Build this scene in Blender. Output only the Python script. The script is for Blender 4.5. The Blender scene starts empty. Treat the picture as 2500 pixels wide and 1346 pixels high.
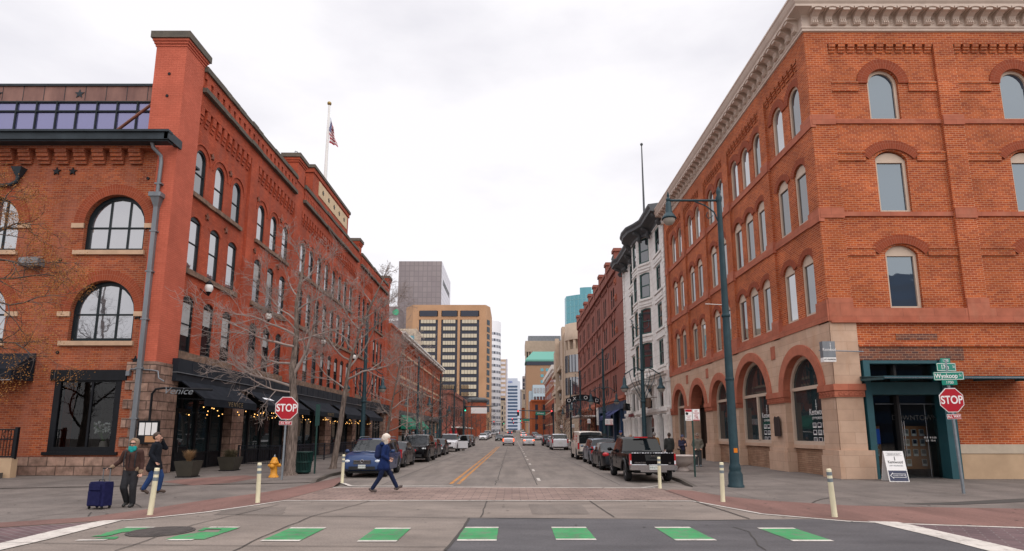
import bpy, math, random
from mathutils import Vector, Matrix, noise
S = bpy.context.scene
COL = S.collection
R = math.radians
PI = math.pi
# ---------------------------------------------------------------- camera, sky, sun, exposure
cd = bpy.data.cameras.new("camera")
cam = bpy.data.objects.new("camera", cd); COL.objects.link(cam)
cam.location = (0, 0, 1.8)
cam.rotation_euler = (R(90 + 9.157), 0, 0)
cd.sensor_width = 36.0
cd.lens = 1402.0 / 2500.0 * 36.0
cd.shift_y = 159.0 / 2500.0
cd.clip_start = 0.1
cd.clip_end = 6000
S.camera = cam
W = bpy.data.worlds.new("World"); S.world = W; W.use_nodes = True
wn, wl = W.node_tree.nodes, W.node_tree.links
wn.clear()
def N(nodes, t, **k):
    n = nodes.new(t)
    for a, b in k.items(): setattr(n, a, b)
    return n
SUN_EL, SUN_ROT = R(42), R(150)
wo = N(wn, 'ShaderNodeOutputWorld'); bg = N(wn, 'ShaderNodeBackground'); bg.inputs[1].default_value = 1.0
sky = N(wn, 'ShaderNodeTexSky', sky_type='NISHITA', sun_disc=False, sun_elevation=SUN_EL, sun_rotation=SUN_ROT)
ssc = N(wn, 'ShaderNodeVectorMath', operation='SCALE'); ssc.inputs[3].default_value = 0.10
wl.new(sky.outputs[0], ssc.inputs[0])
tc = N(wn, 'ShaderNodeTexCoord')
mp = N(wn, 'ShaderNodeMapping'); mp.inputs['Scale'].default_value = (1.0, 1.0, 2.6); mp.inputs['Location'].default_value = (0.9, 0.2, 0.35)
wl.new(tc.outputs['Generated'], mp.inputs[0])
nz = N(wn, 'ShaderNodeTexNoise'); nz.inputs['Scale'].default_value = 2.1; nz.inputs['Detail'].default_value = 7; nz.inputs['Roughness'].default_value = 0.52
wl.new(mp.outputs[0], nz.inputs['Vector'])
cr = N(wn, 'ShaderNodeValToRGB')
cr.color_ramp.elements[0].position = 0.33; cr.color_ramp.elements[0].color = (0.64, 0.628, 0.672, 1)
cr.color_ramp.elements[1].position = 0.55; cr.color_ramp.elements[1].color = (0.80, 0.782, 0.805, 1)
wl.new(nz.outputs['Fac'], cr.inputs[0])
# an overcast sky is brighter overhead than near the horizon
sx = N(wn, 'ShaderNodeSeparateXYZ'); wl.new(tc.outputs['Generated'], sx.inputs[0])
mr = N(wn, 'ShaderNodeMapRange', interpolation_type='SMOOTHSTEP'); mr.inputs['From Min'].default_value = 0.62; mr.inputs['From Max'].default_value = 1.0
mr.inputs['To Min'].default_value = 1.0; mr.inputs['To Max'].default_value = 2.3
wl.new(sx.outputs['Z'], mr.inputs['Value'])
zsc = N(wn, 'ShaderNodeVectorMath', operation='SCALE'); wl.new(cr.outputs[0], zsc.inputs[0]); wl.new(mr.outputs[0], zsc.inputs[3])
mx = N(wn, 'ShaderNodeMix', data_type='RGBA'); mx.inputs[0].default_value = 0.95
wl.new(ssc.outputs[0], mx.inputs[6]); wl.new(zsc.outputs[0], mx.inputs[7])
wl.new(mx.outputs[2], bg.inputs[0]); wl.new(bg.outputs[0], wo.inputs[0])
sd = bpy.data.lights.new("sun", 'SUN'); sd.energy = 1.05; sd.angle = R(60); sd.color = (1.0, 0.95, 0.88)
so = bpy.data.objects.new("sun", sd); COL.objects.link(so)
# from behind the camera, high, a little from the left
_d = Vector((math.sin(SUN_ROT) * math.cos(SUN_EL), math.cos(SUN_ROT) * math.cos(SUN_EL), math.sin(SUN_EL)))
so.rotation_euler = _d.to_track_quat('Z', 'Y').to_euler()
S.view_settings.view_transform = 'Standard'; S.view_settings.look = 'None'
S.view_settings.exposure = 0.40; S.view_settings.gamma = 1.0
try: S.view_settings.use_curve_mapping = False
except Exception: pass
S.cycles.max_bounces = 6; S.cycles.diffuse_bounces = 3; S.cycles.glossy_bounces = 3
S.cycles.use_denoising = True
# ---------------------------------------------------------------- mesh helpers
def TR(x=0, y=0, z=0): return Matrix.Translation((x, y, z))
def RZ(a): return Matrix.Rotation(a, 4, 'Z')
def RX(a): return Matrix.Rotation(a, 4, 'X')
def RY(a): return Matrix.Rotation(a, 4, 'Y')
def facade_front(x, y): return TR(x, y, 0)                                  # u -> +X, depth -> +Y
def facade_east(x): return Matrix(((0, -1, 0, x), (1, 0, 0, 0), (0, 0, 1, 0), (0, 0, 0, 1)))   # u = Y, faces +X, depth -> -X
def facade_west(x): return Matrix(((0, 1, 0, x), (1, 0, 0, 0), (0, 0, 1, 0), (0, 0, 0, 1)))    # u = Y, faces -X, depth -> +X (mirrored)
class MB:
    """collects faces and links them as ONE mesh object"""
    def __init__(s, M=None):
        s.v = []; s.f = []; s.uv = []; s.sm = []; s.mi = []; s.M = M or Matrix(); s.cm = 0
    def add(s, vs, fs, smooth=False, uvs=None):
        o = len(s.v); M = s.M; flip = M.to_3x3().determinant() < 0
        vs = [Vector(p) for p in vs]
        s.v += [M @ p for p in vs]
        for k, f in enumerate(fs):
            if uvs is not None: uv = list(uvs[k])
            else:
                n = Vector((0, 0, 0)); L = len(f)
                for i in range(L):
                    a = vs[f[i]]; b = vs[f[(i + 1) % L]]
                    n.x += (a.y - b.y) * (a.z + b.z); n.y += (a.z - b.z) * (a.x + b.x); n.z += (a.x - b.x) * (a.y + b.y)
                ax, ay, az = abs(n.x), abs(n.y), abs(n.z)
                if az >= ax and az >= ay: uv = [(vs[i].x, vs[i].y) for i in f]
                elif ax > ay: uv = [(vs[i].y, vs[i].z) for i in f]
                else: uv = [(vs[i].x, vs[i].z) for i in f]
            f = [o + i for i in f]
            if flip: f.reverse(); uv.reverse()
            s.f.append(f); s.uv.append(uv); s.sm.append(smooth); s.mi.append(s.cm)
        return s
    def poly(s, pts): return s.add(pts, [list(range(len(pts)))])
    def box(s, x0, x1, y0, y1, z0, z1):
        if x0 > x1: x0, x1 = x1, x0
        if y0 > y1: y0, y1 = y1, y0
        if z0 > z1: z0, z1 = z1, z0
        return s.add([(x0, y0, z0), (x1, y0, z0), (x1, y1, z0), (x0, y1, z0), (x0, y0, z1), (x1, y0, z1), (x1, y1, z1), (x0, y1, z1)],
                     [(3, 2, 1, 0), (4, 5, 6, 7), (0, 1, 5, 4), (1, 2, 6, 5), (2, 3, 7, 6), (3, 0, 4, 7)])
    def bar(s, a, b, w, h=None):
        """square bar from a to b"""
        a = Vector(a); b = Vector(b); h = h or w; d = (b - a).normalized()
        up = Vector((0, 0, 1)) if abs(d.z) < 0.95 else Vector((1, 0, 0))
        x = d.cross(up).normalized() * w / 2; y = x.cross(d).normalized() * h / 2
        p = [a - x - y, a + x - y, a + x + y, a - x + y, b - x - y, b + x - y, b + x + y, b - x + y]
        return s.add(p, [(3, 2, 1, 0), (4, 5, 6, 7), (0, 1, 5, 4), (1, 2, 6, 5), (2, 3, 7, 6), (3, 0, 4, 7)])
    def tube(s, pts, rad, n=8, cap=True, smooth=True):
        pts = [Vector(p) for p in pts]; L = len(pts)
        if not isinstance(rad, (list, tuple)): rad = [rad] * L
        t = (pts[1] - pts[0]).normalized()
        a = t.cross(Vector((0, 0, 1)) if abs(t.z) < 0.9 else Vector((1, 0, 0))).normalized()
        vs = []
        for i in range(L):
            if 0 < i < L - 1: t = (pts[i + 1] - pts[i - 1])
            elif i: t = pts[i] - pts[i - 1]
            if t.length < 1e-9: t = Vector((0, 0, 1))
            t = t.normalized(); a = (a - t * a.dot(t))
            if a.length < 1e-6: a = t.orthogonal()
            a.normalize(); b = t.cross(a)
            for k in range(n):
                c = 2 * PI * k / n
                vs.append(pts[i] + (a * math.cos(c) + b * math.sin(c)) * rad[i])
        fs = [(i * n + k, i * n + (k + 1) % n, (i + 1) * n + (k + 1) % n, (i + 1) * n + k) for i in range(L - 1) for k in range(n)]
        s.add(vs, fs, smooth)
        if cap: s.add(vs[:n], [list(range(n))[::-1]]); s.add(vs[-n:], [list(range(n))])
        return s
    def lathe(s, prof, c=(0, 0, 0), n=16, smooth=True, axis='Z', arc=None):
        """prof: (radius, height) pairs"""
        c = Vector(c); vs = []
        for r, h in prof:
            for k in range(n):
                a = 2 * PI * k / n; x, y = r * math.cos(a), r * math.sin(a)
                p = {'Z': (x, y, h), 'X': (h, x, y), 'Y': (x, h, y)}[axis]
                vs.append(c + Vector(p))
        L = len(prof)
        fs = [(i * n + k, i * n + (k + 1) % n, (i + 1) * n + (k + 1) % n, (i + 1) * n + k) for i in range(L - 1) for k in range(n)]
        s.add(vs, fs, smooth)
        if prof[0][0] > 1e-4: s.add(vs[:n], [list(range(n))[::-1]])
        if prof[-1][0] > 1e-4: s.add(vs[-n:], [list(range(n))])
        return s
    def ball(s, c, r, n=12, m=8, sq=(1, 1, 1)):
        vs = []; c = Vector(c)
        for i in range(m + 1):
            t = PI * i / m
            for k in range(n):
                a = 2 * PI * k / n
                vs.append(c + Vector((r * sq[0] * math.sin(t) * math.cos(a), r * sq[1] * math.sin(t) * math.sin(a), r * sq[2] * math.cos(t))))
        s.add(vs, [(i * n + k, (i + 1) * n + k, (i + 1) * n + (k + 1) % n, i * n + (k + 1) % n) for i in range(m) for k in range(n)], True)
        return s
    def prism(s, pts, y0, y1):
        """outline in (x, z), extruded along y"""
        n = len(pts)
        s.add([(x, y0, z) for x, z in pts] + [(x, y1, z) for x, z in pts],
              [list(range(n)), list(range(2 * n - 1, n - 1, -1))] + [(i, n + i, n + (i + 1) % n, (i + 1) % n) for i in range(n)])
        return s
    def slab(s, pts, z0, z1):
        """outline in (x, y), extruded in z"""
        n = len(pts)
        s.add([(x, y, z0) for x, y in pts] + [(x, y, z1) for x, y in pts],
              [list(range(n - 1, -1, -1)), list(range(n, 2 * n))] + [(i, (i + 1) % n, n + (i + 1) % n, n + i) for i in range(n)])
        return s
    def build(s, name, mat, parent=None, label=None, world=False, kind=None):
        me = bpy.data.meshes.new(name)
        off = Vector((0, 0, 0))
        if world and parent is not None:
            p = parent
            while p is not None: off += p.location; p = p.parent
        me.from_pydata([(p - off)[:] for p in s.v], [], s.f)
        ul = me.uv_layers.new(name="UVMap")
        fl = [c for uv in s.uv for q in uv for c in q]
        if len(fl) == 2 * len(me.loops): ul.data.foreach_set("uv", fl)
        me.polygons.foreach_set("use_smooth", s.sm)
        for m in (mat if isinstance(mat, (list, tuple)) else [mat]): me.materials.append(m)
        if isinstance(mat, (list, tuple)): me.polygons.foreach_set("material_index", s.mi)
        me.update()
        return link(bpy.data.objects.new(name, me), parent, label, kind)
def link(o, parent=None, label=None, kind=None):
    COL.objects.link(o)
    if parent is not None: o.parent = parent
    if label: o["label"] = label
    if kind: o["kind"] = kind
    return o
def tag(o, label, cat, group=None):
    o["label"] = label; o["category"] = cat
    if group: o["group"] = group
    return o
def thing(name, label, cat, loc=(0, 0, 0), rz=0.0, group=None):
    o = bpy.data.objects.new(name, None); COL.objects.link(o)
    o.empty_display_size = 0.2; o.location = loc; o.rotation_euler = (0, 0, rz)
    return tag(o, label, cat, group)
def kids(o): return [c for c in bpy.data.objects if c.parent is o]
def dup(root, loc, rz=None, label=None, group=None, scale=None):
    def cp(o, par):
        c = o.copy(); COL.objects.link(c)
        if par is not None: c.parent = par
        for k in kids(o): cp(k, c)
        return c
    src = kids(root)
    r = root.copy(); COL.objects.link(r); r.location = loc
    if rz is not None: r.rotation_euler = (0, 0, rz)
    if label: r["label"] = label
    if group: r["group"] = group
    if scale: r.scale = scale
    for k in src: cp(k, r)
    return r
def text_mesh(txt, size, depth=0.004, align='CENTER', bold=0.0, space=1.0, sx=1.0, shear=0.0):
    cu = bpy.data.curves.new("t", 'FONT'); cu.body = txt; cu.size = size; cu.extrude = depth; cu.align_x = align; cu.align_y = 'CENTER'
    cu.offset = bold; cu.space_character = space; cu.shear = shear
    o = bpy.data.objects.new("t", cu); COL.objects.link(o)
    bpy.context.view_layer.update()
    me = bpy.data.meshes.new_from_object(o.evaluated_get(bpy.context.evaluated_depsgraph_get()))
    bpy.data.objects.remove(o); bpy.data.curves.remove(cu)
    if sx != 1.0:
        for v in me.vertices: v.co.x *= sx
    return me
def text(name, txt, size, mat, parent, M, **k):
    """lettering lies in its local XY plane; M places it relative to the parent"""
    me = text_mesh(txt, size, **k); me.materials.append(mat)
    me.transform(M)
    return link(bpy.data.objects.new(name, me), parent)
def upright(x, y, z, rz=0.0): return TR(x, y, z) @ RZ(rz) @ RX(R(90))

# ---------------------------------------------------------------- materials
def new_mat(name):
    m = bpy.data.materials.new(name); m.use_nodes = True
    nt = m.node_tree; b = nt.nodes['Principled BSDF']
    return m, nt.nodes, nt.links, b
def pin(b, k, v):
    if k in b.inputs: b.inputs[k].default_value = v
def c4(c): return (c[0], c[1], c[2], 1.0)
def mathn(n, l, op, a, b=None):
    x = n.new('ShaderNodeMath'); x.operation = op
    for i, q in enumerate((a, b)):
        if q is None: continue
        if isinstance(q, (int, float)): x.inputs[i].default_value = q
        else: l.new(q, x.inputs[i])
    return x.outputs[0]
def mixc(n, l, f, a, b, mode='MIX'):
    x = n.new('ShaderNodeMix'); x.data_type = 'RGBA'; x.blend_type = mode
    for i, q in ((0, f), (6, a), (7, b)):
        if isinstance(q, (int, float)): x.inputs[i].default_value = q
        elif isinstance(q, tuple): x.inputs[i].default_value = c4(q)
        else: l.new(q, x.inputs[i])
    return x.outputs[2]
def noise_n(n, l, vec, scale, detail=4, rough=0.55):
    x = n.new('ShaderNodeTexNoise'); x.inputs['Scale'].default_value = scale; x.inputs['Detail'].default_value = detail; x.inputs['Roughness'].default_value = rough
    if vec is not None: l.new(vec, x.inputs['Vector'])
    return x.outputs['Fac']
def rng(n, l, v, a, b, c, d):
    x = n.new('ShaderNodeMapRange'); x.inputs[1].default_value = a; x.inputs[2].default_value = b; x.inputs[3].default_value = c; x.inputs[4].default_value = d
    l.new(v, x.inputs[0]); return x.outputs[0]
def pbr(name, col, rough=0.6, metal=0.0, var=0.0, vscale=1.5, bump=0.0, bscale=40.0, spec=0.5, coat=0.0, emit=None, es=1.0, ior=None, col2=None, streak=None):
    m, n, l, b = new_mat(name)
    pin(b, 'Base Color', c4(col)); pin(b, 'Roughness', rough); pin(b, 'Metallic', metal); pin(b, 'Specular IOR Level', spec); pin(b, 'Coat Weight', coat)
    if ior: pin(b, 'IOR', ior)
    if emit: pin(b, 'Emission Color', c4(emit)); pin(b, 'Emission Strength', es)
    if var or bump or col2:
        t = n.new('ShaderNodeTexCoord'); vec = t.outputs['Object']
        if streak:
            mpn = n.new('ShaderNodeMapping'); mpn.inputs['Scale'].default_value = streak; l.new(vec, mpn.inputs[0]); vec = mpn.outputs[0]
    if var or col2:
        f = noise_n(n, l, vec, vscale, 6, 0.6)
        f = rng(n, l, f, 0.3, 0.7, 0, 1)
        c2 = col2 or tuple(min(1, x * (1 - var)) for x in col)
        l.new(mixc(n, l, f, c2, tuple(min(1, x * (1 + var * 0.6)) for x in col)), b.inputs['Base Color'])
        l.new(rng(n, l, f, 0, 1, min(1, rough + 0.08), max(0, rough - 0.06)), b.inputs['Roughness'])
    if bump:
        bp = n.new('ShaderNodeBump'); bp.inputs['Strength'].default_value = bump; bp.inputs['Distance'].default_value = 0.02
        l.new(noise_n(n, l, t.outputs['Object'], bscale, 5, 0.6), bp.inputs['Height']); l.new(bp.outputs[0], b.inputs['Normal'])
    return m
def brick(name, c1, c2, mortar, bw=0.27, bh=0.095, ms=0.010, var=0.35, vscale=0.5, rough=0.85, bump=0.6, stain=None, dist=0.012, off=0.5, mixm=1.0, rot=0.0, stain_w=(0.52, 0.75)):
    m, n, l, b = new_mat(name)
    t = n.new('ShaderNodeTexCoord'); vec = t.outputs['UV']
    if rot:
        mpn = n.new('ShaderNodeMapping'); mpn.inputs['Rotation'].default_value = (0, 0, rot); l.new(vec, mpn.inputs[0]); vec = mpn.outputs[0]
    br = n.new('ShaderNodeTexBrick'); l.new(vec, br.inputs['Vector'])
    br.inputs['Scale'].default_value = 1.0; br.inputs['Brick Width'].default_value = bw; br.inputs['Row Height'].default_value = bh
    br.inputs['Mortar Size'].default_value = ms; br.inputs['Mortar Smooth'].default_value = 0.15; br.inputs['Bias'].default_value = 0.0
    br.offset = off
    br.inputs['Color1'].default_value = c4(c1); br.inputs['Color2'].default_value = c4(c2); br.inputs['Mortar'].default_value = c4(mortar)
    f = rng(n, l, noise_n(n, l, vec, vscale, 7, 0.62), 0.3, 0.72, 0, 1)
    col = mixc(n, l, 1.0, br.outputs['Color'], mixc(n, l, f, (1 - var,) * 3, (1 + var * 0.35,) * 3), 'MULTIPLY')
    if stain:
        mpn = n.new('ShaderNodeMapping'); mpn.inputs['Scale'].default_value = (1.6, 0.35, 1); l.new(t.outputs['UV'], mpn.inputs[0])
        g = rng(n, l, noise_n(n, l, mpn.outputs[0], 0.9, 8, 0.68), stain_w[0], stain_w[1], 0, 0.75)
        col = mixc(n, l, g, col, stain)
    l.new(col, b.inputs['Base Color']); pin(b, 'Roughness', rough); pin(b, 'Specular IOR Level', 0.25)
    if bump:
        h = mathn(n, l, 'SUBTRACT', mathn(n, l, 'MULTIPLY', noise_n(n, l, vec, 30, 4), 0.35), br.outputs['Fac'])
        bp = n.new('ShaderNodeBump'); bp.inputs['Strength'].default_value = bump; bp.inputs['Distance'].default_value = dist
        l.new(h, bp.inputs['Height']); l.new(bp.outputs[0], b.inputs['Normal'])
    return m
def glass(name, col=(0.012, 0.017, 0.022), ior=1.9, rough=0.02, wob=0.02, tint=None):
    m, n, l, b = new_mat(name)
    pin(b, 'Base Color', c4(col)); pin(b, 'Roughness', rough); pin(b, 'IOR', ior)
    if tint: pin(b, 'Specular Tint', c4(tint))
    t = n.new('ShaderNodeTexCoord')
    bp = n.new('ShaderNodeBump'); bp.inputs['Strength'].default_value = wob; bp.inputs['Distance'].default_value = 0.05
    l.new(noise_n(n, l, t.outputs['Object'], 1.1, 2), bp.inputs['Height']); l.new(bp.outputs[0], b.inputs['Normal'])
    return m
M = {}
# brick and stone
M['paint_brick'] = brick('painted_red_brick', (0.54, 0.112, 0.052), (0.42, 0.080, 0.038), (0.36, 0.068, 0.035), var=0.36, vscale=0.5, bump=0.6, stain=(0.27, 0.08, 0.055), stain_w=(0.46, 0.72))
M['paint_light'] = brick('light_painted_brick', (0.60, 0.150, 0.092), (0.55, 0.130, 0.078), (0.47, 0.105, 0.062), var=0.24, vscale=0.6, bump=0.5, stain=(0.42, 0.10, 0.06), stain_w=(0.5, 0.78))
M['wing_brick'] = brick('weathered_orange_brick', (0.44, 0.105, 0.036), (0.25, 0.052, 0.024), (0.42, 0.20, 0.12), var=0.42, vscale=0.45, bump=0.7, stain=(0.36, 0.13, 0.085), stain_w=(0.47, 0.74))
M['corner_brick'] = brick('clean_orange_brick', (0.56, 0.128, 0.034), (0.36, 0.066, 0.022), (0.66, 0.36, 0.22), ms=0.0085, var=0.36, vscale=0.6, bump=0.7, stain=(0.44, 0.12, 0.05), stain_w=(0.58, 0.82))
M['arch_brick'] = brick('rubbed_red_brick', (0.33, 0.068, 0.027), (0.27, 0.055, 0.024), (0.36, 0.12, 0.07), bw=0.1, bh=0.28, off=0.0, var=0.22, bump=0.4)
M['dark_brick'] = brick('old_dark_brick', (0.27, 0.085, 0.045), (0.12, 0.055, 0.05), (0.42, 0.26, 0.18), var=0.3)
M['block_brick'] = brick('red_brick_far', (0.42, 0.105, 0.052), (0.32, 0.077, 0.04), (0.37, 0.12, 0.07), var=0.25, vscale=0.3, bump=0.3)
M['oxford_brick'] = brick('brown_red_brick', (0.31, 0.112, 0.082), (0.25, 0.088, 0.066), (0.27, 0.10, 0.078), var=0.2, vscale=0.25, bump=0.3)
M['far_brick'] = brick('orange_brick_far', (0.46, 0.13, 0.045), (0.36, 0.09, 0.035), (0.40, 0.14, 0.07), var=0.2, bump=0.0)
M['buff_stone'] = brick('buff_sandstone', (0.62, 0.43, 0.315), (0.55, 0.365, 0.26), (0.45, 0.30, 0.215), bw=1.15, bh=0.46, ms=0.009, var=0.16, vscale=1.4, bump=0.35, dist=0.02, stain=(0.50, 0.29, 0.18))
M['rock_stone'] = brick('rock_faced_stone', (0.47, 0.30, 0.23), (0.27, 0.165, 0.13), (0.15, 0.10, 0.08), bw=0.8, bh=0.40, ms=0.022, var=0.6, vscale=2.4, bump=1.0, dist=0.09, stain=(0.25, 0.12, 0.08))
M['thin_stone'] = brick('thin_coursed_stone', (0.44, 0.27, 0.175), (0.36, 0.205, 0.13), (0.25, 0.15, 0.1), bw=0.62, bh=0.09, ms=0.009, var=0.35, vscale=1.5, bump=0.8, dist=0.02)
M['red_stone'] = brick('red_sandstone', (0.50, 0.165, 0.10), (0.44, 0.135, 0.08), (0.32, 0.105, 0.068), bw=1.3, bh=.55, ms=.008, var=0.28, vscale=1.6, bump=0.4, dist=.02, stain=(0.46, 0.19, 0.12))
M['dark_cap'] = pbr('weathered_dark_capstone', (0.075, 0.068, 0.06), 0.95, var=0.5, vscale=3.0, bump=1.0, bscale=7, spec=0.2, col2=(0.15, 0.13, 0.105))
M['brown_sill'] = pbr('brown_rock_sill', (0.24, 0.155, 0.11), 0.95, var=0.4, vscale=3, bump=1.0, bscale=6, spec=0.2, col2=(0.11, 0.075, 0.06))
M['tan_sill'] = pbr('tan_limestone', (0.55, 0.37, 0.25), 0.9, var=0.15, vscale=2, bump=0.2, spec=0.2)
M['cream'] = pbr('cream_painted_trim', (0.58, 0.45, 0.35), 0.6, var=0.06, vscale=2)
M['cornice'] = pbr('cream_painted_cornice', (0.62, 0.50, 0.42), 0.65, var=0.1, vscale=1.5, streak=(1, 1, 0.4))
M['white_terra'] = brick('white_terracotta', (0.84, 0.81, 0.78), (0.80, 0.77, 0.73), (0.52, 0.48, 0.44), bw=0.9, bh=0.62, ms=0.012, var=0.09, vscale=1.2, bump=0.5, dist=0.03, rough=0.5, stain=(0.60, 0.55, 0.49), stain_w=(0.62, 0.9))
M['white_trim'] = pbr('white_terracotta_trim', (0.80, 0.77, 0.73), 0.6, var=0.12, vscale=3, bump=0.3, bscale=10)
M['iron_cornice'] = pbr('weathered_iron_cornice', (0.038, 0.046, 0.055), 0.6, var=0.5, vscale=4, bump=0.6, bscale=12, col2=(0.085, 0.085, 0.085))
M['tan_panel'] = pbr('tan_sign_panel', (0.62, 0.47, 0.30), 0.8, var=0.1)
M['stucco'] = pbr('beige_stucco', (0.52, 0.36, 0.23), 0.95, var=0.14, vscale=1.2, bump=0.2, bscale=60)
M['pale_stone'] = pbr('pale_limestone_band', (0.53, 0.44, 0.34), 0.9, var=0.16, vscale=1.8, bump=0.2)
M['concrete_tan'] = pbr('tan_precast', (0.47, 0.36, 0.27), 0.85, var=0.12, vscale=0.8)
# metal, paint, cloth
M['black_green'] = pbr('dark_green_paint', (0.010, 0.017, 0.021), 0.4, var=0.2)
M['teal_paint'] = pbr('teal_painted_steel', (0.016, 0.085, 0.105), 0.45, var=0.2, vscale=1)
M['lamp_paint'] = pbr('green_grey_lamp_paint', (0.016, 0.044, 0.056), 0.5, var=0.25, vscale=3, spec=0.3)
M['green_sash'] = pbr('green_window_paint', (0.025, 0.085, 0.075), 0.45)
M['black_metal'] = pbr('black_metal', (0.007, 0.008, 0.011), 0.45, var=0.3, vscale=3)
M['fascia'] = pbr('charcoal_metal_fascia', (0.018, 0.023, 0.032), 0.5, var=0.3, vscale=0.8)
M['awning'] = pbr('charcoal_canvas', (0.009, 0.012, 0.019), 0.9, var=0.25, vscale=1.5)
M['green_canvas'] = pbr('green_canvas', (0.010, 0.19, 0.115), 0.85, var=0.15)
M['fence'] = pbr('fence_paint', (0.016, 0.018, 0.027), 0.5, var=0.2)
M['zinc'] = pbr('grey_zinc', (0.20, 0.215, 0.235), 0.5, metal=0.35, var=0.25, vscale=2, streak=(1, 1, 0.2))
M['gutter'] = pbr('dark_gutter', (0.028, 0.038, 0.047), 0.45, var=0.3, vscale=1.2)
M['copper'] = pbr('aged_copper', (0.25, 0.125, 0.095), 0.6, var=0.3, vscale=1.3, streak=(1, 1, 0.35), col2=(0.16, 0.075, 0.062))
M['rust'] = pbr('rusty_brown_steel', (0.20, 0.07, 0.04), 0.7, var=0.3)
M['gold'] = pbr('gilded_ball', (0.30, 0.20, 0.07), 0.45, metal=0.6)
M['white_paint'] = pbr('white_paint', (0.78, 0.77, 0.75), 0.5, var=0.06)
M['galv'] = pbr('galvanised_steel', (0.26, 0.29, 0.32), 0.5, metal=0.5, var=0.2, vscale=6)
M['sign_red'] = pbr('red_sign_sheet', (0.42, 0.006, 0.018), 0.35)
M['sign_white'] = pbr('white_sign_sheet', (0.82, 0.80, 0.79), 0.4)
M['sign_green'] = pbr('green_sign_sheet', (0.0, 0.22, 0.155), 0.4)
M['sign_black'] = pbr('black_ink', (0.02, 0.02, 0.02), 0.5)
M['post_cream'] = pbr('cream_plastic_post', (0.72, 0.66, 0.46), 0.6, var=0.18, vscale=7, streak=(1, 1, 0.3))
M['post_grey'] = pbr('grey_reflective_band', (0.17, 0.20, 0.22), 0.5)
M['hydrant'] = pbr('yellow_hydrant_paint', (0.68, 0.29, 0.02), 0.5, var=0.2, vscale=8)
M['bin_green'] = pbr('bin_green', (0.006, 0.042, 0.036), 0.45, var=0.2)
M['planter'] = pbr('olive_glazed_planter', (0.045, 0.04, 0.03), 0.45, var=0.3)
M['bowl'] = pbr('grey_concrete_bowl', (0.46, 0.39, 0.36), 0.85, var=0.12, vscale=5)
M['soil'] = pbr('soil', (0.06, 0.04, 0.03), 1.0)
M['bark'] = pbr('grey_brown_bark', (0.21, 0.165, 0.14), 0.95, var=0.6, vscale=13, bump=1.0, bscale=30, spec=0.1, streak=(1.3, 1.3, 0.22), col2=(0.06, 0.046, 0.04))
M['twig'] = pbr('pale_twigs', (0.31, 0.25, 0.225), 0.9, var=0.35, vscale=1.0)
M['twig_dark'] = pbr('dark_twigs', (0.085, 0.065, 0.058), 0.95, var=0.3)
M['birch'] = pbr('pale_bark', (0.42, 0.36, 0.31), 0.9, var=0.4, vscale=8, streak=(1, 1, 2.5))
M['dry_leaf'] = pbr('dry_ochre_leaves', (0.36, 0.155, 0.03), 0.85, var=0.45, vscale=6)
M['brown_leaf'] = pbr('brown_oak_leaves', (0.27, 0.105, 0.05), 0.85, var=0.5, vscale=5)
M['dry_grass'] = pbr('dry_straw', (0.28, 0.165, 0.08), 0.95, var=0.4, vscale=12)
M['hedge'] = pbr('dull_shrub', (0.09, 0.075, 0.04), 0.95, var=0.4, vscale=14)
# glass
M['glass_sky'] = glass('window_glass', (0.045, 0.05, 0.06), 2.3)
M['glass_bright'] = glass('bright_window_glass', (0.10, 0.10, 0.115), 5.0, wob=0.05)
M['glass_blue'] = glass('blue_grey_window_glass', (0.04, 0.055, 0.08), 1.95, wob=0.09, tint=(0.78, 0.90, 1.0))
M['glass_mid'] = glass('mid_window_glass', (0.03, 0.034, 0.042), 3.0, wob=0.03)
M['glass_dark'] = glass('dark_window_glass', (0.010, 0.012, 0.015), 1.6)
M['glass_shop'] = glass('shop_glass', (0.020, 0.032, 0.036), 1.55, wob=0.02)
M['glass_mirror'] = glass('reflective_glass', (0.05, 0.055, 0.07), 3.2, wob=0.04)
M['glass_violet'] = glass('violet_tinted_glass', (0.08, 0.085, 0.20), 3.2, tint=(0.75, 0.72, 1.0))
M['glass_bronze'] = glass('bronze_mirror_glass', (0.09, 0.07, 0.05), 6.0, tint=(1.0, 0.86, 0.64))
M['glass_navy'] = pbr('navy_spandrel', (0.022, 0.026, 0.045), 0.25)
M['glass_teal'] = glass('teal_mirror_glass', (0.02, 0.13, 0.16), 3.4, tint=(0.45, 0.85, 0.92), wob=0.12)
M['glass_car'] = glass('car_glass', (0.006, 0.009, 0.011), 1.38, wob=0.0)
M['curtain'] = pbr('pale_blinds', (0.42, 0.42, 0.42), 0.9, var=0.15, vscale=3)
M['interior'] = pbr('dark_interior', (0.02, 0.018, 0.018), 0.9)
M['bulb'] = pbr('warm_bulb', (1, 0.6, 0.2), 0.4, emit=(1.0, 0.50, 0.14), es=2.2)
M['lamp_globe'] = pbr('frosted_globe', (0.36, 0.33, 0.29), 0.35)
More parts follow.
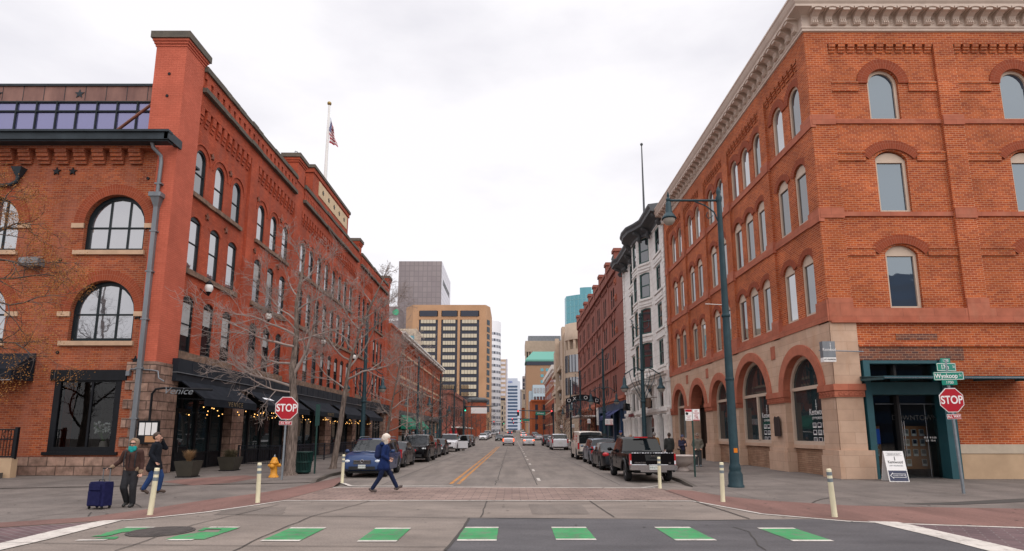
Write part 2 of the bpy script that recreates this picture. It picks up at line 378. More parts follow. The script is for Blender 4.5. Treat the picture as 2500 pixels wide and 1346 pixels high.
# people and odds
M['skin'] = pbr('skin', (0.52, 0.29, 0.21), 0.55)
M['rubber'] = pbr('tyre_rubber', (0.014, 0.014, 0.016), 0.85)
M['rim'] = pbr('alloy_rim', (0.42, 0.42, 0.44), 0.35, metal=0.7)
M['chrome'] = pbr('chrome', (0.48, 0.48, 0.50), 0.24, metal=1.0)
M['plate'] = pbr('licence_plate', (0.60, 0.63, 0.60), 0.5)
M['tail'] = pbr('tail_lamp_red', (0.42, 0.012, 0.018), 0.2)
M['tail_lit'] = pbr('tail_lamp_lit', (0.6, 0.05, 0.02), 0.3, emit=(1.0, 0.10, 0.03), es=2.2)
M['head'] = pbr('headlamp_lens', (0.62, 0.64, 0.66), 0.12)
M['amber'] = pbr('amber_lens', (0.70, 0.20, 0.01), 0.3)
M['snow'] = pbr('thin_snow', (0.82, 0.83, 0.87), 0.9)
M['plastic'] = pbr('black_plastic', (0.010, 0.011, 0.012), 0.6)
M['sig_red'] = pbr('red_signal', (0.6, 0.02, 0.02), 0.3, emit=(1.0, 0.06, 0.06), es=2.5)
M['sig_amber'] = pbr('amber_signal', (0.6, 0.2, 0.02), 0.3, emit=(1.0, 0.35, 0.04), es=2.0)
M['neon'] = pbr('pink_neon_sign', (0.7, 0.1, 0.1), 0.4, emit=(1.0, 0.16, 0.12), es=1.5)
def paint(name, c, metal=0.35, rough=0.3): return pbr(name, c, rough, metal=metal, coat=0.2, spec=0.35)

for k_ in ('black_green', 'black_metal', 'fascia', 'awning', 'fence', 'gutter'):
    pin(M[k_].node_tree.nodes['Principled BSDF'], 'Specular IOR Level', 0.25)

m, n, l, bb = new_mat('clear_shop_glass'); gl = n.new('ShaderNodeBsdfGlossy'); gl.inputs['Roughness'].default_value = .01; tr = n.new('ShaderNodeBsdfTransparent'); tr.inputs[0].default_value = (.70, .76, .76, 1)
fz = n.new('ShaderNodeFresnel'); fz.inputs[0].default_value = 1.55; ms = n.new('ShaderNodeMixShader'); l.new(fz.outputs[0], ms.inputs[0]); l.new(tr.outputs[0], ms.inputs[1]); l.new(gl.outputs[0], ms.inputs[2]); l.new(ms.outputs[0], n['Material Output'].inputs[0])
M['clear_glass'] = m

# ---------------------------------------------------------------- ground, roads, pavements, markings
def zr(y):
    """height of the roadway: level with the pavement at the raised crossing, then a kerb lower, rising gently beyond the next block"""
    if y < 19.6: return 0.0
    if y < 22.0: return -0.12 * (y - 19.6) / 2.4
    if y < 115: return -0.12
    return -0.12 + (y - 115) * 0.0105
def concrete(name, c, c2, stain=(0.5, 0.45, 0.4), joints=None, rough=0.85, streak=(1.0, 0.12, 1.0)):
    m, n, l, b = new_mat(name)
    t = n.new('ShaderNodeTexCoord'); v = t.outputs['Object']
    f = rng(n, l, noise_n(n, l, v, 0.35, 10, 0.72), 0.36, 0.64, 0, 1)
    col = mixc(n, l, f, c2, c)
    mpn = n.new('ShaderNodeMapping'); mpn.inputs['Scale'].default_value = streak; l.new(v, mpn.inputs[0])
    g = rng(n, l, noise_n(n, l, mpn.outputs[0], 1.6, 6, 0.6), 0.35, 0.72, 0.74, 1.14)
    col = mixc(n, l, 1.0, col, mixc(n, l, g, (0, 0, 0), (1, 1, 1)), 'MULTIPLY')
    s = rng(n, l, noise_n(n, l, v, 26, 5, 0.75), 0.3, 0.75, 0.66, 1.24)
    col = mixc(n, l, 1.0, col, mixc(n, l, s, (0, 0, 0), (1, 1, 1)), 'MULTIPLY')
    # scattered dark spots: oil, gum
    d = rng(n, l, noise_n(n, l, v, 1.7, 3, 0.5), 0.66, 0.76, 0, 0.35)
    col = mixc(n, l, d, col, tuple(x * 0.45 for x in c))
    if joints:
        br = n.new('ShaderNodeTexBrick'); br.offset = 0.0; l.new(t.outputs['UV'], br.inputs['Vector']); br.inputs['Scale'].default_value = 1
        br.inputs['Brick Width'].default_value = joints[0]; br.inputs['Row Height'].default_value = joints[1]; br.inputs['Mortar Size'].default_value = joints[2]
        br.inputs['Color1'].default_value = (1, 1, 1, 1); br.inputs['Color2'].default_value = (0.93, 0.93, 0.93, 1); br.inputs['Mortar'].default_value = (0.42, 0.40, 0.38, 1)
        col = mixc(n, l, 1.0, col, br.outputs['Color'], 'MULTIPLY')
    l.new(col, b.inputs['Base Color']); pin(b, 'Roughness', rough); pin(b, 'Specular IOR Level', 0.3)
    bp = n.new('ShaderNodeBump'); bp.inputs['Strength'].default_value = 0.35; bp.inputs['Distance'].default_value = 0.01
    l.new(noise_n(n, l, v, 60, 4, 0.7), bp.inputs['Height']); l.new(bp.outputs[0], b.inputs['Normal'])
    return m
M['road'] = concrete('road_concrete', (0.265, 0.224, 0.195), (0.195, 0.167, 0.149))
M['apron'] = concrete('apron_concrete', (0.285, 0.235, 0.20), (0.215, 0.179, 0.156), streak=(0.3, 0.7, 1))
M['walk'] = concrete('pavement_concrete', (0.235, 0.199, 0.177), (0.16, 0.137, 0.124), joints=(3.4, 2.9, 0.012), streak=(0.5, 0.5, 1))
M['asphalt'] = concrete('dark_asphalt', (0.128, 0.120, 0.124), (0.094, 0.089, 0.094), streak=(0.2, 0.8, 1))
M['kerb'] = concrete('kerb_concrete', (0.16, 0.135, 0.115), (0.10, 0.086, 0.075))
M['red_band'] = concrete('red_concrete', (0.25, 0.135, 0.112), (0.19, 0.107, 0.092))
M['cross_brick'] = brick('crossing_pavers', (0.31, 0.22, 0.185), (0.235, 0.165, 0.143), (0.11, 0.086, 0.077), bw=0.46, bh=0.23, ms=0.011, var=0.35, vscale=0.8, bump=0.3, rough=0.85)
M['purple_brick'] = brick('purple_pavers', (0.160, 0.10, 0.104), (0.115, 0.073, 0.08), (0.19, 0.155, 0.15), bw=0.42, bh=0.14, ms=0.012, var=0.3, vscale=0.9, bump=0.3, rot=R(32))
def worn(name, col, under, lo, hi, scale=5.0):
    m, n, l, b = new_mat(name); t = n.new('ShaderNodeTexCoord'); v = t.outputs['Object']
    f = rng(n, l, noise_n(n, l, v, scale, 9, 0.75), lo, hi, 0, 1); g = rng(n, l, noise_n(n, l, v, 1.2, 5, 0.6), .3, .7, .72, 1.15)
    c = mixc(n, l, 1.0, mixc(n, l, f, col, under), mixc(n, l, g, (0, 0, 0), (1, 1, 1)), 'MULTIPLY'); l.new(c, b.inputs['Base Color']); pin(b, 'Roughness', .85); pin(b, 'Specular IOR Level', .25)
    bp = n.new('ShaderNodeBump'); bp.inputs['Strength'].default_value = 0.4; bp.inputs['Distance'].default_value = 0.01; l.new(noise_n(n, l, v, 60, 4, 0.7), bp.inputs['Height']); l.new(bp.outputs[0], b.inputs['Normal'])
    return m
M['mark_green'] = worn('green_marking', (0.058, 0.285, 0.108), (0.15, 0.17, 0.13), .48, .66)
M['mark_white'] = worn('worn_white_marking', (0.60, 0.55, 0.50), (0.27, 0.235, 0.21), .50, .70)
M['mark_yellow'] = worn('worn_yellow_marking', (0.52, 0.22, 0.05), (0.26, 0.20, 0.15), .47, .62)
M['crack'] = pbr('dark_joint', (0.055, 0.048, 0.043), 0.95)
def sheet(name, pts, z, mat, kind='structure'):
    b = MB(); b.add([(x, y, z) for x, y in pts], [list(range(len(pts)))])
    return b.build(name, mat, kind=kind)
def ribbon_pts(pts, w):
    L = []; Rr = []
    for i, p in enumerate(pts):
        a = Vector(pts[max(0, i - 1)]); c = Vector(pts[min(len(pts) - 1, i + 1)])
        d = (c - a).normalized(); nn = Vector((-d.y, d.x)) * w / 2
        L.append(Vector(p) + nn); Rr.append(Vector(p) - nn)
    return L, Rr
def ribbon(mb, pts, w, z, wob=0.0, seed=1, step=0.4):
    rnd = random.Random(seed); P = []
    for a, b in zip(pts[:-1], pts[1:]):
        a = Vector(a); b = Vector(b); k = max(1, int((b - a).length / step)) if wob else 1
        for i in range(k):
            p = a.lerp(b, i / k)
            if wob and i: p += Vector((rnd.uniform(-wob, wob), rnd.uniform(-wob, wob)))
            P.append(p)
    P.append(Vector(pts[-1])); L, Q = ribbon_pts([p[:] for p in P], w)
    zf = z if callable(z) else (lambda y: z)
    for i in range(len(P) - 1):
        mb.add([(p.x, p.y, zf(p.y)) for p in (Q[i], Q[i + 1], L[i + 1], L[i])], [(0, 1, 2, 3)])
# base terrain out to the horizon
b = MB(); ys = [-150, 0, 19.6, 22.0, 60, 115, 160, 250, 400, 700, 1500, 3500]
for y0, y1 in zip(ys[:-1], ys[1:]):
    b.poly([(-1500, y0, zr(min(y0, 900)) - 0.14), (1500, y0, zr(min(y0, 900)) - 0.14), (1500, y1, zr(min(y1, 900)) - 0.14), (-1500, y1, zr(min(y1, 900)) - 0.14)])
b.build('ground', M['walk'], kind='structure')
KL, KR = -7.95, 6.75
b = MB(); ys = [19.6, 22.0] + [22 + 3.1 * i for i in range(1, 31)] + [118, 140, 180, 260, 400, 700]
for y0, y1 in zip(ys[:-1], ys[1:]): b.poly([(KL - .3, y0, zr(y0)), (KR + .3, y0, zr(y0)), (KR + .3, y1, zr(y1)), (KL - .3, y1, zr(y1))])
b.build('road', M['road'], kind='structure')
b = MB(); b.poly([(-60, -30, 0), (60, -30, 0), (60, 19.6, 0), (-60, 19.6, 0)]); b.build('cross_road', M['apron'], kind='structure')
sheet('asphalt_patch', [(-0.92, 12.74), (0.00, 12.77), (1.31, 12.68), (2.60, 12.62), (3.85, 12.45), (4.73, 12.50), (5.49, 12.56), (6.53, 12.65), (7.35, 12.22), (9.42, 10.99), (9.18, 9.28), (5.98, 6.15), (-1.44, 6.15), (-1.14, 7.97), (-1.04, 9.28), (-0.96, 10.65)], 0.004, M['asphalt'])
b = MB(); b.poly([(-24, 128.5, zr(128.5) + .0), (24, 128.5, zr(128.5)), (24, 115, zr(115)), (-24, 115, zr(115))])
# pavements, with kerbs towards the lowered roadway
bL = MB(); tl = [(-13.42, 9.16), (-11.68, 10.99), (-10.41, 12.11), (-9.20, 12.86), (-8.70, 14.29), (-8.34, 16.08), (-7.72, 17.78), (-7.36, 19.61), (-7.22, 21.87)]
bL.slab(tl + [(KL + .75, 21.6), (KL + .25, 23.2), (KL - .15, 26), (KL - .15, 113), (-60, 113), (-60, tl[0][1])], -0.25, 0.004)
bL.build('pavement', M['walk'], kind='structure')
bR = MB(); tr = [(5.81, 19.05), (6.10, 17.10), (6.78, 16.08), (8.45, 14.92), (9.62, 14.67), (12.32, 14.29), (19.22, 12.98)]
bR.slab([(KR + .05, 112), (KR + .05, 26), (KR - .15, 23), (KR - .5, 20.4)] + tr + [(60, tr[-1][1]), (60, 112)], -0.25, 0.004)
bR.build('pavement', M['walk'], kind='structure')
for k, pts in enumerate(([(KL + .77, 21.4), (KL + .27, 23.2), (KL - .13, 26), (KL - .13, 113)], [(KR - .56, 20.2), (KR - .17, 23), (KR + .03, 26), (KR + .03, 112)])):
    b = MB()
    for (xa, ya), (xb, yb) in zip(pts[:-1], pts[1:]):
        o = -0.16 if k == 0 else 0.16
        b.slab([(xa, ya), (xa + o, ya), (xb + o, yb), (xb, yb)] if k else [(xa + o, ya), (xa, ya), (xb, yb), (xb + o, yb)], -0.26, 0.012)
    b.build('kerb', M['kerb'], kind='structure')
sheet('red_paving_band', [(-11.63, 7.97), (-11.13, 10.48), (-10.41, 12.11), (-9.20, 12.86), (-8.70, 14.29), (-8.34, 16.08), (-7.72, 17.78), (-7.36, 19.61), (-7.20, 22.05), (-7.12, 24.26), (-6.59, 23.00), (-6.07, 20.05), (-6.23, 16.08), (-6.53, 15.09), (-7.12, 13.78), (-7.82, 12.86), (-8.30, 12.45), (-8.74, 12.22), (-9.87, 11.50), (-10.70, 10.10)], 0.008, M['red_band'])
sheet('red_paving_band', [(4.81, 18.65), (5.15, 19.05), (5.69, 18.65), (6.10, 17.10), (6.78, 16.08), (8.45, 14.92), (9.62, 14.67), (12.32, 14.29), (19.22, 12.98), (14.96, 10.17), (9.91, 11.55), (8.42, 11.90), (6.99, 12.39), (5.67, 13.50), (5.49, 14.14), (4.97, 15.70)], 0.008, M['red_band'])
sheet('red_paving_inset', [(-13.10, 22.05), (-13.07, 23.20), (-11.51, 25.43), (-10.30, 24.26), (-10.31, 21.51), (-11.11, 20.52)], 0.008, M['red_band'])
sheet('brick_crossing', [(-6.02, 19.91), (4.93, 19.61), (4.91, 16.08), (-6.19, 16.08)], 0.006, M['cross_brick'])
sheet('brick_crossing', [(-12.27, 10.25), (-9.82, 11.45), (-8.51, 12.17), (-8.38, 9.81), (-8.14, 6.90)], 0.006, M['purple_brick'])
sheet('brick_crossing', [(7.41, 12.11), (8.38, 11.85), (9.87, 11.50), (14.11, 10.56), (7.23, 5.07), (7.40, 7.07), (7.67, 9.01)], 0.007, M['purple_brick'])
# painted lines
mk = MB(); Z = 0.012
for p in ([(-8.11, 12.42), (-7.73, 12.77), (-7.05, 13.64), (-6.48, 14.96), (-6.15, 15.93), (-2.76, 15.98), (1.65, 15.93), (4.84, 15.84), (5.43, 13.99), (5.62, 13.37), (6.92, 12.28), (8.35, 11.80), (9.82, 11.45)],):
    ribbon(mk, p, 0.115, Z)
ribbon(mk, [(-6.00, 19.76), (-3.45, 19.91), (0.69, 19.76), (4.74, 19.54)], 0.14, Z)
mk.poly([(x, y, Z + .001) for x, y in [(-8.52, 12.33), (-8.13, 12.50), (-7.93, 10.17), (-7.94, 9.31), (-8.00, 7.86), (-8.68, 8.09), (-8.44, 9.88), (-8.54, 11.12)]])
mk.poly([(x, y, Z + .001) for x, y in [(7.34, 12.30), (7.88, 12.17), (7.93, 10.52), (7.91, 9.28), (7.95, 7.97), (7.30, 7.97), (7.34, 9.28), (7.40, 10.69)]])
ribbon(mk, [(-5.91, 21.26), (-2.12, 21.34)], 0.30, lambda y: zr(y) + .016)
ribbon(mk, [(-6.53, 22.80), (-5.72, 21.00)], 0.16, lambda y: zr(y) + .016)
ribbon(mk, [(4.36, 19.76), (5.31, 21.34)], 0.14, lambda y: zr(y) + .016)
mk.build('crossing_lines', M['mark_white'], kind='structure')
mk = MB()
for k in range(18):
    y = 24.0 + 6.1 * k; x = 1.05 + 0.006 * k * 6.1 * .2
    mk.poly([(x, y, zr(y) + .005), (x + .13, y, zr(y) + .005), (x + .13, y + 1.5, zr(y + 1.5) + .005), (x, y + 1.5, zr(y + 1.5) + .005)])
mk.build('lane_dashes', M['mark_white'], kind='structure')
mk = MB()
for dx in (-.14, .14): ribbon(mk, [(-2.2 + dx, 22.6), (-2.05 + dx, 50), (-1.95 + dx, 84)], 0.13, lambda y: zr(y) + .005)
mk.build('centre_lines', M['mark_yellow'], kind='structure')
# green bicycle bars across the junction, white edged
def green_bar(q, gaps=None):
    a = MB(); P = [Vector((x, y, 0)) for x, y in q]
    f = lambda u, v: (P[0].lerp(P[1], u)).lerp(P[3].lerp(P[2], u), v)
    rows = gaps or [(0.09, 0.91, [(0, 1), (0, 1)])]
    for v0, v1, (ua, ub) in rows:
        p = [f(ua[0], v0), f(ua[1], v0), f(ub[1], v1), f(ub[0], v1)]
        a.poly([(t.x, t.y, .010) for t in p])
    a.cm = 1
    for v0, v1, u0, u1 in ((0, 0.09, 0, 1), (0.91, 1.0, 0, 1)) if not gaps else ((0, .07, .1, .95), (.92, 1, 0.1, .75)):
        p = [f(u0, v0), f(u1, v0), f(u1, v1), f(u0, v1)]; a.poly([(t.x, t.y, .011) for t in p])
    a.build('bicycle_marking', [M['mark_green'], M['mark_white']], kind='structure')
green_bar([(-7.51, 11.55), (-6.87, 11.57), (-6.71, 10.13), (-7.46, 10.10)], [(.08, .25, ((.15, 1), (.1, .8))), (.25, .42, ((.1, .8), (.15, .55))), (.42, .62, ((.1, .5), (.2, .48))), (.62, .72, ((.15, .5), (.1, .42))), (.74, .9, ((.5, .8), (.4, .9)))])
green_bar([(-5.91, 11.57), (-5.23, 11.57), (-5.27, 10.13), (-5.93, 10.13)], [(.08, .2, ((.0, 1), (.05, 1))), (.2, .32, ((.05, .2), (.1, .25))), (.2, .42, ((.62, 1), (.78, 1))), (.42, .62, ((.3, .98), (.05, 1))), (.62, .92, ((0, 1), (0, 1)))])
for q in ([(-4.25, 11.50), (-3.57, 11.50), (-3.58, 10.06), (-4.24, 10.06)], [(-2.61, 11.45), (-1.93, 11.45), (-1.94, 10.02), (-2.60, 10.02)], [(-0.94, 11.55), (-0.26, 11.55), (-0.26, 10.10), (-0.93, 10.10)],
          [(0.76, 11.55), (1.43, 11.55), (1.44, 10.17), (0.75, 10.17)], [(2.75, 11.55), (3.43, 11.55), (3.47, 10.13), (2.77, 10.13)], [(4.70, 11.45), (5.39, 11.45), (5.42, 10.06), (4.73, 10.06)]): green_bar(q)
# joints and cracks
ck = MB()
for x, s in ((-0.62, 3), (0.95, 4), (4.05, 5), (-4.9, 6)): ribbon(ck, [(x, 22.1), (x + .02, 84)], 0.035, lambda y: zr(y) + .003, 0.012 if s != 3 else .05, s)
for k in range(9): ribbon(ck, [(KL + .1, 28 + 6.4 * k), (KR, 28 + 6.4 * k)], 0.012, lambda y: zr(y) + .003, 0.02, 20 + k, 0.8)
ribbon(ck, [(2.09, 15.89), (2.21, 12.86)], .025, .013, .01, 31); ribbon(ck, [(-0.66, 15.89), (-0.68, 12.86)], .025, .013, .02, 32)
ribbon(ck, [(-3.79, 15.89), (-4.38, 12.98), (-4.38, 10.48), (-4.27, 8.59)], .025, .013, .03, 33); ribbon(ck, [(-5.94, 15.09), (-6.32, 11.80), (-6.14, 9.28)], .022, .013, .03, 34)
ribbon(ck, [(-8.37, 9.95), (-6.34, 9.77), (-3.62, 9.64), (-1.05, 9.57)], .02, .013, .01, 35); ribbon(ck, [(-6.12, 13.17), (-3.57, 12.98), (-0.92, 12.74)], .03, .013, .01, 36)
ribbon(ck, [(-0.92, 12.74), (-0.96, 10.73), (-1.04, 9.28)], .05, .013, .03, 37); ribbon(ck, [(-0.92, 12.77), (1.31, 12.68), (2.69, 12.62), (3.83, 12.39), (5.53, 12.56)], .04, .013, .03, 38)
ribbon(ck, [(4.88, 15.70), (4.97, 14.14), (5.04, 12.62)], .04, .014, .02, 39); ribbon(ck, [(4.28, 11.55), (4.37, 10.99), (4.14, 10.17), (3.94, 9.31)], .022, .013, .06, 40)
ribbon(ck, [(9.29, 16.99), (8.15, 15.89), (7.82, 15.43)], .04, .012, .03, 41); ribbon(ck, [(-10.21, 15.89), (-9.07, 14.52)], .03, .012, .02, 42); ribbon(ck, [(-9.66, 13.64), (-9.25, 12.98)], .03, .012, .02, 43)
ribbon(ck, [(-10.47, 13.11), (-9.30, 13.64)], .02, .012, .02, 44); ribbon(ck, [(10.12, 15.26), (11.25, 15.09), (13.57, 15.70)], .10, .012, .02, 45); ribbon(ck, [(4.89, 19.05), (4.94, 15.89)], .03, .014, .01, 46)
ck.build('pavement_joints', M['crack'], kind='structure')
sheet('damp_patch', [(10.06, 15.26), (11.26, 15.52), (14.24, 16.47), (13.57, 15.70), (11.32, 15.17), (10.42, 15.09)], 0.0105, M['crack'])
M['patch'] = concrete('patched_concrete', (0.238, 0.198, 0.17), (0.175, 0.147, 0.13))
for q in ([(-6.91, 14.52), (-5.57, 14.67), (-5.16, 13.37), (-6.65, 13.24)], [(0.42, 15.17), (1.77, 15.09), (1.75, 13.37), (0.46, 13.37)]): sheet('concrete_patch', q, .0055, M['patch'])
rl_ = random.Random(6); sp = MB()
for k in range(170):
    x, y = rl_.uniform(-13, 12), rl_.uniform(11.5, 22); q = rl_.uniform(.012, .035); sp.add([(x + q * math.cos(a * PI / 3) * rl_.uniform(.7, 1.6), y + q * math.sin(a * PI / 3), .0125) for a in range(6)], [list(range(6))])
sp.build('gum_spots', M['crack'], kind='stuff')
# manhole cover
mb_ = MB(); mh = MB(); c = [(-6.48, 11.03)][0]; r = 0.50
mh.lathe([(r + .06, 0.002), (r + .06, 0.016), (r + .02, 0.018)], (c[0], c[1], 0), 40, False)
for i in range(-8, 9):
    o = i * r / 8.6; h = math.sqrt(max(0, r * r - o * o))
    mh.box(c[0] - h, c[0] + h, c[1] + o - .019, c[1] + o + .019, .018, .024); mh.box(c[0] + o - .019, c[0] + o + .019, c[1] - h, c[1] + h, .018, .0245)
M['iron'] = pbr('dull_iron', (0.085, 0.075, 0.07), 0.6, metal=0.3, var=0.4, vscale=5)
mho = mh.build('manhole_cover', M['iron']); mb_.lathe([(r, .014), (.001, .0142)], (c[0], c[1], 0), 40, False); mb_.build('cover_plate', M['crack'], mho)
tag(mho, 'round dark iron manhole cover among the worn green road bars', 'manhole cover')

# ---------------------------------------------------------------- facade helpers
def outline(a0, a1, b0, b1, rise=0.0, seg=10):
    p = [(a0, b0), (a1, b0), (a1, b1)]
    if rise > 0:
        h = (a1 - a0) / 2; cx = (a0 + a1) / 2
        if rise >= h - 1e-6:
            p += [(cx + h * math.cos(PI * i / seg), b1 + rise * math.sin(PI * i / seg)) for i in range(1, seg)]
        else:
            rr = (h * h + rise * rise) / (2 * rise); zc = b1 + rise - rr; g = math.asin(h / rr)
            p += [(cx + rr * math.sin(g - 2 * g * i / seg), zc + rr * math.cos(g - 2 * g * i / seg)) for i in range(1, seg)]
    p.append((a0, b1))
    return p
def wall_cell(mb, u0, u1, z0, z1, op=None, d=0.0, dep=0.25, seg=10):
    """one cell of a wall at depth d with a real opening op = (a0, a1, sill, spring, rise) and its reveal"""
    if op is None:
        mb.poly([(u0, d, z0), (u1, d, z0), (u1, d, z1), (u0, d, z1)]); return
    a0, a1, b0, b1, rise = op
    def q(x0, x1, y0, y1):
        if x1 - x0 > 1e-5 and y1 - y0 > 1e-5: mb.poly([(x0, d, y0), (x1, d, y0), (x1, d, y1), (x0, d, y1)])
    q(u0, a0, z0, z1); q(a1, u1, z0, z1); q(a0, a1, z0, b0)
    o = outline(a0, a1, b0, b1, rise, seg); top = o[2:]
    for (xa, za), (xb, zb) in zip(top[:-1], top[1:]):
        mb.poly([(xb, d, zb), (xa, d, za), (xa, d, z1), (xb, d, z1)])
    n = len(o)
    for i in range(n):
        (xa, za), (xb, zb) = o[i], o[(i + 1) % n]
        mb.poly([(xb, d, zb), (xa, d, za), (xa, d + dep, za), (xb, d + dep, zb)])
def strip(mb, pa, pb, d0, d1):
    """closed frame between two outlines of equal length: front faces at d0 and both returns to d1"""
    n = len(pa)
    for i in range(n):
        j = (i + 1) % n
        mb.poly([(pa[i][0], d0, pa[i][1]), (pa[j][0], d0, pa[j][1]), (pb[j][0], d0, pb[j][1]), (pb[i][0], d0, pb[i][1])])
        mb.poly([(pb[i][0], d0, pb[i][1]), (pb[j][0], d0, pb[j][1]), (pb[j][0], d1, pb[j][1]), (pb[i][0], d1, pb[i][1])])
        mb.poly([(pa[j][0], d0, pa[j][1]), (pa[i][0], d0, pa[i][1]), (pa[i][0], d1, pa[i][1]), (pa[j][0], d1, pa[j][1])])
def arch_band(mb, a0, a1, b1, rise, w, d0, d1, seg=12, ext=0.0, brickuv=True):
    """arched ring standing proud of the wall from d1 to d0"""
    oi = outline(a0, a1, b1 - 1, b1, rise, seg)[2:]
    h = (a1 - a0) / 2; cx = (a0 + a1) / 2
    if rise >= h - 1e-6: cz = b1
    else: cz = b1 + rise - (h * h + rise * rise) / (2 * rise)
    oo = []
    for x, z in oi:
        v = Vector((x - cx, z - cz)); v = v * ((v.length + w) / v.length); oo.append((cx + v.x, cz + v.y))
    L = 0
    for i in range(len(oi) - 1):
        A, B, Cc, D = oi[i], oi[i + 1], oo[i + 1], oo[i]
        s = (Vector(A) - Vector(B)).length * 1.08
        mb.add([(A[0], d0, A[1]), (B[0], d0, B[1]), (Cc[0], d0, Cc[1]), (D[0], d0, D[1])], [(1, 0, 3, 2)], uvs=[[(L + s, 0), (L, 0), (L, w), (L + s, w)]])
        mb.poly([(D[0], d0, D[1]), (Cc[0], d0, Cc[1]), (Cc[0], d1, Cc[1]), (D[0], d1, D[1])])
        mb.poly([(B[0], d0, B[1]), (A[0], d0, A[1]), (A[0], d1, A[1]), (B[0], d1, B[1])])
        L += s
    for k in (0, -1): mb.poly([(oi[k][0], d0, oi[k][1]), (oo[k][0], d0, oo[k][1]), (oo[k][0], d1, oo[k][1]), (oi[k][0], d1, oi[k][1])])
def make_window(w, h, rise, mf, mg, fw=0.08, bars=(), d=0.0, dep=0.12, parent=None, blind=None, pane_d=0.07, bw=0.045, head=None, name='window', sash=True):
    """window object (frame) with a pane child; origin at the middle of the sill line, y runs into the wall"""
    b = MB(); o = outline(-w / 2, w / 2, 0, h - rise, rise); r2 = max(0, rise - (fw if rise >= w / 2 - 1e-3 else fw * .25))
    if rise <= 0: i = outline(-w / 2 + fw, w / 2 - fw, fw, h - fw)
    elif rise >= w / 2 - 1e-3: i = outline(-w / 2 + fw, w / 2 - fw, fw, h - rise, w / 2 - fw)
    else: i = outline(-w / 2 + fw, w / 2 - fw, fw, h - rise - fw * .7, rise * .92)
    if head:   # straight-topped glass under an arched head board
        i = outline(-w / 2 + fw, w / 2 - fw, fw, h - rise - head)
        oo = outline(-w / 2, w / 2, 0, h - rise - head + fw)
        strip(b, oo, i, d, d + dep)
        hb = outline(-w / 2, w / 2, h - rise - head + fw, h - rise, rise); b.poly([(x, d + .005, z) for x, z in hb])
    else: strip(b, o, i, d, d + dep)
    for kind, f in bars:
        if kind == 'h': b.box(-w / 2 + fw * .5, w / 2 - fw * .5, d + .02, d + dep, f * h - bw / 2, f * h + bw / 2)
        else:
            x = (f - .5) * w; zt = h - fw * .5
            if rise >= w / 2 - 1e-3: zt = h - rise + math.sqrt(max(0, (w / 2) ** 2 - x * x)) - fw * .5
            b.box(x - bw / 2, x + bw / 2, d + .025, d + dep, fw * .5, zt)
    if sash and any(k == 'h' for k, _ in bars):
        pass
    win = b.build(name, mf, parent)
    g = MB(); g.poly([(x, d + pane_d, z) for x, z in i]); g.build('pane', mg, win)
    if blind:
        q = MB(); x0 = -w / 2 + fw + .02; x1 = w / 2 - fw - .02
        q.box(x0, x1, d + pane_d - .012, d + pane_d - .004, h * (1 - blind), h - rise - fw * 1.3); q.build('blind', M['curtain'], win)
    return win
def put_window(src, parent, M_f, u, d, z, first, rz):
    p = M_f @ Vector((u, d, z)) - parent.location
    if first: src.parent = parent; src.location = p; src.rotation_euler = (0, 0, rz); return src
    c = src.copy(); COL.objects.link(c); c.parent = parent; c.location = p; c.rotation_euler = (0, 0, rz)
    for k in kids(src):
        kc = k.copy(); COL.objects.link(kc); kc.parent = c
    return c
class Repeat:
    """places copies of one built part; the first placement moves the built part itself"""
    def __init__(s, src, parent, mf, rz): s.src = src; s.p = parent; s.m = mf; s.rz = rz; s.n = 0
    def at(s, u, d, z):
        o = put_window(s.src, s.p, s.m, u, d, z, s.n == 0, s.rz); s.n += 1; return o
def star_pts(cx, cz, r, r2=None, rot=PI / 2):
    r2 = r2 or r * .42
    return [(cx + (r if k % 2 == 0 else r2) * math.cos(rot + PI * k / 5), cz + (r if k % 2 == 0 else r2) * math.sin(rot + PI * k / 5)) for k in range(10)]
# ---------------------------------------------------------------- left corner building
XL, YL = -15.8, 25.3
LB = thing('brick_building', 'long painted red brick corner building with charcoal awnings and a tall corner pier', 'building', (XL, YL, 0))
FE, FF = facade_east(XL), facade_front(0, YL)
bay1 = [27.68, 29.6, 31.55]; bay2 = [34.85, 36.78, 38.75]
bay3 = [42.2, 44.05, 45.98, 47.9, 49.85, 51.7, 53.5, 55.4]; bay4 = [58.6, 60.42, 62.25]; bay5 = [65.7, 67.3, 69.1]
BAYS = [(26.85, 32.75, bay1), (33.7, 39.75, bay2), (41.1, 56.75, bay3), (57.75, 63.5, bay4), (64.5, 70.6, bay5)]
PIL = [(25.3, 26.85), (32.75, 33.7), (39.75, 41.1), (56.75, 57.75), (63.5, 64.5), (70.6, 72.3)]
w = MB(FE); ww = 1.02
rows = [(5.0, 9.1, 5.68, 8.25, 0.25), (9.1, 13.0, 9.78, 12.3, 0.25), (13.0, 17.3, 13.72, 15.64, 0.51)]
for u0, u1, cs in BAYS:
    edges = [u0] + [(a + b) / 2 for a, b in zip(cs[:-1], cs[1:])] + [u1]
    for z0, z1, s, sp, rise in rows:
        for c, e0, e1 in zip(cs, edges[:-1], edges[1:]):
            wall_cell(w, e0, e1, z0, z1, (c - ww / 2, c + ww / 2, s, sp, rise), 0.16, 0.24)
    wall_cell(w, u0, u1, 17.3, 18.35, None, 0.16)
    w.box(u0, u1, 0.0, 0.3, 18.3, 20.15)
for u0, u1 in PIL[1:]: w.box(u0, u1, 0.0, 0.32, 4.2, 20.15)
w.box(25.6, 26.85, 0.0, 0.32, 5.0, 20.1)
w.box(26.85, 72.3, .5, .8, 4.6, 20.1); w.box(25.4, 72.2, 8.2, 8.5, 0, 15.0); w.box(72.0, 72.3, 0.4, 8.4, 0, 19.5)
w.box(30, 72.2, 0.6, 8.3, 18.3, 18.5)
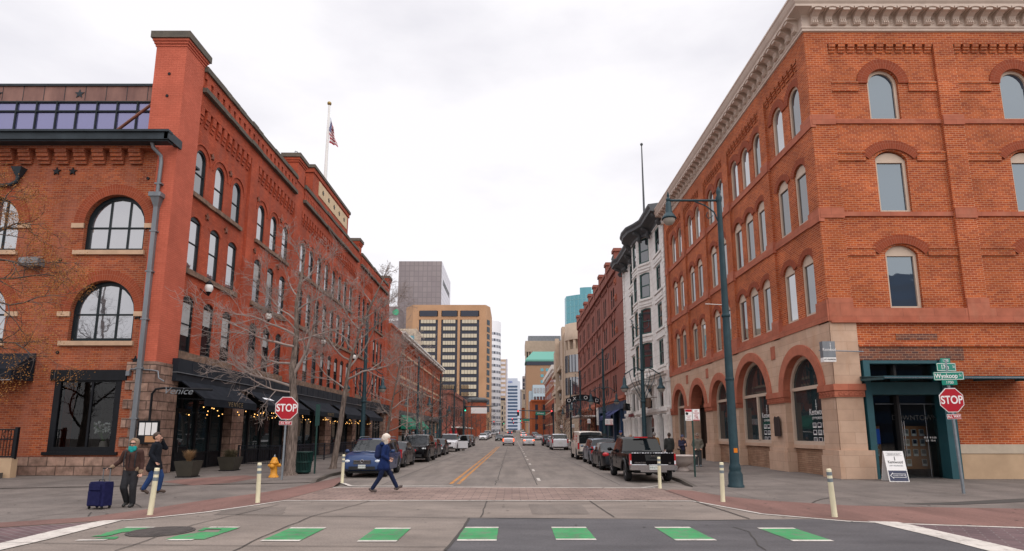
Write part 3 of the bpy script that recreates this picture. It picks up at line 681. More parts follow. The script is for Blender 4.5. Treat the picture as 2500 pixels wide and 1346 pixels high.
# upper ends of the piers
for u0, u1, zt in ((39.75, 41.1, 21.9), (56.75, 57.75, 21.3), (71.0, 72.3, 21.3)):
    p = MB(FE); p.box(u0 - .03, u1 + .03, -0.06, 1.0, 20.15, zt); p.box(u0 - .09, u1 + .09, -0.12, 1.06, zt - .35, zt - .2); p.box(u0 - .14, u1 + .14, -0.18, 1.1, zt - .2, zt)
    cp = MB(FE); cp.box(u0 - .22, u1 + .22, -0.26, 1.2, zt, zt + .3); cp.build('capstone', M['dark_cap'], LB, world=True); p.build('roof_pier', M['paint_brick'], LB, world=True)
# corner pier (the tall tower)
t = MB(); X0 = XL - 1.46
t.box(X0, XL + .02, YL - .02, YL + 1.6, 15.1, 20.35); t.box(XL - .86, XL + .02, YL - .02, YL + 1.6, 4.9, 15.1)
for k, (o, z0, z1) in enumerate(((.05, 20.35, 20.47), (.10, 20.47, 20.59), (.15, 20.59, 20.72))): t.box(X0 - o, XL + o, YL - o, YL + 1.6 + o, z0, z1)
t.build('corner_pier', M['paint_light'], LB, world=True)
t = MB(); t.box(X0 - .22, XL + .22, YL - .22, YL + 1.85, 20.72, 21.06); t.build('capstone', M['dark_cap'], LB, world=True)
for z in (18.9, 17.75, 15.9): MB().lathe([(.07, -.05), (.07, .04)], (X0 + .75, YL, z), 10, False, 'Y').build('tie_rod_end', M['black_metal'], LB, world=True)
# corbel table
c = w
for u0, u1, cs in BAYS:
    n = int((u1 - u0) / 0.58); st = (u1 - u0) / n
    for k in range(n):
        x = u0 + (k + .5) * st
        c.box(x - st * .27, x + st * .27, 0.0, .2, 17.85, 18.32); c.box(x - st * .27, x + st * .27, 0.05, .2, 17.65, 17.85); c.box(x - st * .27, x + st * .27, 0.1, .2, 17.45, 17.65)
# string course, parapet niches, coping
for nm, z0, z1, pr, mt in (('string_course', 19.0, 19.2, .2, 'dark_cap'), ('coping', 20.14, 20.38, .16, 'dark_cap')):
    for u0, u1 in ((26.92, 39.66), (41.2, 56.64), (57.85, 70.9)):
        b = MB(FE); rnd = random.Random(5); u = u0
        while u < u1 - .05:
            v = min(u1, u + rnd.uniform(.6, 1.1)); b.box(u, v, -pr - rnd.uniform(0, .05), .3, z0, z1 + rnd.uniform(0, .05)); u = v
        b.build(nm, M[mt], LB, world=True)
b = w
for u0, u1 in ((27.0, 39.6), (41.3, 56.6), (57.9, 70.8)):
    st = .62 if u0 < 40 else .36; n = int((u1 - u0) / st)
    for k in range(n):
        x = u0 + (k + .22) * st; b.box(x, x + st * .6, -.09, .0, 19.42, 19.80)
    b.box(u0, u1, -.09, 0, 19.2, 19.42); b.box(u0, u1, -.09, 0, 19.80, 20.14)
# raised parapet with the tan panel
g = MB(FE); g.box(42.9, 52.7, -.05, .9, 20.38, 22.6); g.box(42.8, 52.8, -.13, 1.0, 22.25, 22.6); g.build('raised_parapet', M['paint_brick'], LB, world=True)
g = MB(FE); g.box(42.7, 52.9, -.22, 1.1, 22.6, 22.85); g.build('coping', M['dark_cap'], LB, world=True)
g = MB(FE); g.box(44.2, 52.2, -.09, -.05, 20.9, 22.1); pn = g.build('sign_panel', M['tan_panel'], LB, world=True)
for k in range(5):
    g = MB(FE); g.prism(star_pts(45.2 + 1.5 * k, 21.5, .22), -.13, -.09); g.build('star', M['black_metal'], pn, world=True)
# sills, hood mouldings
h1 = w
for u0, u1, cs in BAYS:
    for z0, z1, pr in ((5.32, 5.68, .12), (9.52, 9.78, .1), (13.5, 13.72, .1)):
        b = MB(FE); u = cs[0] - .72; rnd = random.Random(int(z0 * 10))
        while u < cs[-1] + .7:
            v = min(cs[-1] + .72, u + rnd.uniform(.5, .9)); b.box(u, v, .16 - pr - rnd.uniform(0, .06), .3, z0, z1); u = v
        b.build('sill', M['brown_sill'], LB, world=True)
    for cc in cs:
        arch_band(h1, cc - .78, cc + .78, 15.64, .78, .07, .10, .16, 14)
        arch_band(h1, cc - .56, cc + .56, 8.25, .27, .25, .145, .16, 8); arch_band(h1, cc - .56, cc + .56, 12.3, .27, .25, .145, .16, 8)
w.build('wall', M['paint_brick'], LB, world=True)
def rect_win(g, bl=None): return Repeat(make_window(1.02, 2.82, .25, M['black_green'], M[g], .10, [('h', .5)], head=.02, dep=.16, blind=bl), LB, FE, R(90))
def arch_win(g): return Repeat(make_window(1.02, 2.43, .51, M['black_green'], M[g], .10, [('h', .47)], dep=.16), LB, FE, R(90))
lo = [rect_win('glass_dark', .42), rect_win('glass_dark', .7), rect_win('glass_dark'), rect_win('glass_sky')]
mid = [rect_win('glass_mid'), rect_win('glass_bright'), rect_win('glass_mid', .45)]; hi = [arch_win('glass_bright'), arch_win('glass_mid')]
rnd = random.Random(12)
for u0, u1, cs in BAYS:
    for cc in cs:
        (rnd.choice(lo[:2]) if cc < 33 else rnd.choice(lo)).at(cc, .21, 5.68); rnd.choice(mid).at(cc, .21, 9.78); rnd.choice(hi).at(cc, .21, 13.72)
# wall anchors
for u in (28.6, 30.6, 34.2, 37.8, 43.1, 47, 50.8): 
    for z in (16.3, 12.95): MB(FE).prism(star_pts(u, z, .2), .08, .16).build('anchor_plate', M['rust'], LB, world=True)
# ground floor: stone piers, dark shopfronts, fascia, awnings
for u0, u1 in ((32.6, 34.0), (41.2, 42.2), (49.0, 50.6), (57.3, 58.6), (64.3, 65.5), (71.2, 72.3)):
    s = MB(FE); s.box(u0, u1, -.04, .6, 0.0, 4.3); s.build('stone_pier', M['rock_stone'], LB, world=True)
s = MB()
s.box(XL - .88, XL + .06, YL - .06, YL + 1.75, 0.0, 4.95)
rnd = random.Random(3)
for k in range(12):
    z = .41 * k; s.box(XL - .88 - (.35 if k % 2 else 0), XL - .8, YL - .05 - rnd.uniform(0, .03), YL + .1, z, z + .40)
s.build('stone_pier', M['rock_stone'], LB, world=True)
segs = [(27.05, 32.6), (34.0, 41.2), (42.2, 49.0), (50.6, 57.3), (58.6, 64.3), (65.5, 71.2)]
for u0, u1 in segs:
    sf = MB(FE); sf.box(u0, u1, .5, .58, 0, .75); sf.box(u0, u1, .46, .62, .75, .85); sf.box(u0, u1, .5, .56, 3.6, 4.3)
    n = 4
    for k in range(n + 1):
        x = u0 + (u1 - u0) * k / n; sf.box(x - .09, x + .09, .44, .6, 0, 4.2)
        if k < n: sf.box(x + .25, x + (u1 - u0) / n - .25, .485, .5, .14, .62)
    sf.box(u0 - .3, u1 + .3, -.2, .6, 4.22, 4.3)
    sf.build('shopfront', M['black_metal'], LB, world=True)
    gl = MB(FE); gl.box(u0, u1, .54, .56, .8, 3.65); gl.build('shop_window', M['glass_shop'], LB, world=True)
inn = MB(FE); inn.poly([(26.5, 3.0, 0), (71.3, 3.0, 0), (71.3, 3.0, 4.4), (26.5, 3.0, 4.4)]); inn.poly([(26.5, .6, .02), (71.3, .6, .02), (71.3, 3, .02), (26.5, 3, .02)])
inn.build('room_behind', M['interior'], LB, world=True)
# entrance door of the first bay
dr = MB(FE); dr.box(27.9, 29.2, .40, .47, 0, 3.0); dr.box(28.0, 29.1, .385, .40, .2, 1.0); dd = dr.build('door', M['black_metal'], LB, world=True)
dh = MB(FE); dh.box(28.1, 28.16, .3, .34, .9, 1.5); dh.build('handle', M['chrome'], dd, world=True)
dl = MB(FE); dl.box(28.12, 28.98, .38, .388, 1.15, 2.8); dl.build('pane', M['glass_shop'], dd, world=True)
fa = MB(FE); fa.box(26.5, 73.2, -.30, 0.02, 4.62, 5.25); fa.box(26.52, 73.18, -.26, 0.02, 4.2, 4.62)
u = 26.5
while u < 73: fa.box(u, u + .03, -.315, -.30, 4.63, 5.24); u += 1.22
fa.build('fascia', M['fascia'], LB, world=True)
fa = MB(FE); fa.box(26.5, 73.2, -.33, -.02, 4.585, 4.62); fa.build('fascia_flashing', M['zinc'], LB, world=True)
for k, (u0, u1) in enumerate(((26.9, 32.4), (33.9, 41.0), (42.0, 48.9), (50.2, 57.2), (58.4, 64.4))):
    a = MB(FE); a.add([(u0, -.27, 4.25), (u1, -.27, 4.25), (u1, -1.45, 3.42), (u0, -1.45, 3.42), (u0, -.27, 4.21), (u1, -.27, 4.21), (u1, -1.45, 3.38), (u0, -1.45, 3.38)],
                      [(0, 1, 2, 3), (7, 6, 5, 4), (0, 3, 7, 4), (2, 1, 5, 6), (1, 0, 4, 5)])
    aw = a.build('awning', M['awning'], LB, world=True)
    v = MB(FE); v.box(u0, u1, -1.47, -1.45, 3.06, 3.42); v.build('valance', M['awning'], aw, world=True)
    for q in (u0 + .05, u1 - .05):
        r = MB(FE); r.bar((q, -.2, 3.4), (q, -1.43, 3.36), .04); r.bar((q, -1.43, 3.36), (q, -.28, 4.2), .04)
        r.build('awning_frame', M['black_metal'], aw, world=True)
    if k in (0, 2):
        M['letter_gold'] = M.get('letter_gold') or pbr('gold_lettering', (0.22, 0.15, 0.07), 0.6)
        text('lettering', 'VENICE', .34, M['letter_gold'], aw, TR(*(-LB.location)) @ TR(XL + 1.478, (u0 + u1) / 2 + .3, 3.235) @ RZ(R(90)) @ RX(R(90)), space=1.5, depth=.003)
    if k == 1:
        sn = MB(FE); sn.add([(u0 + .8, -.75, 3.925), (u0 + 1.9, -.75, 3.925), (u0 + 2.2, -.95, 3.785), (u0 + .8, -.9, 3.82)], [(0, 1, 2, 3)]); sn.build('snow_patch', M['snow'], aw, world=True)
# globe lanterns on the wall
for i, (u, z) in enumerate(((28.6, 8.9), (35.9, 8.95), (46.7, 9.0), (56.0, 9.0))):
    l = MB(FE); l.lathe([(.03, 0), (.14, .03), (.20, .06), (.06, .22), (.02, .26)], (u, -.28, z + .38), 10); l.bar((u, .16, z + .2), (u, -.2, z - .12), .04); l.lathe([(.03, -.2), (.09, -.08), (.15, 0)], (u, -.28, z + .02), 10)
    ln = l.build('wall_lantern', M['black_metal'], LB, world=True)
    gq = MB(FE); gq.lathe([(.13, 0), (.2, .16), (.19, .3), (.16, .38)], (u, -.28, z + .02), 12); gq.build('globe', M['white_paint'], ln, world=True)
# ------- Wynkoop front wing
fw = MB(FF)
def arch_op(c, hw, s, sp): return (c - hw, c + hw, s, sp, hw)
lefts = [-32.6, -25.55, -18.55]
X1 = XL - .84
wall_cell(fw, -22.1, X1, 9.45, 15.0, arch_op(-18.32, 1.40, 10.05, 11.35), 0, .34, 18)
wall_cell(fw, -22.1, X1, 4.62, 9.45, arch_op(-18.42, 1.44, 5.85, 7.2), 0, .34, 18)
wall_cell(fw, -22.1, X1, .78, 4.62, (-20.15, -17.2, .95, 4.5, 0), 0, .3)
wall_cell(fw, -29.2, -22.1, 9.45, 15.0, arch_op(-24.1, 1.36, 10.05, 11.35), 0, .34, 18)
wall_cell(fw, -29.2, -22.1, 4.62, 9.45, arch_op(-24.2, 1.44, 5.85, 7.2), 0, .34, 18)
wall_cell(fw, -29.2, -22.1, .78, 4.62, (-26.0, -22.9, .95, 4.2, 0), 0, .3)
wall_cell(fw, -40, -29.2, .78, 15.0)
fw.box(-40, X1, .4, .6, 5.2, 15); fw.box(-40, -26.5, .4, .6, .7, 5.2); fw.box(-22.4, -21.2, .4, .6, .7, 5.2)
n = 24
for k in range(n):
    x = X1 - .95 - .86 * k
    for q, (z0, z1, pr) in enumerate(((14.72, 14.9, .34), (14.54, 14.72, .28), (14.38, 14.54, .21), (14.24, 14.38, .13))): fw.box(x - .27, x + .27, -pr, .0, z0, z1)
fw.box(-40, X1, -.36, 0, 14.9, 15.02)
fw.build('front_wing_wall', M['wing_brick'], LB, world=True)
b = MB(FF); b.box(-40, XL - .9, -.1, .02, 0, .80)
b.build('stone_base', M['rock_stone'], LB, world=True)
for c, hw, sp in ((-18.32, 1.40, 11.35), (-18.42, 1.44, 7.2), (-24.1, 1.36, 11.35), (-24.2, 1.44, 7.2)): 
    b = MB(FF); arch_band(b, c - hw, c + hw, sp, hw, .48, -.05, 0, 20); b.build('brick_arch', M['arch_brick'], LB, world=True)
for c, hw, sl, sp in ((-18.32, 1.40, 10.05, 11.35), (-18.42, 1.44, 5.85, 7.2), (-24.1, 1.36, 10.05, 11.35), (-24.2, 1.44, 5.85, 7.2)):
    b = MB(FF); b.box(c - hw - .32, c + hw + .12, -.12, .2, sl - .2, sl); b.build('sill', M['tan_sill'], LB, world=True)
    for sgn in (-1, 1):
        b = MB(FF); x = c + sgn * (hw + .28); b.box(x - .28, x + .28, -.07, .04, sp - .22, sp - .0); b.build('springer_stone', M['tan_sill'], LB, world=True)
ra = Repeat(make_window(2.80, 2.70, 1.40, M['black_green'], M['glass_bright'], .17, [('h', .43), ('v', .36), ('v', .68)], dep=.2, bw=.07), LB, FF, 0)
rb = Repeat(make_window(2.88, 2.79, 1.44, M['black_green'], M['glass_bright'], .17, [('h', .45), ('v', .36), ('v', .68)], dep=.2, bw=.07), LB, FF, 0)
ra.at(-18.32, .2, 10.05); ra.at(-24.1, .2, 10.05); rb.at(-18.42, .2, 5.85); rb.at(-24.2, .2, 5.85)
b = MB(FF); b.box(-20.35, -17.0, -.06, .1, 4.1, 4.56); b.build('shop_header', M['black_metal'], LB, world=True)
sw = make_window(2.95, 3.55, 0, M['black_metal'], M['clear_glass'], .26, [('v', .56), ('h', .88)], dep=.3, bw=.09)
Repeat(sw, LB, FF, 0).at(-18.675, .0, .95)
Repeat(make_window(3.1, 3.25, 0, M['black_metal'], M['glass_shop'], .2, [('v', .5)], dep=.3, bw=.09), LB, FF, 0).at(-24.45, .0, .95)
b = MB(FF); b.box(-20.3, -17.05, -.1, .1, .87, 1.0); b.build('shop_sill', M['black_metal'], LB, world=True)
b = MB(FF); b.poly([(-21, 2.4, .8), (-16.9, 2.4, .8), (-16.9, 2.4, 4.6), (-21, 2.4, 4.6)]); b.poly([(-21, .4, 1.0), (-16.9, .4, 1.0), (-16.9, 2.4, 1.0), (-21, 2.4, 1.0)]); b.box(-18.9, -18.6, 2.0, 2.3, 1, 4.5); b.build('room_behind', M['interior'], LB, world=True)
# gutter, downpipe, rain heads
b = MB(FF); b.box(-40, XL + .02, -.78, -.36, 15.02, 15.1); b.box(-40, XL + .05, -.86, -.70, 15.08, 15.42); b.box(-40, XL + .12, -.95, -.6, 15.42, 15.52); b.box(XL - .12, XL + .1, -.86, .2, 15.1, 15.5); b.build('gutter', M['gutter'], LB, world=True)
b = MB(FF); b.tube([(-16.62, -.6, 15.1), (-16.6, -.5, 14.85), (-16.4, -.2, 14.6), (-16.38, -.15, 14.3), (-16.42, -.13, 12.7)], .085, 10)
b.box(-16.68, -16.12, -.38, .0, 12.55, 12.75); b.add([(-16.62, -.34, 12.55), (-16.18, -.34, 12.55), (-16.18, 0, 12.55), (-16.62, 0, 12.55), (-16.50, -.2, 12.1), (-16.3, -.2, 12.1), (-16.3, 0, 12.1), (-16.5, 0, 12.1)], [(0, 1, 5, 4), (1, 2, 6, 5), (3, 0, 4, 7), (4, 5, 6, 7)])
b.box(-16.5, -16.30, -.2, -.04, .1, 12.1)
for z in (13.2, 10.9, 9.0, 6.8, 4.6, 2.4): b.box(-16.56, -16.24, -.215, -.0, z, z + .07)
b.build('downpipe', M['zinc'], LB, world=True)
b = MB(FF); b.add([(-23.2, -.36, 14.0), (-22.7, -.36, 14.0), (-22.7, 0, 14.0), (-23.2, 0, 14.0), (-23.05, -.22, 13.6), (-22.88, -.22, 13.6), (-22.88, -.05, 13.6), (-23.05, -.05, 13.6)], [(0, 1, 5, 4), (1, 2, 6, 5), (2, 3, 7, 6), (3, 0, 4, 7), (0, 3, 2, 1), (4, 5, 6, 7)])
b.tube([(-22.96, -.14, 13.62), (-23.0, -.14, 13.35), (-23.25, -.14, 13.2), (-24.5, -.14, 13.05), (-27, -.14, 12.9)], .085, 8); b.build('rain_head', M['gutter'], LB, world=True)
for x, z in ((-21.3, 13.9), (-20.55, 13.9), (-16.75, 11.2), (-16.8, 7.0), (-16.7, 5.0)): MB(FF).prism(star_pts(x, z, .2), -.06, 0).build('anchor_plate', M['black_metal'], LB, world=True)
for x, z in ((-17.0, 13.55), (-20.6, 9.6), (-20.2, 5.35)): MB(FF).lathe([(.07, -.05), (.07, .03)], (x, 0, z), 10, False, 'Y').build('tie_rod_end', M['black_metal'], LB, world=True)
b = MB(FF); b.box(-22.2, -21.3, -.4, 0, 9.25, 9.6); b.add([(-22.2, -.4, 9.6), (-21.3, -.4, 9.6), (-21.35, -.05, 9.75), (-22.15, -.05, 9.75)], [(0, 1, 2, 3)]); fl = b.build('floodlight', M['zinc'], LB, world=True)
b = MB(FF); b.tube([(-16.9, -.1, 4.45), (-16.8, -.1, 4.6), (-15.9, -.1, 4.55), (-15.6, -.1, 4.5), (-15.55, -.1, 4.2), (-15.3, -.08, 4.05)], .03, 6); b.box(-16.98, -16.82, -.16, .0, 4.3, 4.5); b.build('conduit', M['zinc'], LB, world=True)
# clerestory set back on the roof, behind the corner pier
b = MB(facade_front(0, 27.5)); b.box(-40, -17.3, 0.0, .3, 18.85, 19.72); b.build('copper_band', M['copper'], LB, world=True)
b = MB(facade_front(0, 27.5)); b.box(-40, -17.3, -.07, .4, 19.68, 19.8); x = -17.9
while x > -40: b.box(x - .012, x + .012, -.015, .0, 18.9, 19.68); x -= 1.08
b.build('copper_seam', M['gutter'], LB, world=True)
for x in (-22.52, -26.8, -18.25):
    b = MB(facade_front(0, 27.5)); b.prism(star_pts(x, 19.25, .26), -.03, 0); b.build('star', M['gutter'], LB, world=True)
b = MB(facade_front(0, 27.55)); b.poly([(-40, 0, 14.9), (-17.3, 0, 14.9), (-17.3, 0, 18.85), (-40, 0, 18.85)]); b.build('clerestory_glass', M['glass_violet'], LB, world=True)
b = MB(facade_front(0, 27.5)); x = -18.4
while x > -40: b.box(x - .035, x + .035, -.03, .05, 15, 18.85); x -= 1.045
for z in (18.8, 18.28, 16.88): b.box(-40, -17.3, -.035, .05, z - .035, z + .035)
b.build('clerestory_bars', M['black_green'], LB, world=True)
b = MB(); b.tube([(-20.4, 26.7, 16.2), (-17.25, 26.7, 19.0)], .07, 8); b.build('roof_brace', M['rust'], LB, world=True)
b = MB(); b.box(-40, XL - .1, YL + .4, 27.5, 15.0, 15.1); b.build('roof', M['gutter'], LB, world=True)
# penthouse seen behind the second pier, and its two curved roof lamps
b = MB(FE); b.box(36.5, 40.2, 4.0, 5.6, 19, 24.3); b.build('roof_penthouse', M['copper'], LB, world=True)
for x, u in ((1.4, 43.5), (1.5, 52.5)):
    b = MB(FE); b.tube([(u, x, 20), (u, x, 23.4), (u - .1, x, 23.8), (u - .5, x, 24.05), (u - .9, x, 23.9), (u - 1.0, x, 23.5)], .035, 6); b.lathe([(.02, .2), (.12, .1), (.16, 0), (.1, -.12)], (u - 1, x, 23.3), 8); b.build('roof_lamp', M['zinc'], LB, world=True)
b = MB(FE)
for u in (41.5, 42.2, 42.9): b.bar((u, .6, 20), (u, .6, 21.9), .06)
for z in (21.3, 21.85): b.bar((41.3, .6, z), (43, .6, z), .05)
b.build('roof_railing', M['black_metal'], LB, world=True)
# black awning and canopy further left on the front
b = MB(FF); b.add([(-27, -.05, 5.3), (-21.1, -.05, 5.3), (-21.1, -1.2, 4.5), (-27, -1.2, 4.5), (-27, -1.2, 4.05), (-21.1, -1.2, 4.05), (-21.1, -.05, 4.05), (-27, -.05, 4.05)],
                  [(0, 3, 2, 1), (3, 4, 5, 2), (2, 5, 6, 1)]); a2 = b.build('awning', M['awning'], LB, world=True)
b = MB(FF); b.box(-27, -21.08, -1.23, -1.18, 4.0, 4.04); b.build('awning_frame', M['zinc'], a2, world=True)
# ------- bits along the left pavement and on the roof
fp = MB(); fp.lathe([(.17, 19), (.16, 25), (.09, 32.4)], (-17.25, 50, 0), 12); fo = fp.build('flagpole', M['white_paint']); tag(fo, 'tall white flagpole with a gilded ball on the roof of the painted brick building', 'flagpole')
fb = MB(); fb.ball((-17.25, 50, 32.55), .2); fb.build('finial', M['gold'], fo)
def flag():
    nx, nz = 22, 26; m = MB(); Wd, Hd = 2.1, 3.0
    def P(i, j):
        u, v = i / nx, j / nz     # u away from the pole, v down the hoist: the flag hangs limp
        x = .10 + u * (.55 + .75 * v) * .62 + .05 * math.sin(v * 9)
        y = .22 * math.sin(u * 11 + v * 2.5) * u
        z = -v * Hd * (.62 + .25 * (1 - u)) - u * 1.15
        return (-17.2 + x, 50 + y, 31.2 + z)
    vs = [P(i, j) for j in range(nz + 1) for i in range(nx + 1)]
    for j in range(nz):
        for i in range(nx):
            u, v = (i + .5) / nx, (j + .5) / nz
            m.cm = 2 if (u < .42 and v < .54) else (0 if j % 4 < 2 else 1)
            if m.cm == 2 and (i + j) % 3 == 0 and j % 2: m.cm = 1
            k = j * (nx + 1) + i; m.add([vs[k], vs[k + 1], vs[k + nx + 2], vs[k + nx + 1]], [(0, 1, 2, 3)], True)
    return m.build('flag', [pbr('flag_red', (0.36, 0.04, 0.06), .85), pbr('flag_white', (0.66, 0.60, 0.60), .85), pbr('flag_blue', (0.045, 0.07, 0.21), .85)])
tag(flag(), 'limp red white and blue striped flag with stars near the top of the white pole', 'flag')
# railing round the terrace
rl = thing('terrace_railing', 'dark metal railing with close bars round the terrace under the charcoal awnings', 'railing', (-14.7, 33, 0))
def rail_run(pts, hgt=1.1):
    b = MB(); posts = []
    for (xa, ya), (xb, yb) in zip(pts[:-1], pts[1:]):
        L = math.hypot(xb - xa, yb - ya); n = max(1, round(L / 2.3))
        for z in (.12, .92, hgt): b.bar((xa, ya, z), (xb, yb, z), .035 if z < 1 else .05)
        k = int(L / .125)
        for i in range(1, k): q = i / k; b.bar((xa + (xb - xa) * q, ya + (yb - ya) * q, .12), (xa + (xb - xa) * q, ya + (yb - ya) * q, hgt - .02), .014)
        for i in range(n + 1): q = i / n; posts.append((xa + (xb - xa) * q, ya + (yb - ya) * q))
    b.build('bars', M['fence'], rl, world=True)
    for x, y in dict.fromkeys(posts):
        p = MB(); p.box(x - .04, x + .04, y - .04, y + .04, 0, hgt + .05); p.build('post', M['fence'], rl, world=True)
rail_run([(-15.3, 32.7), (-13.0, 32.7), (-12.9, 33.2), (-12.9, 56.5), (-15.3, 56.5)])
lf = thing('patio_fence', 'black ornamental patio fence on a beige wall at the left edge', 'fence', (-23, YL - 1.2, 0))
b = MB(); 
for z in (.85, 1.55, 1.95): b.bar((-28, YL - 1.2, z), (-20.5, YL - 1.2, z), .05)
for k in range(60): b.bar((-28 + .125 * k, YL - 1.2, .85), (-28 + .125 * k, YL - 1.2, 1.95), .02)
for k in range(15): b.tube([(-27.9 + .5 * k + .18 * math.cos(a), YL - 1.2, 1.75 + .16 * math.sin(a)) for a in [i * PI / 5 for i in range(11)]], .014, 4)
b.box(-20.56, -20.44, YL - 1.26, YL - 1.14, .75, 2.05); b.build('bars', M['black_metal'], lf, world=True)
b = MB(); b.box(-40, -20.45, YL - 1.35, YL - 1.05, 0, .78); tag(b.build('garden_wall', M['stucco']), 'low beige rendered wall under the black fence at the left edge', 'wall')
b = MB(); b.box(-26, -20.6, YL - 1.9, YL - 1.5, 0, .22); tag(b.build('stone_step', M['kerb']), 'long grey stone step on the pavement beside the beige wall', 'step')
# lit string under the awnings
sl = thing('string_lights', 'string of small warm bulbs hung under the charcoal awnings', 'string lights', (XL + 1.2, 27, 3))
bl = None; cb = MB(); rnd = random.Random(8); prev = None; u = 27.0
while u < 60:
    q = (XL + 1.0 + rnd.uniform(-.5, .5), u, 3.05 - rnd.uniform(0, .42)); 
    if prev: cb.tube([prev, tuple((a + c) / 2 - (.1 if i == 2 else 0) for i, (a, c) in enumerate(zip(prev, q))), q], .008, 4)
    if bl is None:
        m = MB(); m.ball((0, 0, 0), .027, 8, 6); bl = m.build('bulb', M['bulb'], sl)
        bl.location = Vector(q) - sl.location
    else:
        c = bl.copy(); COL.objects.link(c); c.location = Vector(q) - sl.location
    prev = (q[0], q[1], q[2] + .06); u += rnd.uniform(.3, .62)
cb.build('cable', M['black_metal'], sl, world=True)
# menu box with its curved arm, planters with dry grass
mn = thing('menu_case', 'black menu case with white sheets and a curved arm on the stone corner pier', 'menu case', (XL + .2, YL + 1.2, 1.4))
b = MB(); b.box(XL - .35, XL + .55, YL - .26, YL - .14, 1.35, 2.35); b.tube([(XL + .1, YL - .2, 2.35), (XL + .1, YL - .2, 3.5), (XL + .25, YL - .2, 3.7), (XL + .6, YL - .2, 3.75), (XL + 2.2, YL + .8, 3.75)], .05, 8); b.build('case', M['black_metal'], mn, world=True)
for k in range(3):
    b = MB(); x = XL - .27 + .27 * k; b.box(x, x + .23, YL - .268, YL - .26, 1.72, 2.25); b.build('sheet', M['sign_white'], mn, world=True)
b = MB(); b.box(XL + .02, XL + .5, YL - .27, YL - .26, 1.42, 1.68); b.build('card', pbr('tan_card', (.45, .22, .1), .7), mn, world=True)
text('lettering', 'Venice', .42, M['zinc'], mn, TR(*(-mn.location)) @ TR(XL + 1.15, YL - .1, 3.62) @ RZ(R(25)) @ RX(R(90)), shear=.35, depth=.01)
def grass_pot(name, label, loc, wide, tuft, seed):
    t = thing(name, label, 'planter', loc)
    b = MB(); s = wide / 2
    pr = [(s * .72, .04), (s * .95, .5), (s, .62), (s * 1.02, .66), (s * .9, .66), (s * .88, .6)]
    vs = []; 
    for r, z in pr: vs += [(-r, -r, z), (r, -r, z), (r, r, z), (-r, r, z)]
    b.add(vs, [(4 * i + k, 4 * i + (k + 1) % 4, 4 * i + 4 + (k + 1) % 4, 4 * i + 4 + k) for i in range(len(pr) - 1) for k in range(4)]); b.poly([(-s * .88, -s * .88, .6), (s * .88, -s * .88, .6), (s * .88, s * .88, .6), (-s * .88, s * .88, .6)])
    b.build('pot', M['planter'], t); b = MB(); b.box(-s * .85, s * .85, -s * .85, s * .85, 0, .045); b.build('saucer', M['black_metal'], t)
    g = MB(); rnd = random.Random(seed)
    for k in range(420):
        a = rnd.uniform(0, 2 * PI); sp = rnd.random() ** .6 * (.33 if tuft else .42); L = rnd.uniform(.25, .55) if tuft else rnd.uniform(.2, .5)
        x0, y0 = rnd.uniform(-.05, .05) * (1 if tuft else 5), rnd.uniform(-.05, .05) * (1 if tuft else 3); dx, dy = math.cos(a) * sp, math.sin(a) * sp; wd = .006
        px, py = -math.sin(a) * wd, math.cos(a) * wd
        g.add([(x0 - px, y0 - py, .6), (x0 + px, y0 + py, .6), (x0 + dx * .6 + px, y0 + dy * .6 + py, .6 + L * .7), (x0 + dx * .6 - px, y0 + dy * .6 - py, .6 + L * .7), (x0 + dx, y0 + dy, .6 + L)], [(0, 1, 2, 3), (3, 2, 4)])
    g.build('dry_grass' if tuft else 'shrub', M['dry_grass'] if tuft else M['hedge'], t)
grass_pot('planter', 'dark square pot with a straw tuft nearest the stone corner pier', (-13.45, 24.4, .004), .78, True, 1)
grass_pot('planter', 'dark square pot with a wide dull shrub beside the terrace railing', (-13.75, 28.6, .004), .85, False, 2)
# flowers and plant in the shop window
vz = thing('flower_vase', 'vase of white orchids and a tall green plant inside the black framed shop window', 'vase', (-18.4, YL + .95, 1.0))
b = MB(); b.lathe([(.1, 0), (.17, .15), (.14, .35), (.1, .45)], (0, 0, .0), 12); b.build('vase', M['bowl'], vz)
rnd = random.Random(4); b = MB(); b2 = MB()
for k in range(9):
    a = rnd.uniform(-1.2, 1.2); pts = [(0, 0, .4), (a * .25, rnd.uniform(-.2, .2), .95), (a * .6, rnd.uniform(-.3, .3), 1.25)]; b2.tube(pts, .01, 4)
    for q in range(7): b.ball((a * .6 * (.5 + q * .08) + rnd.uniform(-.07, .07), rnd.uniform(-.2, .2), .85 + q * .07 + rnd.uniform(-.05, .05)), .05, 6, 4)
b.build('blossom', M['sign_white'], vz); 
for k in range(26): x = .95 + rnd.uniform(-.12, .12); b2.tube([(x, 0, 0), (x + rnd.uniform(-.1, .1), 0, .7), (x + rnd.uniform(-.25, .25), 0, rnd.uniform(1.0, 1.6))], [.014, .012, .004], 4)
b2.build('greenery', pbr('plant_green', (.06, .16, .03), .7), vz)

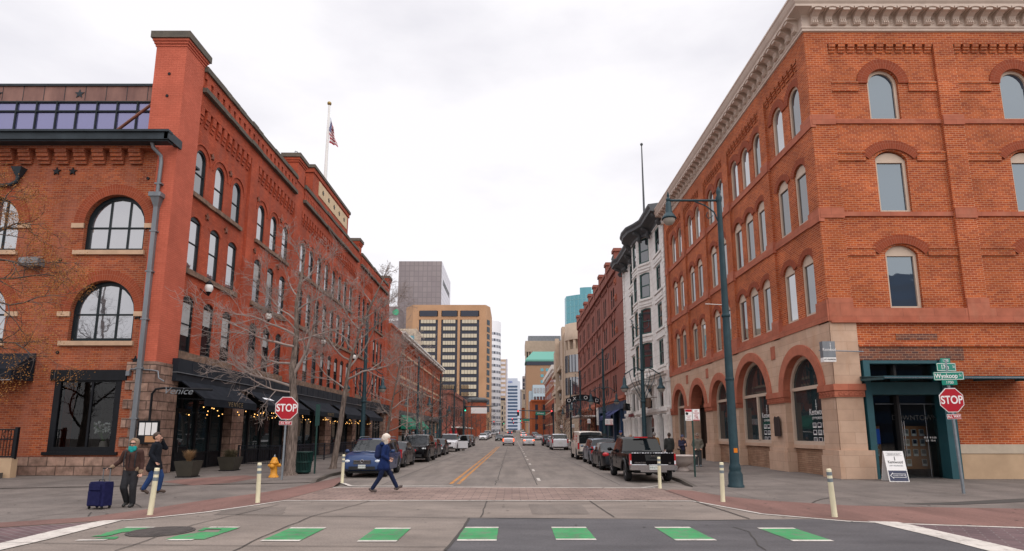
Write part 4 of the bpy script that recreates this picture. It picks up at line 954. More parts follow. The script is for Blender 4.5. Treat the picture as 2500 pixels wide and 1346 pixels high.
# ---------------------------------------------------------------- right corner building
XR, YR = 13.15, 23.4
RB = thing('brick_building', 'orange brick corner building with a cream bracketed cornice and sandstone ground-floor arches', 'building', (XR, YR, 0))
FW, FR = facade_west(XR), facade_front(0, YR)
YE = 47.6
piers = [(23.42, 24.2), (27.75, 28.45), (33.05, 33.85), (37.45, 38.35), (42.05, 42.75), (46.9, 47.6)]
wins = [[24.95, 26.67], [29.12, 30.75, 32.35], [34.75, 36.5], [39.3, 41.05], [43.65, 45.4]]
rows = [(6.35, 10.65, 6.95, 9.35, .38), (10.65, 14.95, 11.2, 13.66, .38), (14.95, 18.7, 15.5, 17.38, .54)]
w = MB(FW); WW = 1.08; rec = .14
fr = MB(FW)
for (pa, pb), (qa, qb), cs in zip(piers[:-1], piers[1:], wins):
    u0, u1 = pb, qa; ed = [u0] + [(a + b) / 2 for a, b in zip(cs[:-1], cs[1:])] + [u1]
    for z0, z1, s, sp, rise in rows:
        for c, e0, e1 in zip(cs, ed[:-1], ed[1:]): wall_cell(w, e0, e1, z0, z1, (c - WW / 2, c + WW / 2, s, sp, rise), rec, .26)
    w.box(u0, u1, 0, .3, 18.95, 19.75); wall_cell(w, u0, u1, 18.7, 18.95, None, rec)
    n = round((u1 - u0) / .42); st = (u1 - u0) / n
    for k in range(n):
        x = u0 + (k + .5) * st
        for q, (z0, z1) in enumerate(((18.80, 18.95), (18.66, 18.80), (18.52, 18.66))): w.box(x - st * .34, x + st * .34, .0 + .045 * q, rec + .02, z0, z1)
for a, b in piers: w.box(a, b, 0.0, .35, 6.35, 19.75)
w.box(23.43, YE, .5, .7, 6.3, 19.8); w.box(YE - .3, YE, .3, 14, 0, 20.5)
for (pa, pb), (qa, qb), cs in zip(piers[:-1], piers[1:], wins):
    for c in cs: pass
w.build('wall', M['corner_brick'], RB, world=True)
for cs in wins:
    for i_, c in enumerate(cs):
        pr_ = rec - .05 - .008 * (i_ % 2)
        b = MB(FW); arch_band(b, c - WW / 2, c + WW / 2, 17.38, .54, .36, pr_, rec, 14); b.build('brick_arch', M['arch_brick'], RB, world=True)
        for sp in (9.35, 13.66):
            b = MB(FW); arch_band(b, c - WW / 2, c + WW / 2, sp, .38, .30, pr_, rec, 8); b.build('brick_arch', M['arch_brick'], RB, world=True)
# red stone sill bands (continuous, stepping out round the piers)
for z0, z1 in ((6.4, 6.95), (10.85, 11.2), (15.18, 15.5)):
    b = MB(FW); b.box(24.24, YE, rec - .07, rec + .2, z0, z1)
    if z0 < 7: b.box(24.24, YE, -.035, rec, z0 + .006, z0 + .3)
    for a, c in piers: b.box(a - (.03 if a > 24 else .055), c + .04, -.05, rec + .05, z0 - (.0 if z0 < 7 else .12), z1 + (.35 if z0 < 7 else .12))
    b.build('stone_band', M['red_stone'], RB, world=True)
wAs = [Repeat(make_window(1.08, 2.78, .38, M['cream'], M[g_], .12, head=.08, dep=.2), RB, FW, R(-90)) for g_ in ('glass_mid', 'glass_sky', 'glass_bright')]
wBs = [Repeat(make_window(1.08, 2.42, .54, M['cream'], M[g_], .12, dep=.2), RB, FW, R(-90)) for g_ in ('glass_mid', 'glass_bright')]
rnd = random.Random(4)
for cs in wins:
    for c in cs: rnd.choice(wAs).at(c, rec + .05, 6.95); rnd.choice(wAs).at(c, rec + .05, 11.2); rnd.choice(wBs).at(c, rec + .05, 15.5)
# ground floor arcade
arches = [(26.15, 1.62), (31.55, 2.0), (36.45, 1.42), (40.75, 1.5), (45.3, 1.5)]
SP = 3.72
g = MB(FW); ed = [23.42] + [(a + ra + b - rb) / 2 for (a, ra), (b, rb) in zip(arches[:-1], arches[1:])] + [YE]
for (c, r), e0, e1 in zip(arches, ed[:-1], ed[1:]): wall_cell(g, e0, e1, 0, 6.4, (c - r, c + r, 0.0, SP, r), 0, .75, 24)
g.build('sandstone_arcade', M['buff_stone'], RB, world=True)
for c, r in arches:
    b = MB(FW); arch_band(b, c - r, c + r, SP, r, .46, -.07, .0, 28); arch_band(b, c - r + .02, c + r - .02, SP, r - .02, .021, -.066, .74, 28); b.build('stone_arch', M['red_stone'], RB, world=True)
for a, b_ in zip(ed[:-1], ed[1:]):
    b = MB(FW); b.box(b_ - .22, b_ + .22, -.03, .05, 5.45, 6.1)
    if b_ < YE - 1: b.build('stone_inset', M['red_stone'], RB, world=True)
prs = [(23.44, 24.53)] + [(a + ra, b - rb) for (a, ra), (b, rb) in zip(arches[:-1], arches[1:])] + [(46.8, YE)]
for a, b_ in prs:
    b = MB(FW); b.box(a - .06, b_ + .06, -.10, .80, 3.52, 3.78); b.box(a - .03, b_ + .03, -.06, .78, 3.25, 3.52)
    n = max(2, round((b_ - a) / .22))
    for k in range(n):
        x = a + (k + .5) * (b_ - a) / n; b.lathe([(.04, 0), (.075, -.035), (.10, 0)], (x, -.06, 3.385), 10, True, 'Y')
    b.build('impost', M['red_stone'], RB, world=True)
    b = MB(FW); b.box(a - .1, b_ + .1, -.12, .82, 0, .9); b.box(a - .06, b_ + .06, -.08, .8, .9, 1.12); b.build('plinth', M['buff_stone'], RB, world=True)
for k, (c, r) in enumerate(arches):
    if k == 3: continue
    b = MB(FW); b.box(c - r, c + r, .34, .7, 0, 1.12); b.build('low_wall', M['thin_stone'], RB, world=True)
    b = MB(FW); b.box(c - r, c + r, .24, .72, 1.12, 1.28); b.build('sill', M['buff_stone'], RB, world=True)
    hgt = SP + r - 1.28; bars = [('h', (SP + .12 - 1.28) / hgt)]
    win = make_window(2 * r, hgt, r, M['cream'], M['glass_shop'], .17, bars, dep=.18, bw=.16, pane_d=.1)
    Repeat(win, RB, FW, R(-90)).at(c, .27, 1.28)
    if k in (1,):
        q = MB(); q.box(-.08, .08, .0, .16, .1, SP - 1.2); q.build('mullion', M['cream'], win)
    if k in (0, 1):
        # transparent lettering and the small photo cards of the window display
        cx = -(.62 if k == 0 else -.05) + (.75 if k == 1 else 0)
        lm = text('lettering', 'Kentwood', .40, M['sign_white'], win, TR(.55 if k == 0 else .95, .085, 1.45) @ RX(R(90)), depth=.002, sx=.78)
        text('lettering', 'CITY PROPERTIES', .15, M['sign_white'], win, TR(.55 if k == 0 else .95, .085, 1.18) @ RX(R(90)), depth=.002, sx=.8)
        q = MB(); q.box(.50 if k == 0 else .90, .53 if k == 0 else .93, .08, .085, 1.55, 2.0)
        q.box(.46 if k == 0 else .86, .57 if k == 0 else .97, .08, .085, 1.78, 1.81); q.box(.46 if k == 0 else .86, .57 if k == 0 else .97, .08, .085, 1.68, 1.71); q.build('emblem', M['sign_white'], win)
        for i in range(3):
            for j in range(3):
                q = MB(); x = (.1 if k == 0 else .45) + .42 * i; z = .12 + .32 * j; q.box(x, x + .3, .082, .088, z, z + .22); q.cm = 1; q.box(x + .03, x + .27, .078, .082, z + .06, z + .2)
                q.build('photo_card', [M['sign_white'], M['glass_navy'] if (i + j) % 2 else M['zinc']], win)
# doorway with dark timber doors in the fourth arch
b = MB(FW); c, r = arches[3]; b.poly([(c - r, .74, 0), (c + r, .74, 0), (c + r, .74, SP), (c - r, .74, SP)]); b.poly([(x, .74, z) for x, z in outline(c - r, c + r, SP - .01, SP, r, 16)])
b.box(c - .06, c + .06, .6, .74, 0, SP); b.box(c - r, c + r, .58, .74, SP - .1, SP + .1); b.box(c - r, c - r + .14, .58, .74, 0, SP); b.box(c + r - .14, c + r, .58, .74, 0, SP)
b.build('door', pbr('dark_timber_door', (.03, .018, .013), .4), RB, world=True)
b = MB(FW); b.box(23.6, 47, 2.6, 2.7, 0, 6.3); b.box(23.6, 47, .76, 2.6, .0, .02); b.build('room_behind', M['interior'], RB, world=True)
b = MB(FW); b.box(28.25, 28.85, -.13, -.08, 1.65, 2.5); b.prism([(28.25, 2.5), (28.35, 2.62), (28.55, 2.56), (28.75, 2.62), (28.85, 2.5)], -.13, -.08); b.build('plaque', pbr('bronze_plaque', (.05, .035, .035), .5, metal=.4), RB, world=True)
# ------- front on the cross street
f = MB(FR); XE = 30.0
fp_ = [(13.17, 14.18), (18.95, 19.85), (24.7, 25.6), (29.2, XE)]; fw_ = [16.57, 22.5, 27.6]
for (pa, pb), (qa, qb), c in zip(fp_[:-1], fp_[1:], fw_):
    for z0, z1, s, sp, rise in rows: wall_cell(f, pb, qa, z0, z1, (c - .69, c + .69, s, sp if rise < .5 else 17.25, rise if rise < .5 else .69), rec, .26)
    f.box(pb, qa, 0, .3, 19.1, 19.75); wall_cell(f, pb, qa, 18.7, 19.1, None, rec)
    n = round((qa - pb) / .42); st = (qa - pb) / n
    for k in range(n):
        x = pb + (k + .5) * st
        for q, (z0, z1) in enumerate(((18.98, 19.12), (18.86, 18.98), (18.74, 18.86))): f.box(x - st * .34, x + st * .34, .045 * q, rec + .02, z0, z1)
    for z0, z1 in ((16.85, 17.28), (13.55, 13.95), (9.25, 9.6)):
        for x0, x1 in ((pb, c - 1.12), (c + 1.12, qa)): f.box(x0, x1, rec - .06, rec, z0, z1); f.box(x0, x1, rec - .09, rec, z1 - .06, z1 + .02)
for a, b_ in fp_: f.box(a, b_, .0, .35, 6.9 if a > 14 else 6.35, 19.75)
wall_cell(f, 17.55, XE, 1.33, 6.4, None, .06); wall_cell(f, 14.2, 17.56, 4.75, 6.4, None, .06)
f.box(14.3, XE, -.02, .06, 5.33, 5.43); f.box(XE - .3, XE, .2, 20, 0, 20.4)
f.build('front_wall', M['corner_brick'], RB, world=True)
b = MB(FR); b.box(14.3, 18.6, .03, .06, 4.78, 5.33); b.box(15.9, 17.6, .04, .061, 5.62, 5.86); b.build('old_brick_patch', M['dark_brick'], RB, world=True)
for c in fw_:
    b = MB(FR); arch_band(b, c - .69, c + .69, 17.25, .69, .46, rec - .06, rec, 16); b.build('brick_arch', M['arch_brick'], RB, world=True)
    for sp in (9.35, 13.66):
        b = MB(FR); arch_band(b, c - .98, c + .98, sp - .03, .46, .40, rec - .07, rec, 12); b.build('brick_arch', M['arch_brick'], RB, world=True)
for z0, z1 in ((6.4, 6.95), (11.0, 11.2), (15.3, 15.5)):
    b = MB(FR); b.box(14.18 if z0 > 7 else 13.205, XE, rec - .07 if z0 > 7 else -.03, rec + .2, z0, z1)
    for a, c in fp_: b.box(a + .01, c + .03, -.05, rec + .05, z0 - (.12 if z0 > 7 else 0), z1 + (.42 if z0 < 7 else .14))
    if z0 < 7: b.box(13.215, XE, -.10, .05, 6.32, 6.42)
    b.build('stone_band', M['red_stone'], RB, world=True)
wA = Repeat(make_window(1.38, 2.78, .38, M['cream'], M['glass_blue'], .13, head=.08, dep=.2), RB, FR, 0)
wB = Repeat(make_window(1.38, 2.44, .69, M['cream'], M['glass_blue'], .13, dep=.2), RB, FR, 0)
for c in fw_: wA.at(c, rec + .12, 6.95); wA.at(c, rec + .12, 11.2); wB.at(c, rec + .12, 15.5)
# sandstone corner pier, seen from the front
b = MB(FR); b.box(13.17, 14.27, -.005, .7, 0, 6.36); b.build('corner_stone', M['buff_stone'], RB, world=True)
b = MB(FR); b.box(13.045, 14.36, -.105, .3, 3.525, 3.78); b.box(13.085, 14.32, -.065, .3, 3.255, 3.52)
for k in range(5): b.lathe([(.04, 0), (.075, -.035), (.10, 0)], (13.32 + .21 * k, -.06, 3.385), 10, True, 'Y')
b.build('impost', M['red_stone'], RB, world=True)
b = MB(FR); b.box(13.02, 14.46, -.125, .3, 0, 1.125); b.build('plinth', M['buff_stone'], RB, world=True)
b = MB(FR); b.box(17.9, XE, -.04, .1, 0, 1.0); b.build('base_wall', M['stucco'], RB, world=True)
b = MB(FR); b.box(17.88, XE, -.07, .12, 1.0, 1.36); b.build('base_band', M['pale_stone'], RB, world=True)
# teal framed shopfront
b = MB(FR); b.box(14.36, 14.62, -.06, .6, 0, 4.75); b.box(17.45, 17.9, -.1, .6, 0, 4.75); b.box(14.62, 17.45, -.02, .5, 4.62, 4.75); b.box(14.62, 17.45, -.04, .5, 3.35, 3.85); b.build('shopfront_frame', M['teal_paint'], RB, world=True)
b = MB(FR); b.poly([(14.6, .42, .05), (17.5, .42, .05), (17.5, .42, 3.4), (14.6, .42, 3.4)]); b.poly([(14.6, .42, 3.8), (17.5, .42, 3.8), (17.5, .42, 4.65), (14.6, .42, 4.65)])
sw = b.build('shop_window', M['clear_glass'], RB, world=True)
text('lettering', 'DOWNTOWN', .30, M['sign_black'], sw, TR(*(-RB.location)) @ upright(16.55, YR + .41, 2.42), sx=.95, depth=.002)
for i, (t_, x, z) in enumerate((('M-F  9-5:30', 17.1, 1.62), ('S-S  10-4', 17.1, 1.50))): text('lettering', t_, .11, M['sign_white'], sw, TR(*(-RB.location)) @ upright(x, YR + .41, z), depth=.002)
b = MB(FR)
for x in (15.95, 16.04): b.tube([(x, .34, .85), (x, .34, 2.3)], .018, 6)
b.build('door_handle', M['chrome'], RB, world=True)
b = MB(FR)
for x in (16.0, 17.0): b.box(x - .008, x + .008, .415, .425, .05, 3.0)
b.box(15.0, 17.45, .415, .425, 2.98, 3.0); b.build('door_joint', M['zinc'], RB, world=True)
b = MB(FR); b.poly([(14.4, 3.4, 0), (17.9, 3.4, 0), (17.9, 3.4, 4.7), (14.4, 3.4, 4.7)]); b.poly([(14.4, .5, .0), (14.4, 3.4, 0), (14.4, 3.4, 4.7), (14.4, .5, 4.7)]); b.poly([(17.9, .5, .0), (17.9, 3.4, 0), (17.9, 3.4, 4.7), (17.9, .5, 4.7)])
b.poly([(14.4, .5, 4.7), (17.9, .5, 4.7), (17.9, 3.4, 4.7), (14.4, 3.4, 4.7)]); b.poly([(14.4, .3, .02), (17.9, .3, .02), (17.9, 3.4, .02), (14.4, 3.4, .02)]); b.build('room_behind', pbr('grey_room', (.15, .15, .155), .8), RB, world=True)
b = MB(FR); b.box(14.9, 17.8, 1.5, 1.56, .3, 2.1); bd = b.build('display_board', pbr('wood_display', (.46, .20, .08), .5), RB, world=True)
rnd = random.Random(2)
for i in range(4):
    for j in range(8):
        if rnd.random() < .12: continue
        b = MB(FR); x = 15.1 + .33 * j; z = .42 + .42 * i; b.box(x, x + .2, 1.46, 1.5, z, z + .29); b.cm = 1; b.box(x + .02, x + .18, 1.455, 1.46, z + .1, z + .27); b.build('photo_card', [M['sign_white'], (M['glass_navy'], M['zinc'], M['concrete_tan'])[rnd.randrange(3)]], bd, world=True)
b = MB(FR); b.box(14.72, 15.62, 1.3, 1.36, 1.35, 1.98); b.build('screen', pbr('blue_screen', (.01, .03, .12), .3, emit=(.02, .07, .35), es=.25), RB, world=True)
# thin glass and steel canopy
b = MB(FR); b.add([(14.2, -1.5, 3.93), (20.75, -1.35, 3.93), (20.75, .06, 4.05), (14.2, .06, 4.05), (14.2, -1.5, 3.97), (20.75, -1.35, 3.97), (20.75, .06, 4.09), (14.2, .06, 4.09)], [(3, 2, 1, 0), (4, 5, 6, 7), (0, 1, 5, 4), (1, 2, 6, 5), (3, 0, 4, 7)])
b.bar((14.2, -1.53, 3.9), (20.8, -1.38, 3.9), .05, .09)
for x in (14.25, 15.5, 17.2, 18.9, 20.6): b.bar((x, -1.45, 3.88), (x, .06, 3.95), .05, .1)
b.build('canopy', M['teal_paint'], RB, world=True)
b = MB(FR); b.bar((14.2, -1.57, 3.9), (20.8, -1.42, 3.9), .012, .03); b.build('canopy_edge', M['chrome'], RB, world=True)
# ------- cornice: profile swept along both streets
prof = [(0.03, 19.68), (-.07, 19.71), (-.07, 19.80), (-.11, 19.84), (-.11, 19.90), (-.05, 19.93), (-.05, 20.42), (-.10, 20.48), (-.44, 20.56), (-.55, 20.58), (-.55, 20.68), (-.61, 20.76), (-.66, 20.87), (-.70, 20.98), (-.74, 21.02), (-.74, 21.10), (-.1, 21.16), (.6, 21.16)]
b = MB(); A = []
for d, z in prof: A += [(XR + d, YE + .6, z), (XR + d, YR + d, z), (XE, YR + d, z)]
nP = len(prof)
for i in range(nP - 1):
    for k in (0, 1):
        b.add([A[3 * i + k], A[3 * i + k + 1], A[3 * i + 4 + k], A[3 * i + 3 + k]], [(0, 1, 2, 3)])
b.poly([(XR + d, YE + .6, z) for d, z in prof])
b.build('cornice', M['cornice'], RB, world=True)
def bracket():
    b = MB(); wd = .15
    pr = [(0, -.06), (-.13, -.04), (-.16, .06), (-.12, .18), (-.18, .30), (-.36, .39), (-.49, .41), (-.49, .55), (0, .55)]
    n = len(pr); b.add([(-wd, d, z) for d, z in pr] + [(wd, d, z) for d, z in pr], [list(range(n)), list(range(2 * n - 1, n - 1, -1))] + [(i, n + i, n + (i + 1) % n, (i + 1) % n) for i in range(n)])
    for x in (-.09, 0, .09): b.bar((x, -.19, -.02), (x, -.14, .2), .04)
    b.prism([(-.29 + .058 * i, .46 + .08 * math.sin(PI * i / 10)) for i in range(11)] + [(.29, .55), (-.29, .55)], -.53, -.06)
    return b.build('bracket', M['cornice'], RB)
br = bracket(); rw = Repeat(br, RB, FW, R(-90))
n = 38
for k in range(n): rw.at(23.85 + .635 * k, -.05, 20)
rf = Repeat(br, RB, FR, 0); rf.n = 1
for k in range(26): rf.at(13.62 + .635 * k, -.05, 20)
b = MB(); b.lathe([(.0, -.04), (.07, -.04), (.10, -.015), (.115, .0)], (0, 0, 0), 14, True, 'Y'); b.bar((-.075, -.05, 0), (.075, -.05, 0), .02); b.bar((0, -.05, -.075), (0, -.05, .075), .02); ro = b.build('rosette', M['cornice'], RB)
rf = Repeat(ro, RB, FR, 0)
for k in range(25): rf.at(13.94 + .635 * k, -.05, 20.16)
rw = Repeat(ro, RB, FW, R(-90)); rw.n = 1
for k in range(37): rw.at(24.17 + .635 * k, -.05, 20.16)
b = MB(); b.box(XR + .2, XE, YR + .2, YE, 21.0, 21.1); b.build('roof', M['gutter'], RB, world=True)
# projecting shop sign on its arm (hung from the building front)
ks = thing('hanging_sign', 'small grey hanging box sign on an arm over the corner pier', 'hanging sign', (12.6, 22.85, 4.6))
b = MB(); b.box(12.36, 12.86, 22.6, 22.82, 4.78, 5.42); bx = b.build('sign_box', M['zinc'], ks, world=True)
b = MB(); b.box(12.36, 12.86, 22.6, 22.82, 4.60, 4.77); b.build('lower_strip', M['sign_white'], ks, world=True)
b = MB(); b.tube([(12.4, 22.95, 5.1), (14.4, 23.3, 5.1)], .025, 6); b.bar((12.9, 22.8, 5.0), (12.9, 23.4, 5.0), .04); b.build('arm', M['galv'], ks, world=True)
text('lettering', 'Kentwood', .17, M['sign_white'], ks, TR(*(-ks.location)) @ upright(12.61, 22.595, 5.08), sx=.72, depth=.003); text('lettering', 'CITY PROPERTIES', .08, M['sign_black'], ks, TR(*(-ks.location)) @ upright(12.61, 22.595, 4.685), sx=.75, depth=.003)
b = MB(); b.box(12.66, 12.675, 22.59, 22.6, 5.05, 5.36); b.box(12.64, 12.695, 22.59, 22.6, 5.22, 5.24); b.build('emblem', M['sign_white'], ks, world=True)

# ---------------------------------------------------------------- white terracotta hotel-front beyond the right corner building
WB = thing('terracotta_building', 'white glazed terracotta building with a black iron cornice and green windows', 'building', (XR, 48.0, 0))
FW = facade_west(XR); Y0, Y1 = 47.75, 66.0
sills = [7.75, 11.05, 14.5, 17.95]; wh = 2.25
w = MB(FW)
cols = [(50.0, .72), (59.3, .65), (61.6, .65)]; orw = (52.6, 57.6)
z = 6.9
for k, s in enumerate(sills):
    zt = s + wh + (.95 if k < 3 else 1.0); z = (sills[k - 1] + wh + .95) if k else 6.9
    wall_cell(w, Y0, orw[0], z, zt, (49.3, 50.75, s, s + wh, 0), 0, .3)
    wall_cell(w, orw[1], 60.4, z, zt, (58.7, 59.95, s, s + wh, 0), 0, .3); wall_cell(w, 60.4, Y1, z, zt, (60.8, 62.1, s, s + wh, 0), 0, .3)
    for a, b_ in ((48.6, 51.5), (58.2, 62.7)):
        w.box(a, b_, -.12, .02, s - .25, s - .08); w.box(a + .2, b_ - .2, -.07, .02, s - .75, s - .38); w.box(a, b_, -.10, .02, s + wh + .12, s + wh + .3)
zt = sills[-1] + wh + 1.0
w.box(Y0, Y1, 0.02, .5, zt - .01, 21.6); w.box(Y0 + .02, Y1, .6, 9, 0, 20.8)
for k in range(32):   # quoins
    z = 7.2 + .44 * k
    if z < 20.6:
        w.box(Y0 - .01, Y0 + (.7 if k % 2 else .5), -.07, .02, z, z + .38); w.box(Y1 - (.8 if k % 2 else .6), Y1, -.07, .02, z, z + .38)
# swelling bay
bay = [(52.5, 0), (54.1, -.95), (56.45, -.95), (57.15, -.5), (57.6, 0)]
FO = Matrix(((-.5106, .8598, 0, XR), (.8598, .5106, 0, 52.5), (0, 0, 1, 0), (0, 0, 0, 1))); wo_ = MB(FO); FL = 1.8608
for (ua, da), (ub, db) in zip(bay[:-1], bay[1:]):
    if ua == 52.5:
        for k, s in enumerate(sills):
            z = (sills[k - 1] + wh + .95) if k else 6.9; zt2 = s + wh + (.95 if k < 3 else .75)
            wall_cell(wo_, 0, FL, z, zt2, (FL / 2 - .68, FL / 2 + .68, s, s + wh + .1, .10), 0, .3)
            for q, o in ((s - .25, .1), (s - .6, .07), (s + wh + .32, .1)): wo_.box(.12, FL - .12, -o, .02, q, q + .16)
    elif ub - ua > 2:
        for k, s in enumerate(sills):
            z = (sills[k - 1] + wh + .95) if k else 6.9; zt2 = s + wh + .95
            wall_cell(w, ua, ub, z, zt2, (54.55, 56.05, s, s + wh + .1, .12), da, .3)
            for q, o in ((s - .25, .1), (s - .6, .07), (s + wh + .32, .1)): w.box(54.3, 56.3, da - o, da + .02, q, q + .16)
    else:
        w.poly([(ua, da, 6.9), (ub, db, 6.9), (ub, db, 20.9), (ua, da, 20.9)])
        for s in sills:
            for q in (s - .25, s + wh + .3):
                w.poly([(ua, da - .08, q), (ub, db - .08, q), (ub, db - .08, q + .16), (ua, da - .08, q + .16)]); w.poly([(ua, da - .08, q + .16), (ub, db - .08, q + .16), (ub, db, q + .16), (ua, da, q + .16)])
w.v += wo_.v; o_ = len(w.v) - len(wo_.v); w.f += [[i + o_ for i in f] for f in wo_.f]; w.uv += wo_.uv; w.sm += wo_.sm; w.mi += wo_.mi
w.build('wall', M['white_terra'], WB, world=True)
wA = Repeat(make_window(1.45, wh, 0, M['green_sash'], M['glass_dark'], .14, [('h', .5)], dep=.18, bw=.08), WB, FW, R(-90))
wN = Repeat(make_window(1.27, wh, 0, M['green_sash'], M['glass_dark'], .12, [('h', .5)], dep=.18, bw=.08), WB, FW, R(-90))
wO = Repeat(make_window(1.5, wh + .22, .12, M['green_sash'], M['glass_sky'], .14, [('h', .5)], dep=.18, bw=.09), WB, FW, R(-90))
wQ = Repeat(make_window(1.36, wh + .2, .10, M['green_sash'], M['glass_sky'], .13, [('h', .5)], dep=.18, bw=.09), WB, FO, R(-59.3))
for s in sills: wA.at(50.02, .03, s); wN.at(59.32, .03, s); wN.at(61.45, .03, s); wO.at(55.3, -.9, s); wQ.at(FL / 2, .04, s)
# heavy iron cornice following the bay
path = [(Y0, 0), (51.6, 0), (52.6, -.35), (53.6, -.85), (55.1, -1.0), (56.6, -.85), (57.6, -.35), (58.4, 0), (63.6, 0), (64.0, -.25), (64.6, -.3), (Y1, -.25)]
prof = [(0, 20.35), (-.1, 20.42), (-.15, 20.65), (-.42, 20.85), (-.95, 21.0), (-1.05, 21.02), (-1.08, 21.25), (-1.22, 21.45), (-1.25, 21.62), (-.3, 21.75), (.5, 21.75)]
b = MB(FW); n = len(path)
vs = [(u, d + dd, z) for dd, z in prof for u, d in path]
b.add(vs, [(i * n + k, i * n + k + 1, (i + 1) * n + k + 1, (i + 1) * n + k) for i in range(len(prof) - 1) for k in range(n - 1)])
b.poly([(Y0, path[0][1] + dd, z) for dd, z in prof]); b.poly([(Y1, path[-1][1] + dd, z) for dd, z in prof])
b.tube([(65.2, -1.1, 21.6), (65.4, -1.3, 22.1), (65.1, -1.25, 22.5)], [.25, .16, .05], 6)
b.build('cornice', M['iron_cornice'], WB, world=True)
def scroll():
    b = MB(); b.tube([(0, -.05, -1.3), (0, -.35, -1.25), (0, -.45, -.9), (0, -.3, -.6), (0, -.45, -.25), (0, -.9, -.05), (0, -1.2, .1)], [.12, .26, .3, .24, .3, .34, .25], 8); b.ball((0, -.5, -.95), .3, 8, 6); b.ball((0, -1.0, 0), .34, 8, 6); b.box(-.3, .3, -1.2, 0, .05, .25)
    return b.build('scroll_bracket', M['iron_cornice'], WB)
scr = scroll()
for v in scr.data.vertices: v.co *= .68
sb = Repeat(scr, WB, FW, R(-90))
for u, d in ((48.3, 0), (51.9, -.1), (53.2, -.6), (57.0, -.6), (58.2, -.1), (60.3, 0), (63.2, 0), (65.4, -.2)): sb.at(u, d, 20.86)
b = MB(FW); b.box(Y0 + .5, Y1 - 1, 2.0, 5, 21.5, 22.6); b.tube([(53, 1.5, 21.5), (54, .9, 22.2), (55.1, .7, 22.5), (56.2, .9, 22.2), (57.2, 1.5, 21.5)], .25, 6); b.build('parapet', M['white_trim'], WB, world=True)
# base: belt cornices, scroll consoles, columns
b = MB(FW)
for z0, z1, pr in ((6.5, 6.72, .25), (6.72, 6.92, .45), (6.92, 7.05, .62), (3.5, 3.68, .2), (3.68, 3.95, .32)): b.box(Y0, Y1 + .1, -pr, .1, z0, z1)
for z0, z1, pr in ((6.5, 6.72, .25), (6.72, 6.92, .45), (6.92, 7.05, .62)): b.box(53, 57.2, -pr - .75, .1, z0 - .25, z1 - .2)
b.box(Y0, Y1, .02, .5, 3.9, 6.55)
for u in (48.1, 49.2, 51.3, 52.4, 57.9, 59.0, 60.6, 62.6, 63.8, 65.4):
    b.box(u - .28, u + .28, -.15, .05, 3.95, 6.1); b.box(u - .36, u + .36, -.25, .05, 6.1, 6.5)
    if u not in (49.2, 52.4, 59.0): b.box(u - .36, u + .36, -.22, .5, 0, 3.5); b.lathe([(.33, 0), (.33, .3), (.26, .4), (.26, 2.9), (.34, 3.1), (.36, 3.3)], (u, -.32, .1), 10)
b.build('base_order', M['white_trim'], WB, world=True)
for u in (53.4, 55.1, 56.8):
    b = MB(FW); b.tube([(u, -.1, 4.9), (u, -.5, 5.2), (u, -.65, 5.6), (u, -.9, 5.9), (u, -1.2, 6.2)], [.12, .25, .2, .28, .3], 8); b.build('console', M['white_trim'], WB, world=True)
for a, c in ((49.4, 51.1), (54.2, 56), (59.3, 60.3), (61, 62.3)):
    b = MB(FW); b.box(a, c, -.01, .03, 4.15, 6.0); b.build('mezzanine_window', M['glass_dark'], WB, world=True)
for a, c in ((48.5, 51.0), (51.7, 57.5), (58.3, 60.2), (61.0, 62.2), (63, 63.4), (64.2, 65.0)):
    b = MB(FW); b.box(a, c, .1, .4, .35, 3.45); b.build('shop_window', M['glass_shop'], WB, world=True)
b = MB(FW); b.box(Y0, Y1, .05, .4, 0, .35); b.box(Y0, Y1, .35, .45, .3, 3.5); b.build('shop_base', M['black_metal'], WB, world=True)
b = MB(FW)
for a in (48.7, 50.0): b.box(a, a + .16, .02, .1, .1, 2.5)
b.box(48.7, 50.16, .02, .1, 2.34, 2.5); b.build('door_frame', pbr('honey_oak', (.42, .17, .03), .5), WB, world=True)
b = MB(FW); b.box(62.2, 63.0, .06, .09, 2.5, 3.0); b.build('neon_sign', M['neon'], WB, world=True)
b = MB(FW); b.box(61.0, 63.6, -.36, -.32, 3.55, 3.85); sg = b.build('shop_sign', pbr('dark_red_sign', (.2, .02, .03), .5), WB, world=True)
for u0, u1, zz in ((51.0, 52.2, 4.1), (52.6, 53.1, 4.15), (53.4, 54.6, 4.15)):
    b = MB(FW); b.box(u0, u1, -1.0, -.85, zz, zz + .75); b.bar(((u0 + u1) / 2, 0, zz + .9), ((u0 + u1) / 2, -1, zz + .8), .05); b.build('square_sign', pbr('brown_sign', (.10, .055, .03), .5, var=.5, vscale=6), WB, world=True)
b = MB(FW); b.lathe([(.1, 0), (.4, .15), (.5, .2)], (62, -.8, 4.3), 8); b.tube([(61, -.7, 4.2), (61.6, -.9, 4.9), (62.6, -.9, 4.7), (63.2, -.8, 5.1)], .09, 5); b.box(61.4, 62.6, -1.1, -.6, 4.2, 4.9); b.build('metal_ornament', M['black_metal'], WB, world=True)
p = MB(); p.lathe([(.12, 23), (.11, 26), (.06, 32.3)], (13.9, 57.5, 0), 8); o = p.build('flagpole', M['iron_cornice']); tag(o, 'bare dark flagpole on the roof of the white terracotta building', 'flagpole')
b = MB(); b.ball((13.9, 57.5, 32.4), .16, 8, 6); b.build('finial', M['iron_cornice'], o)
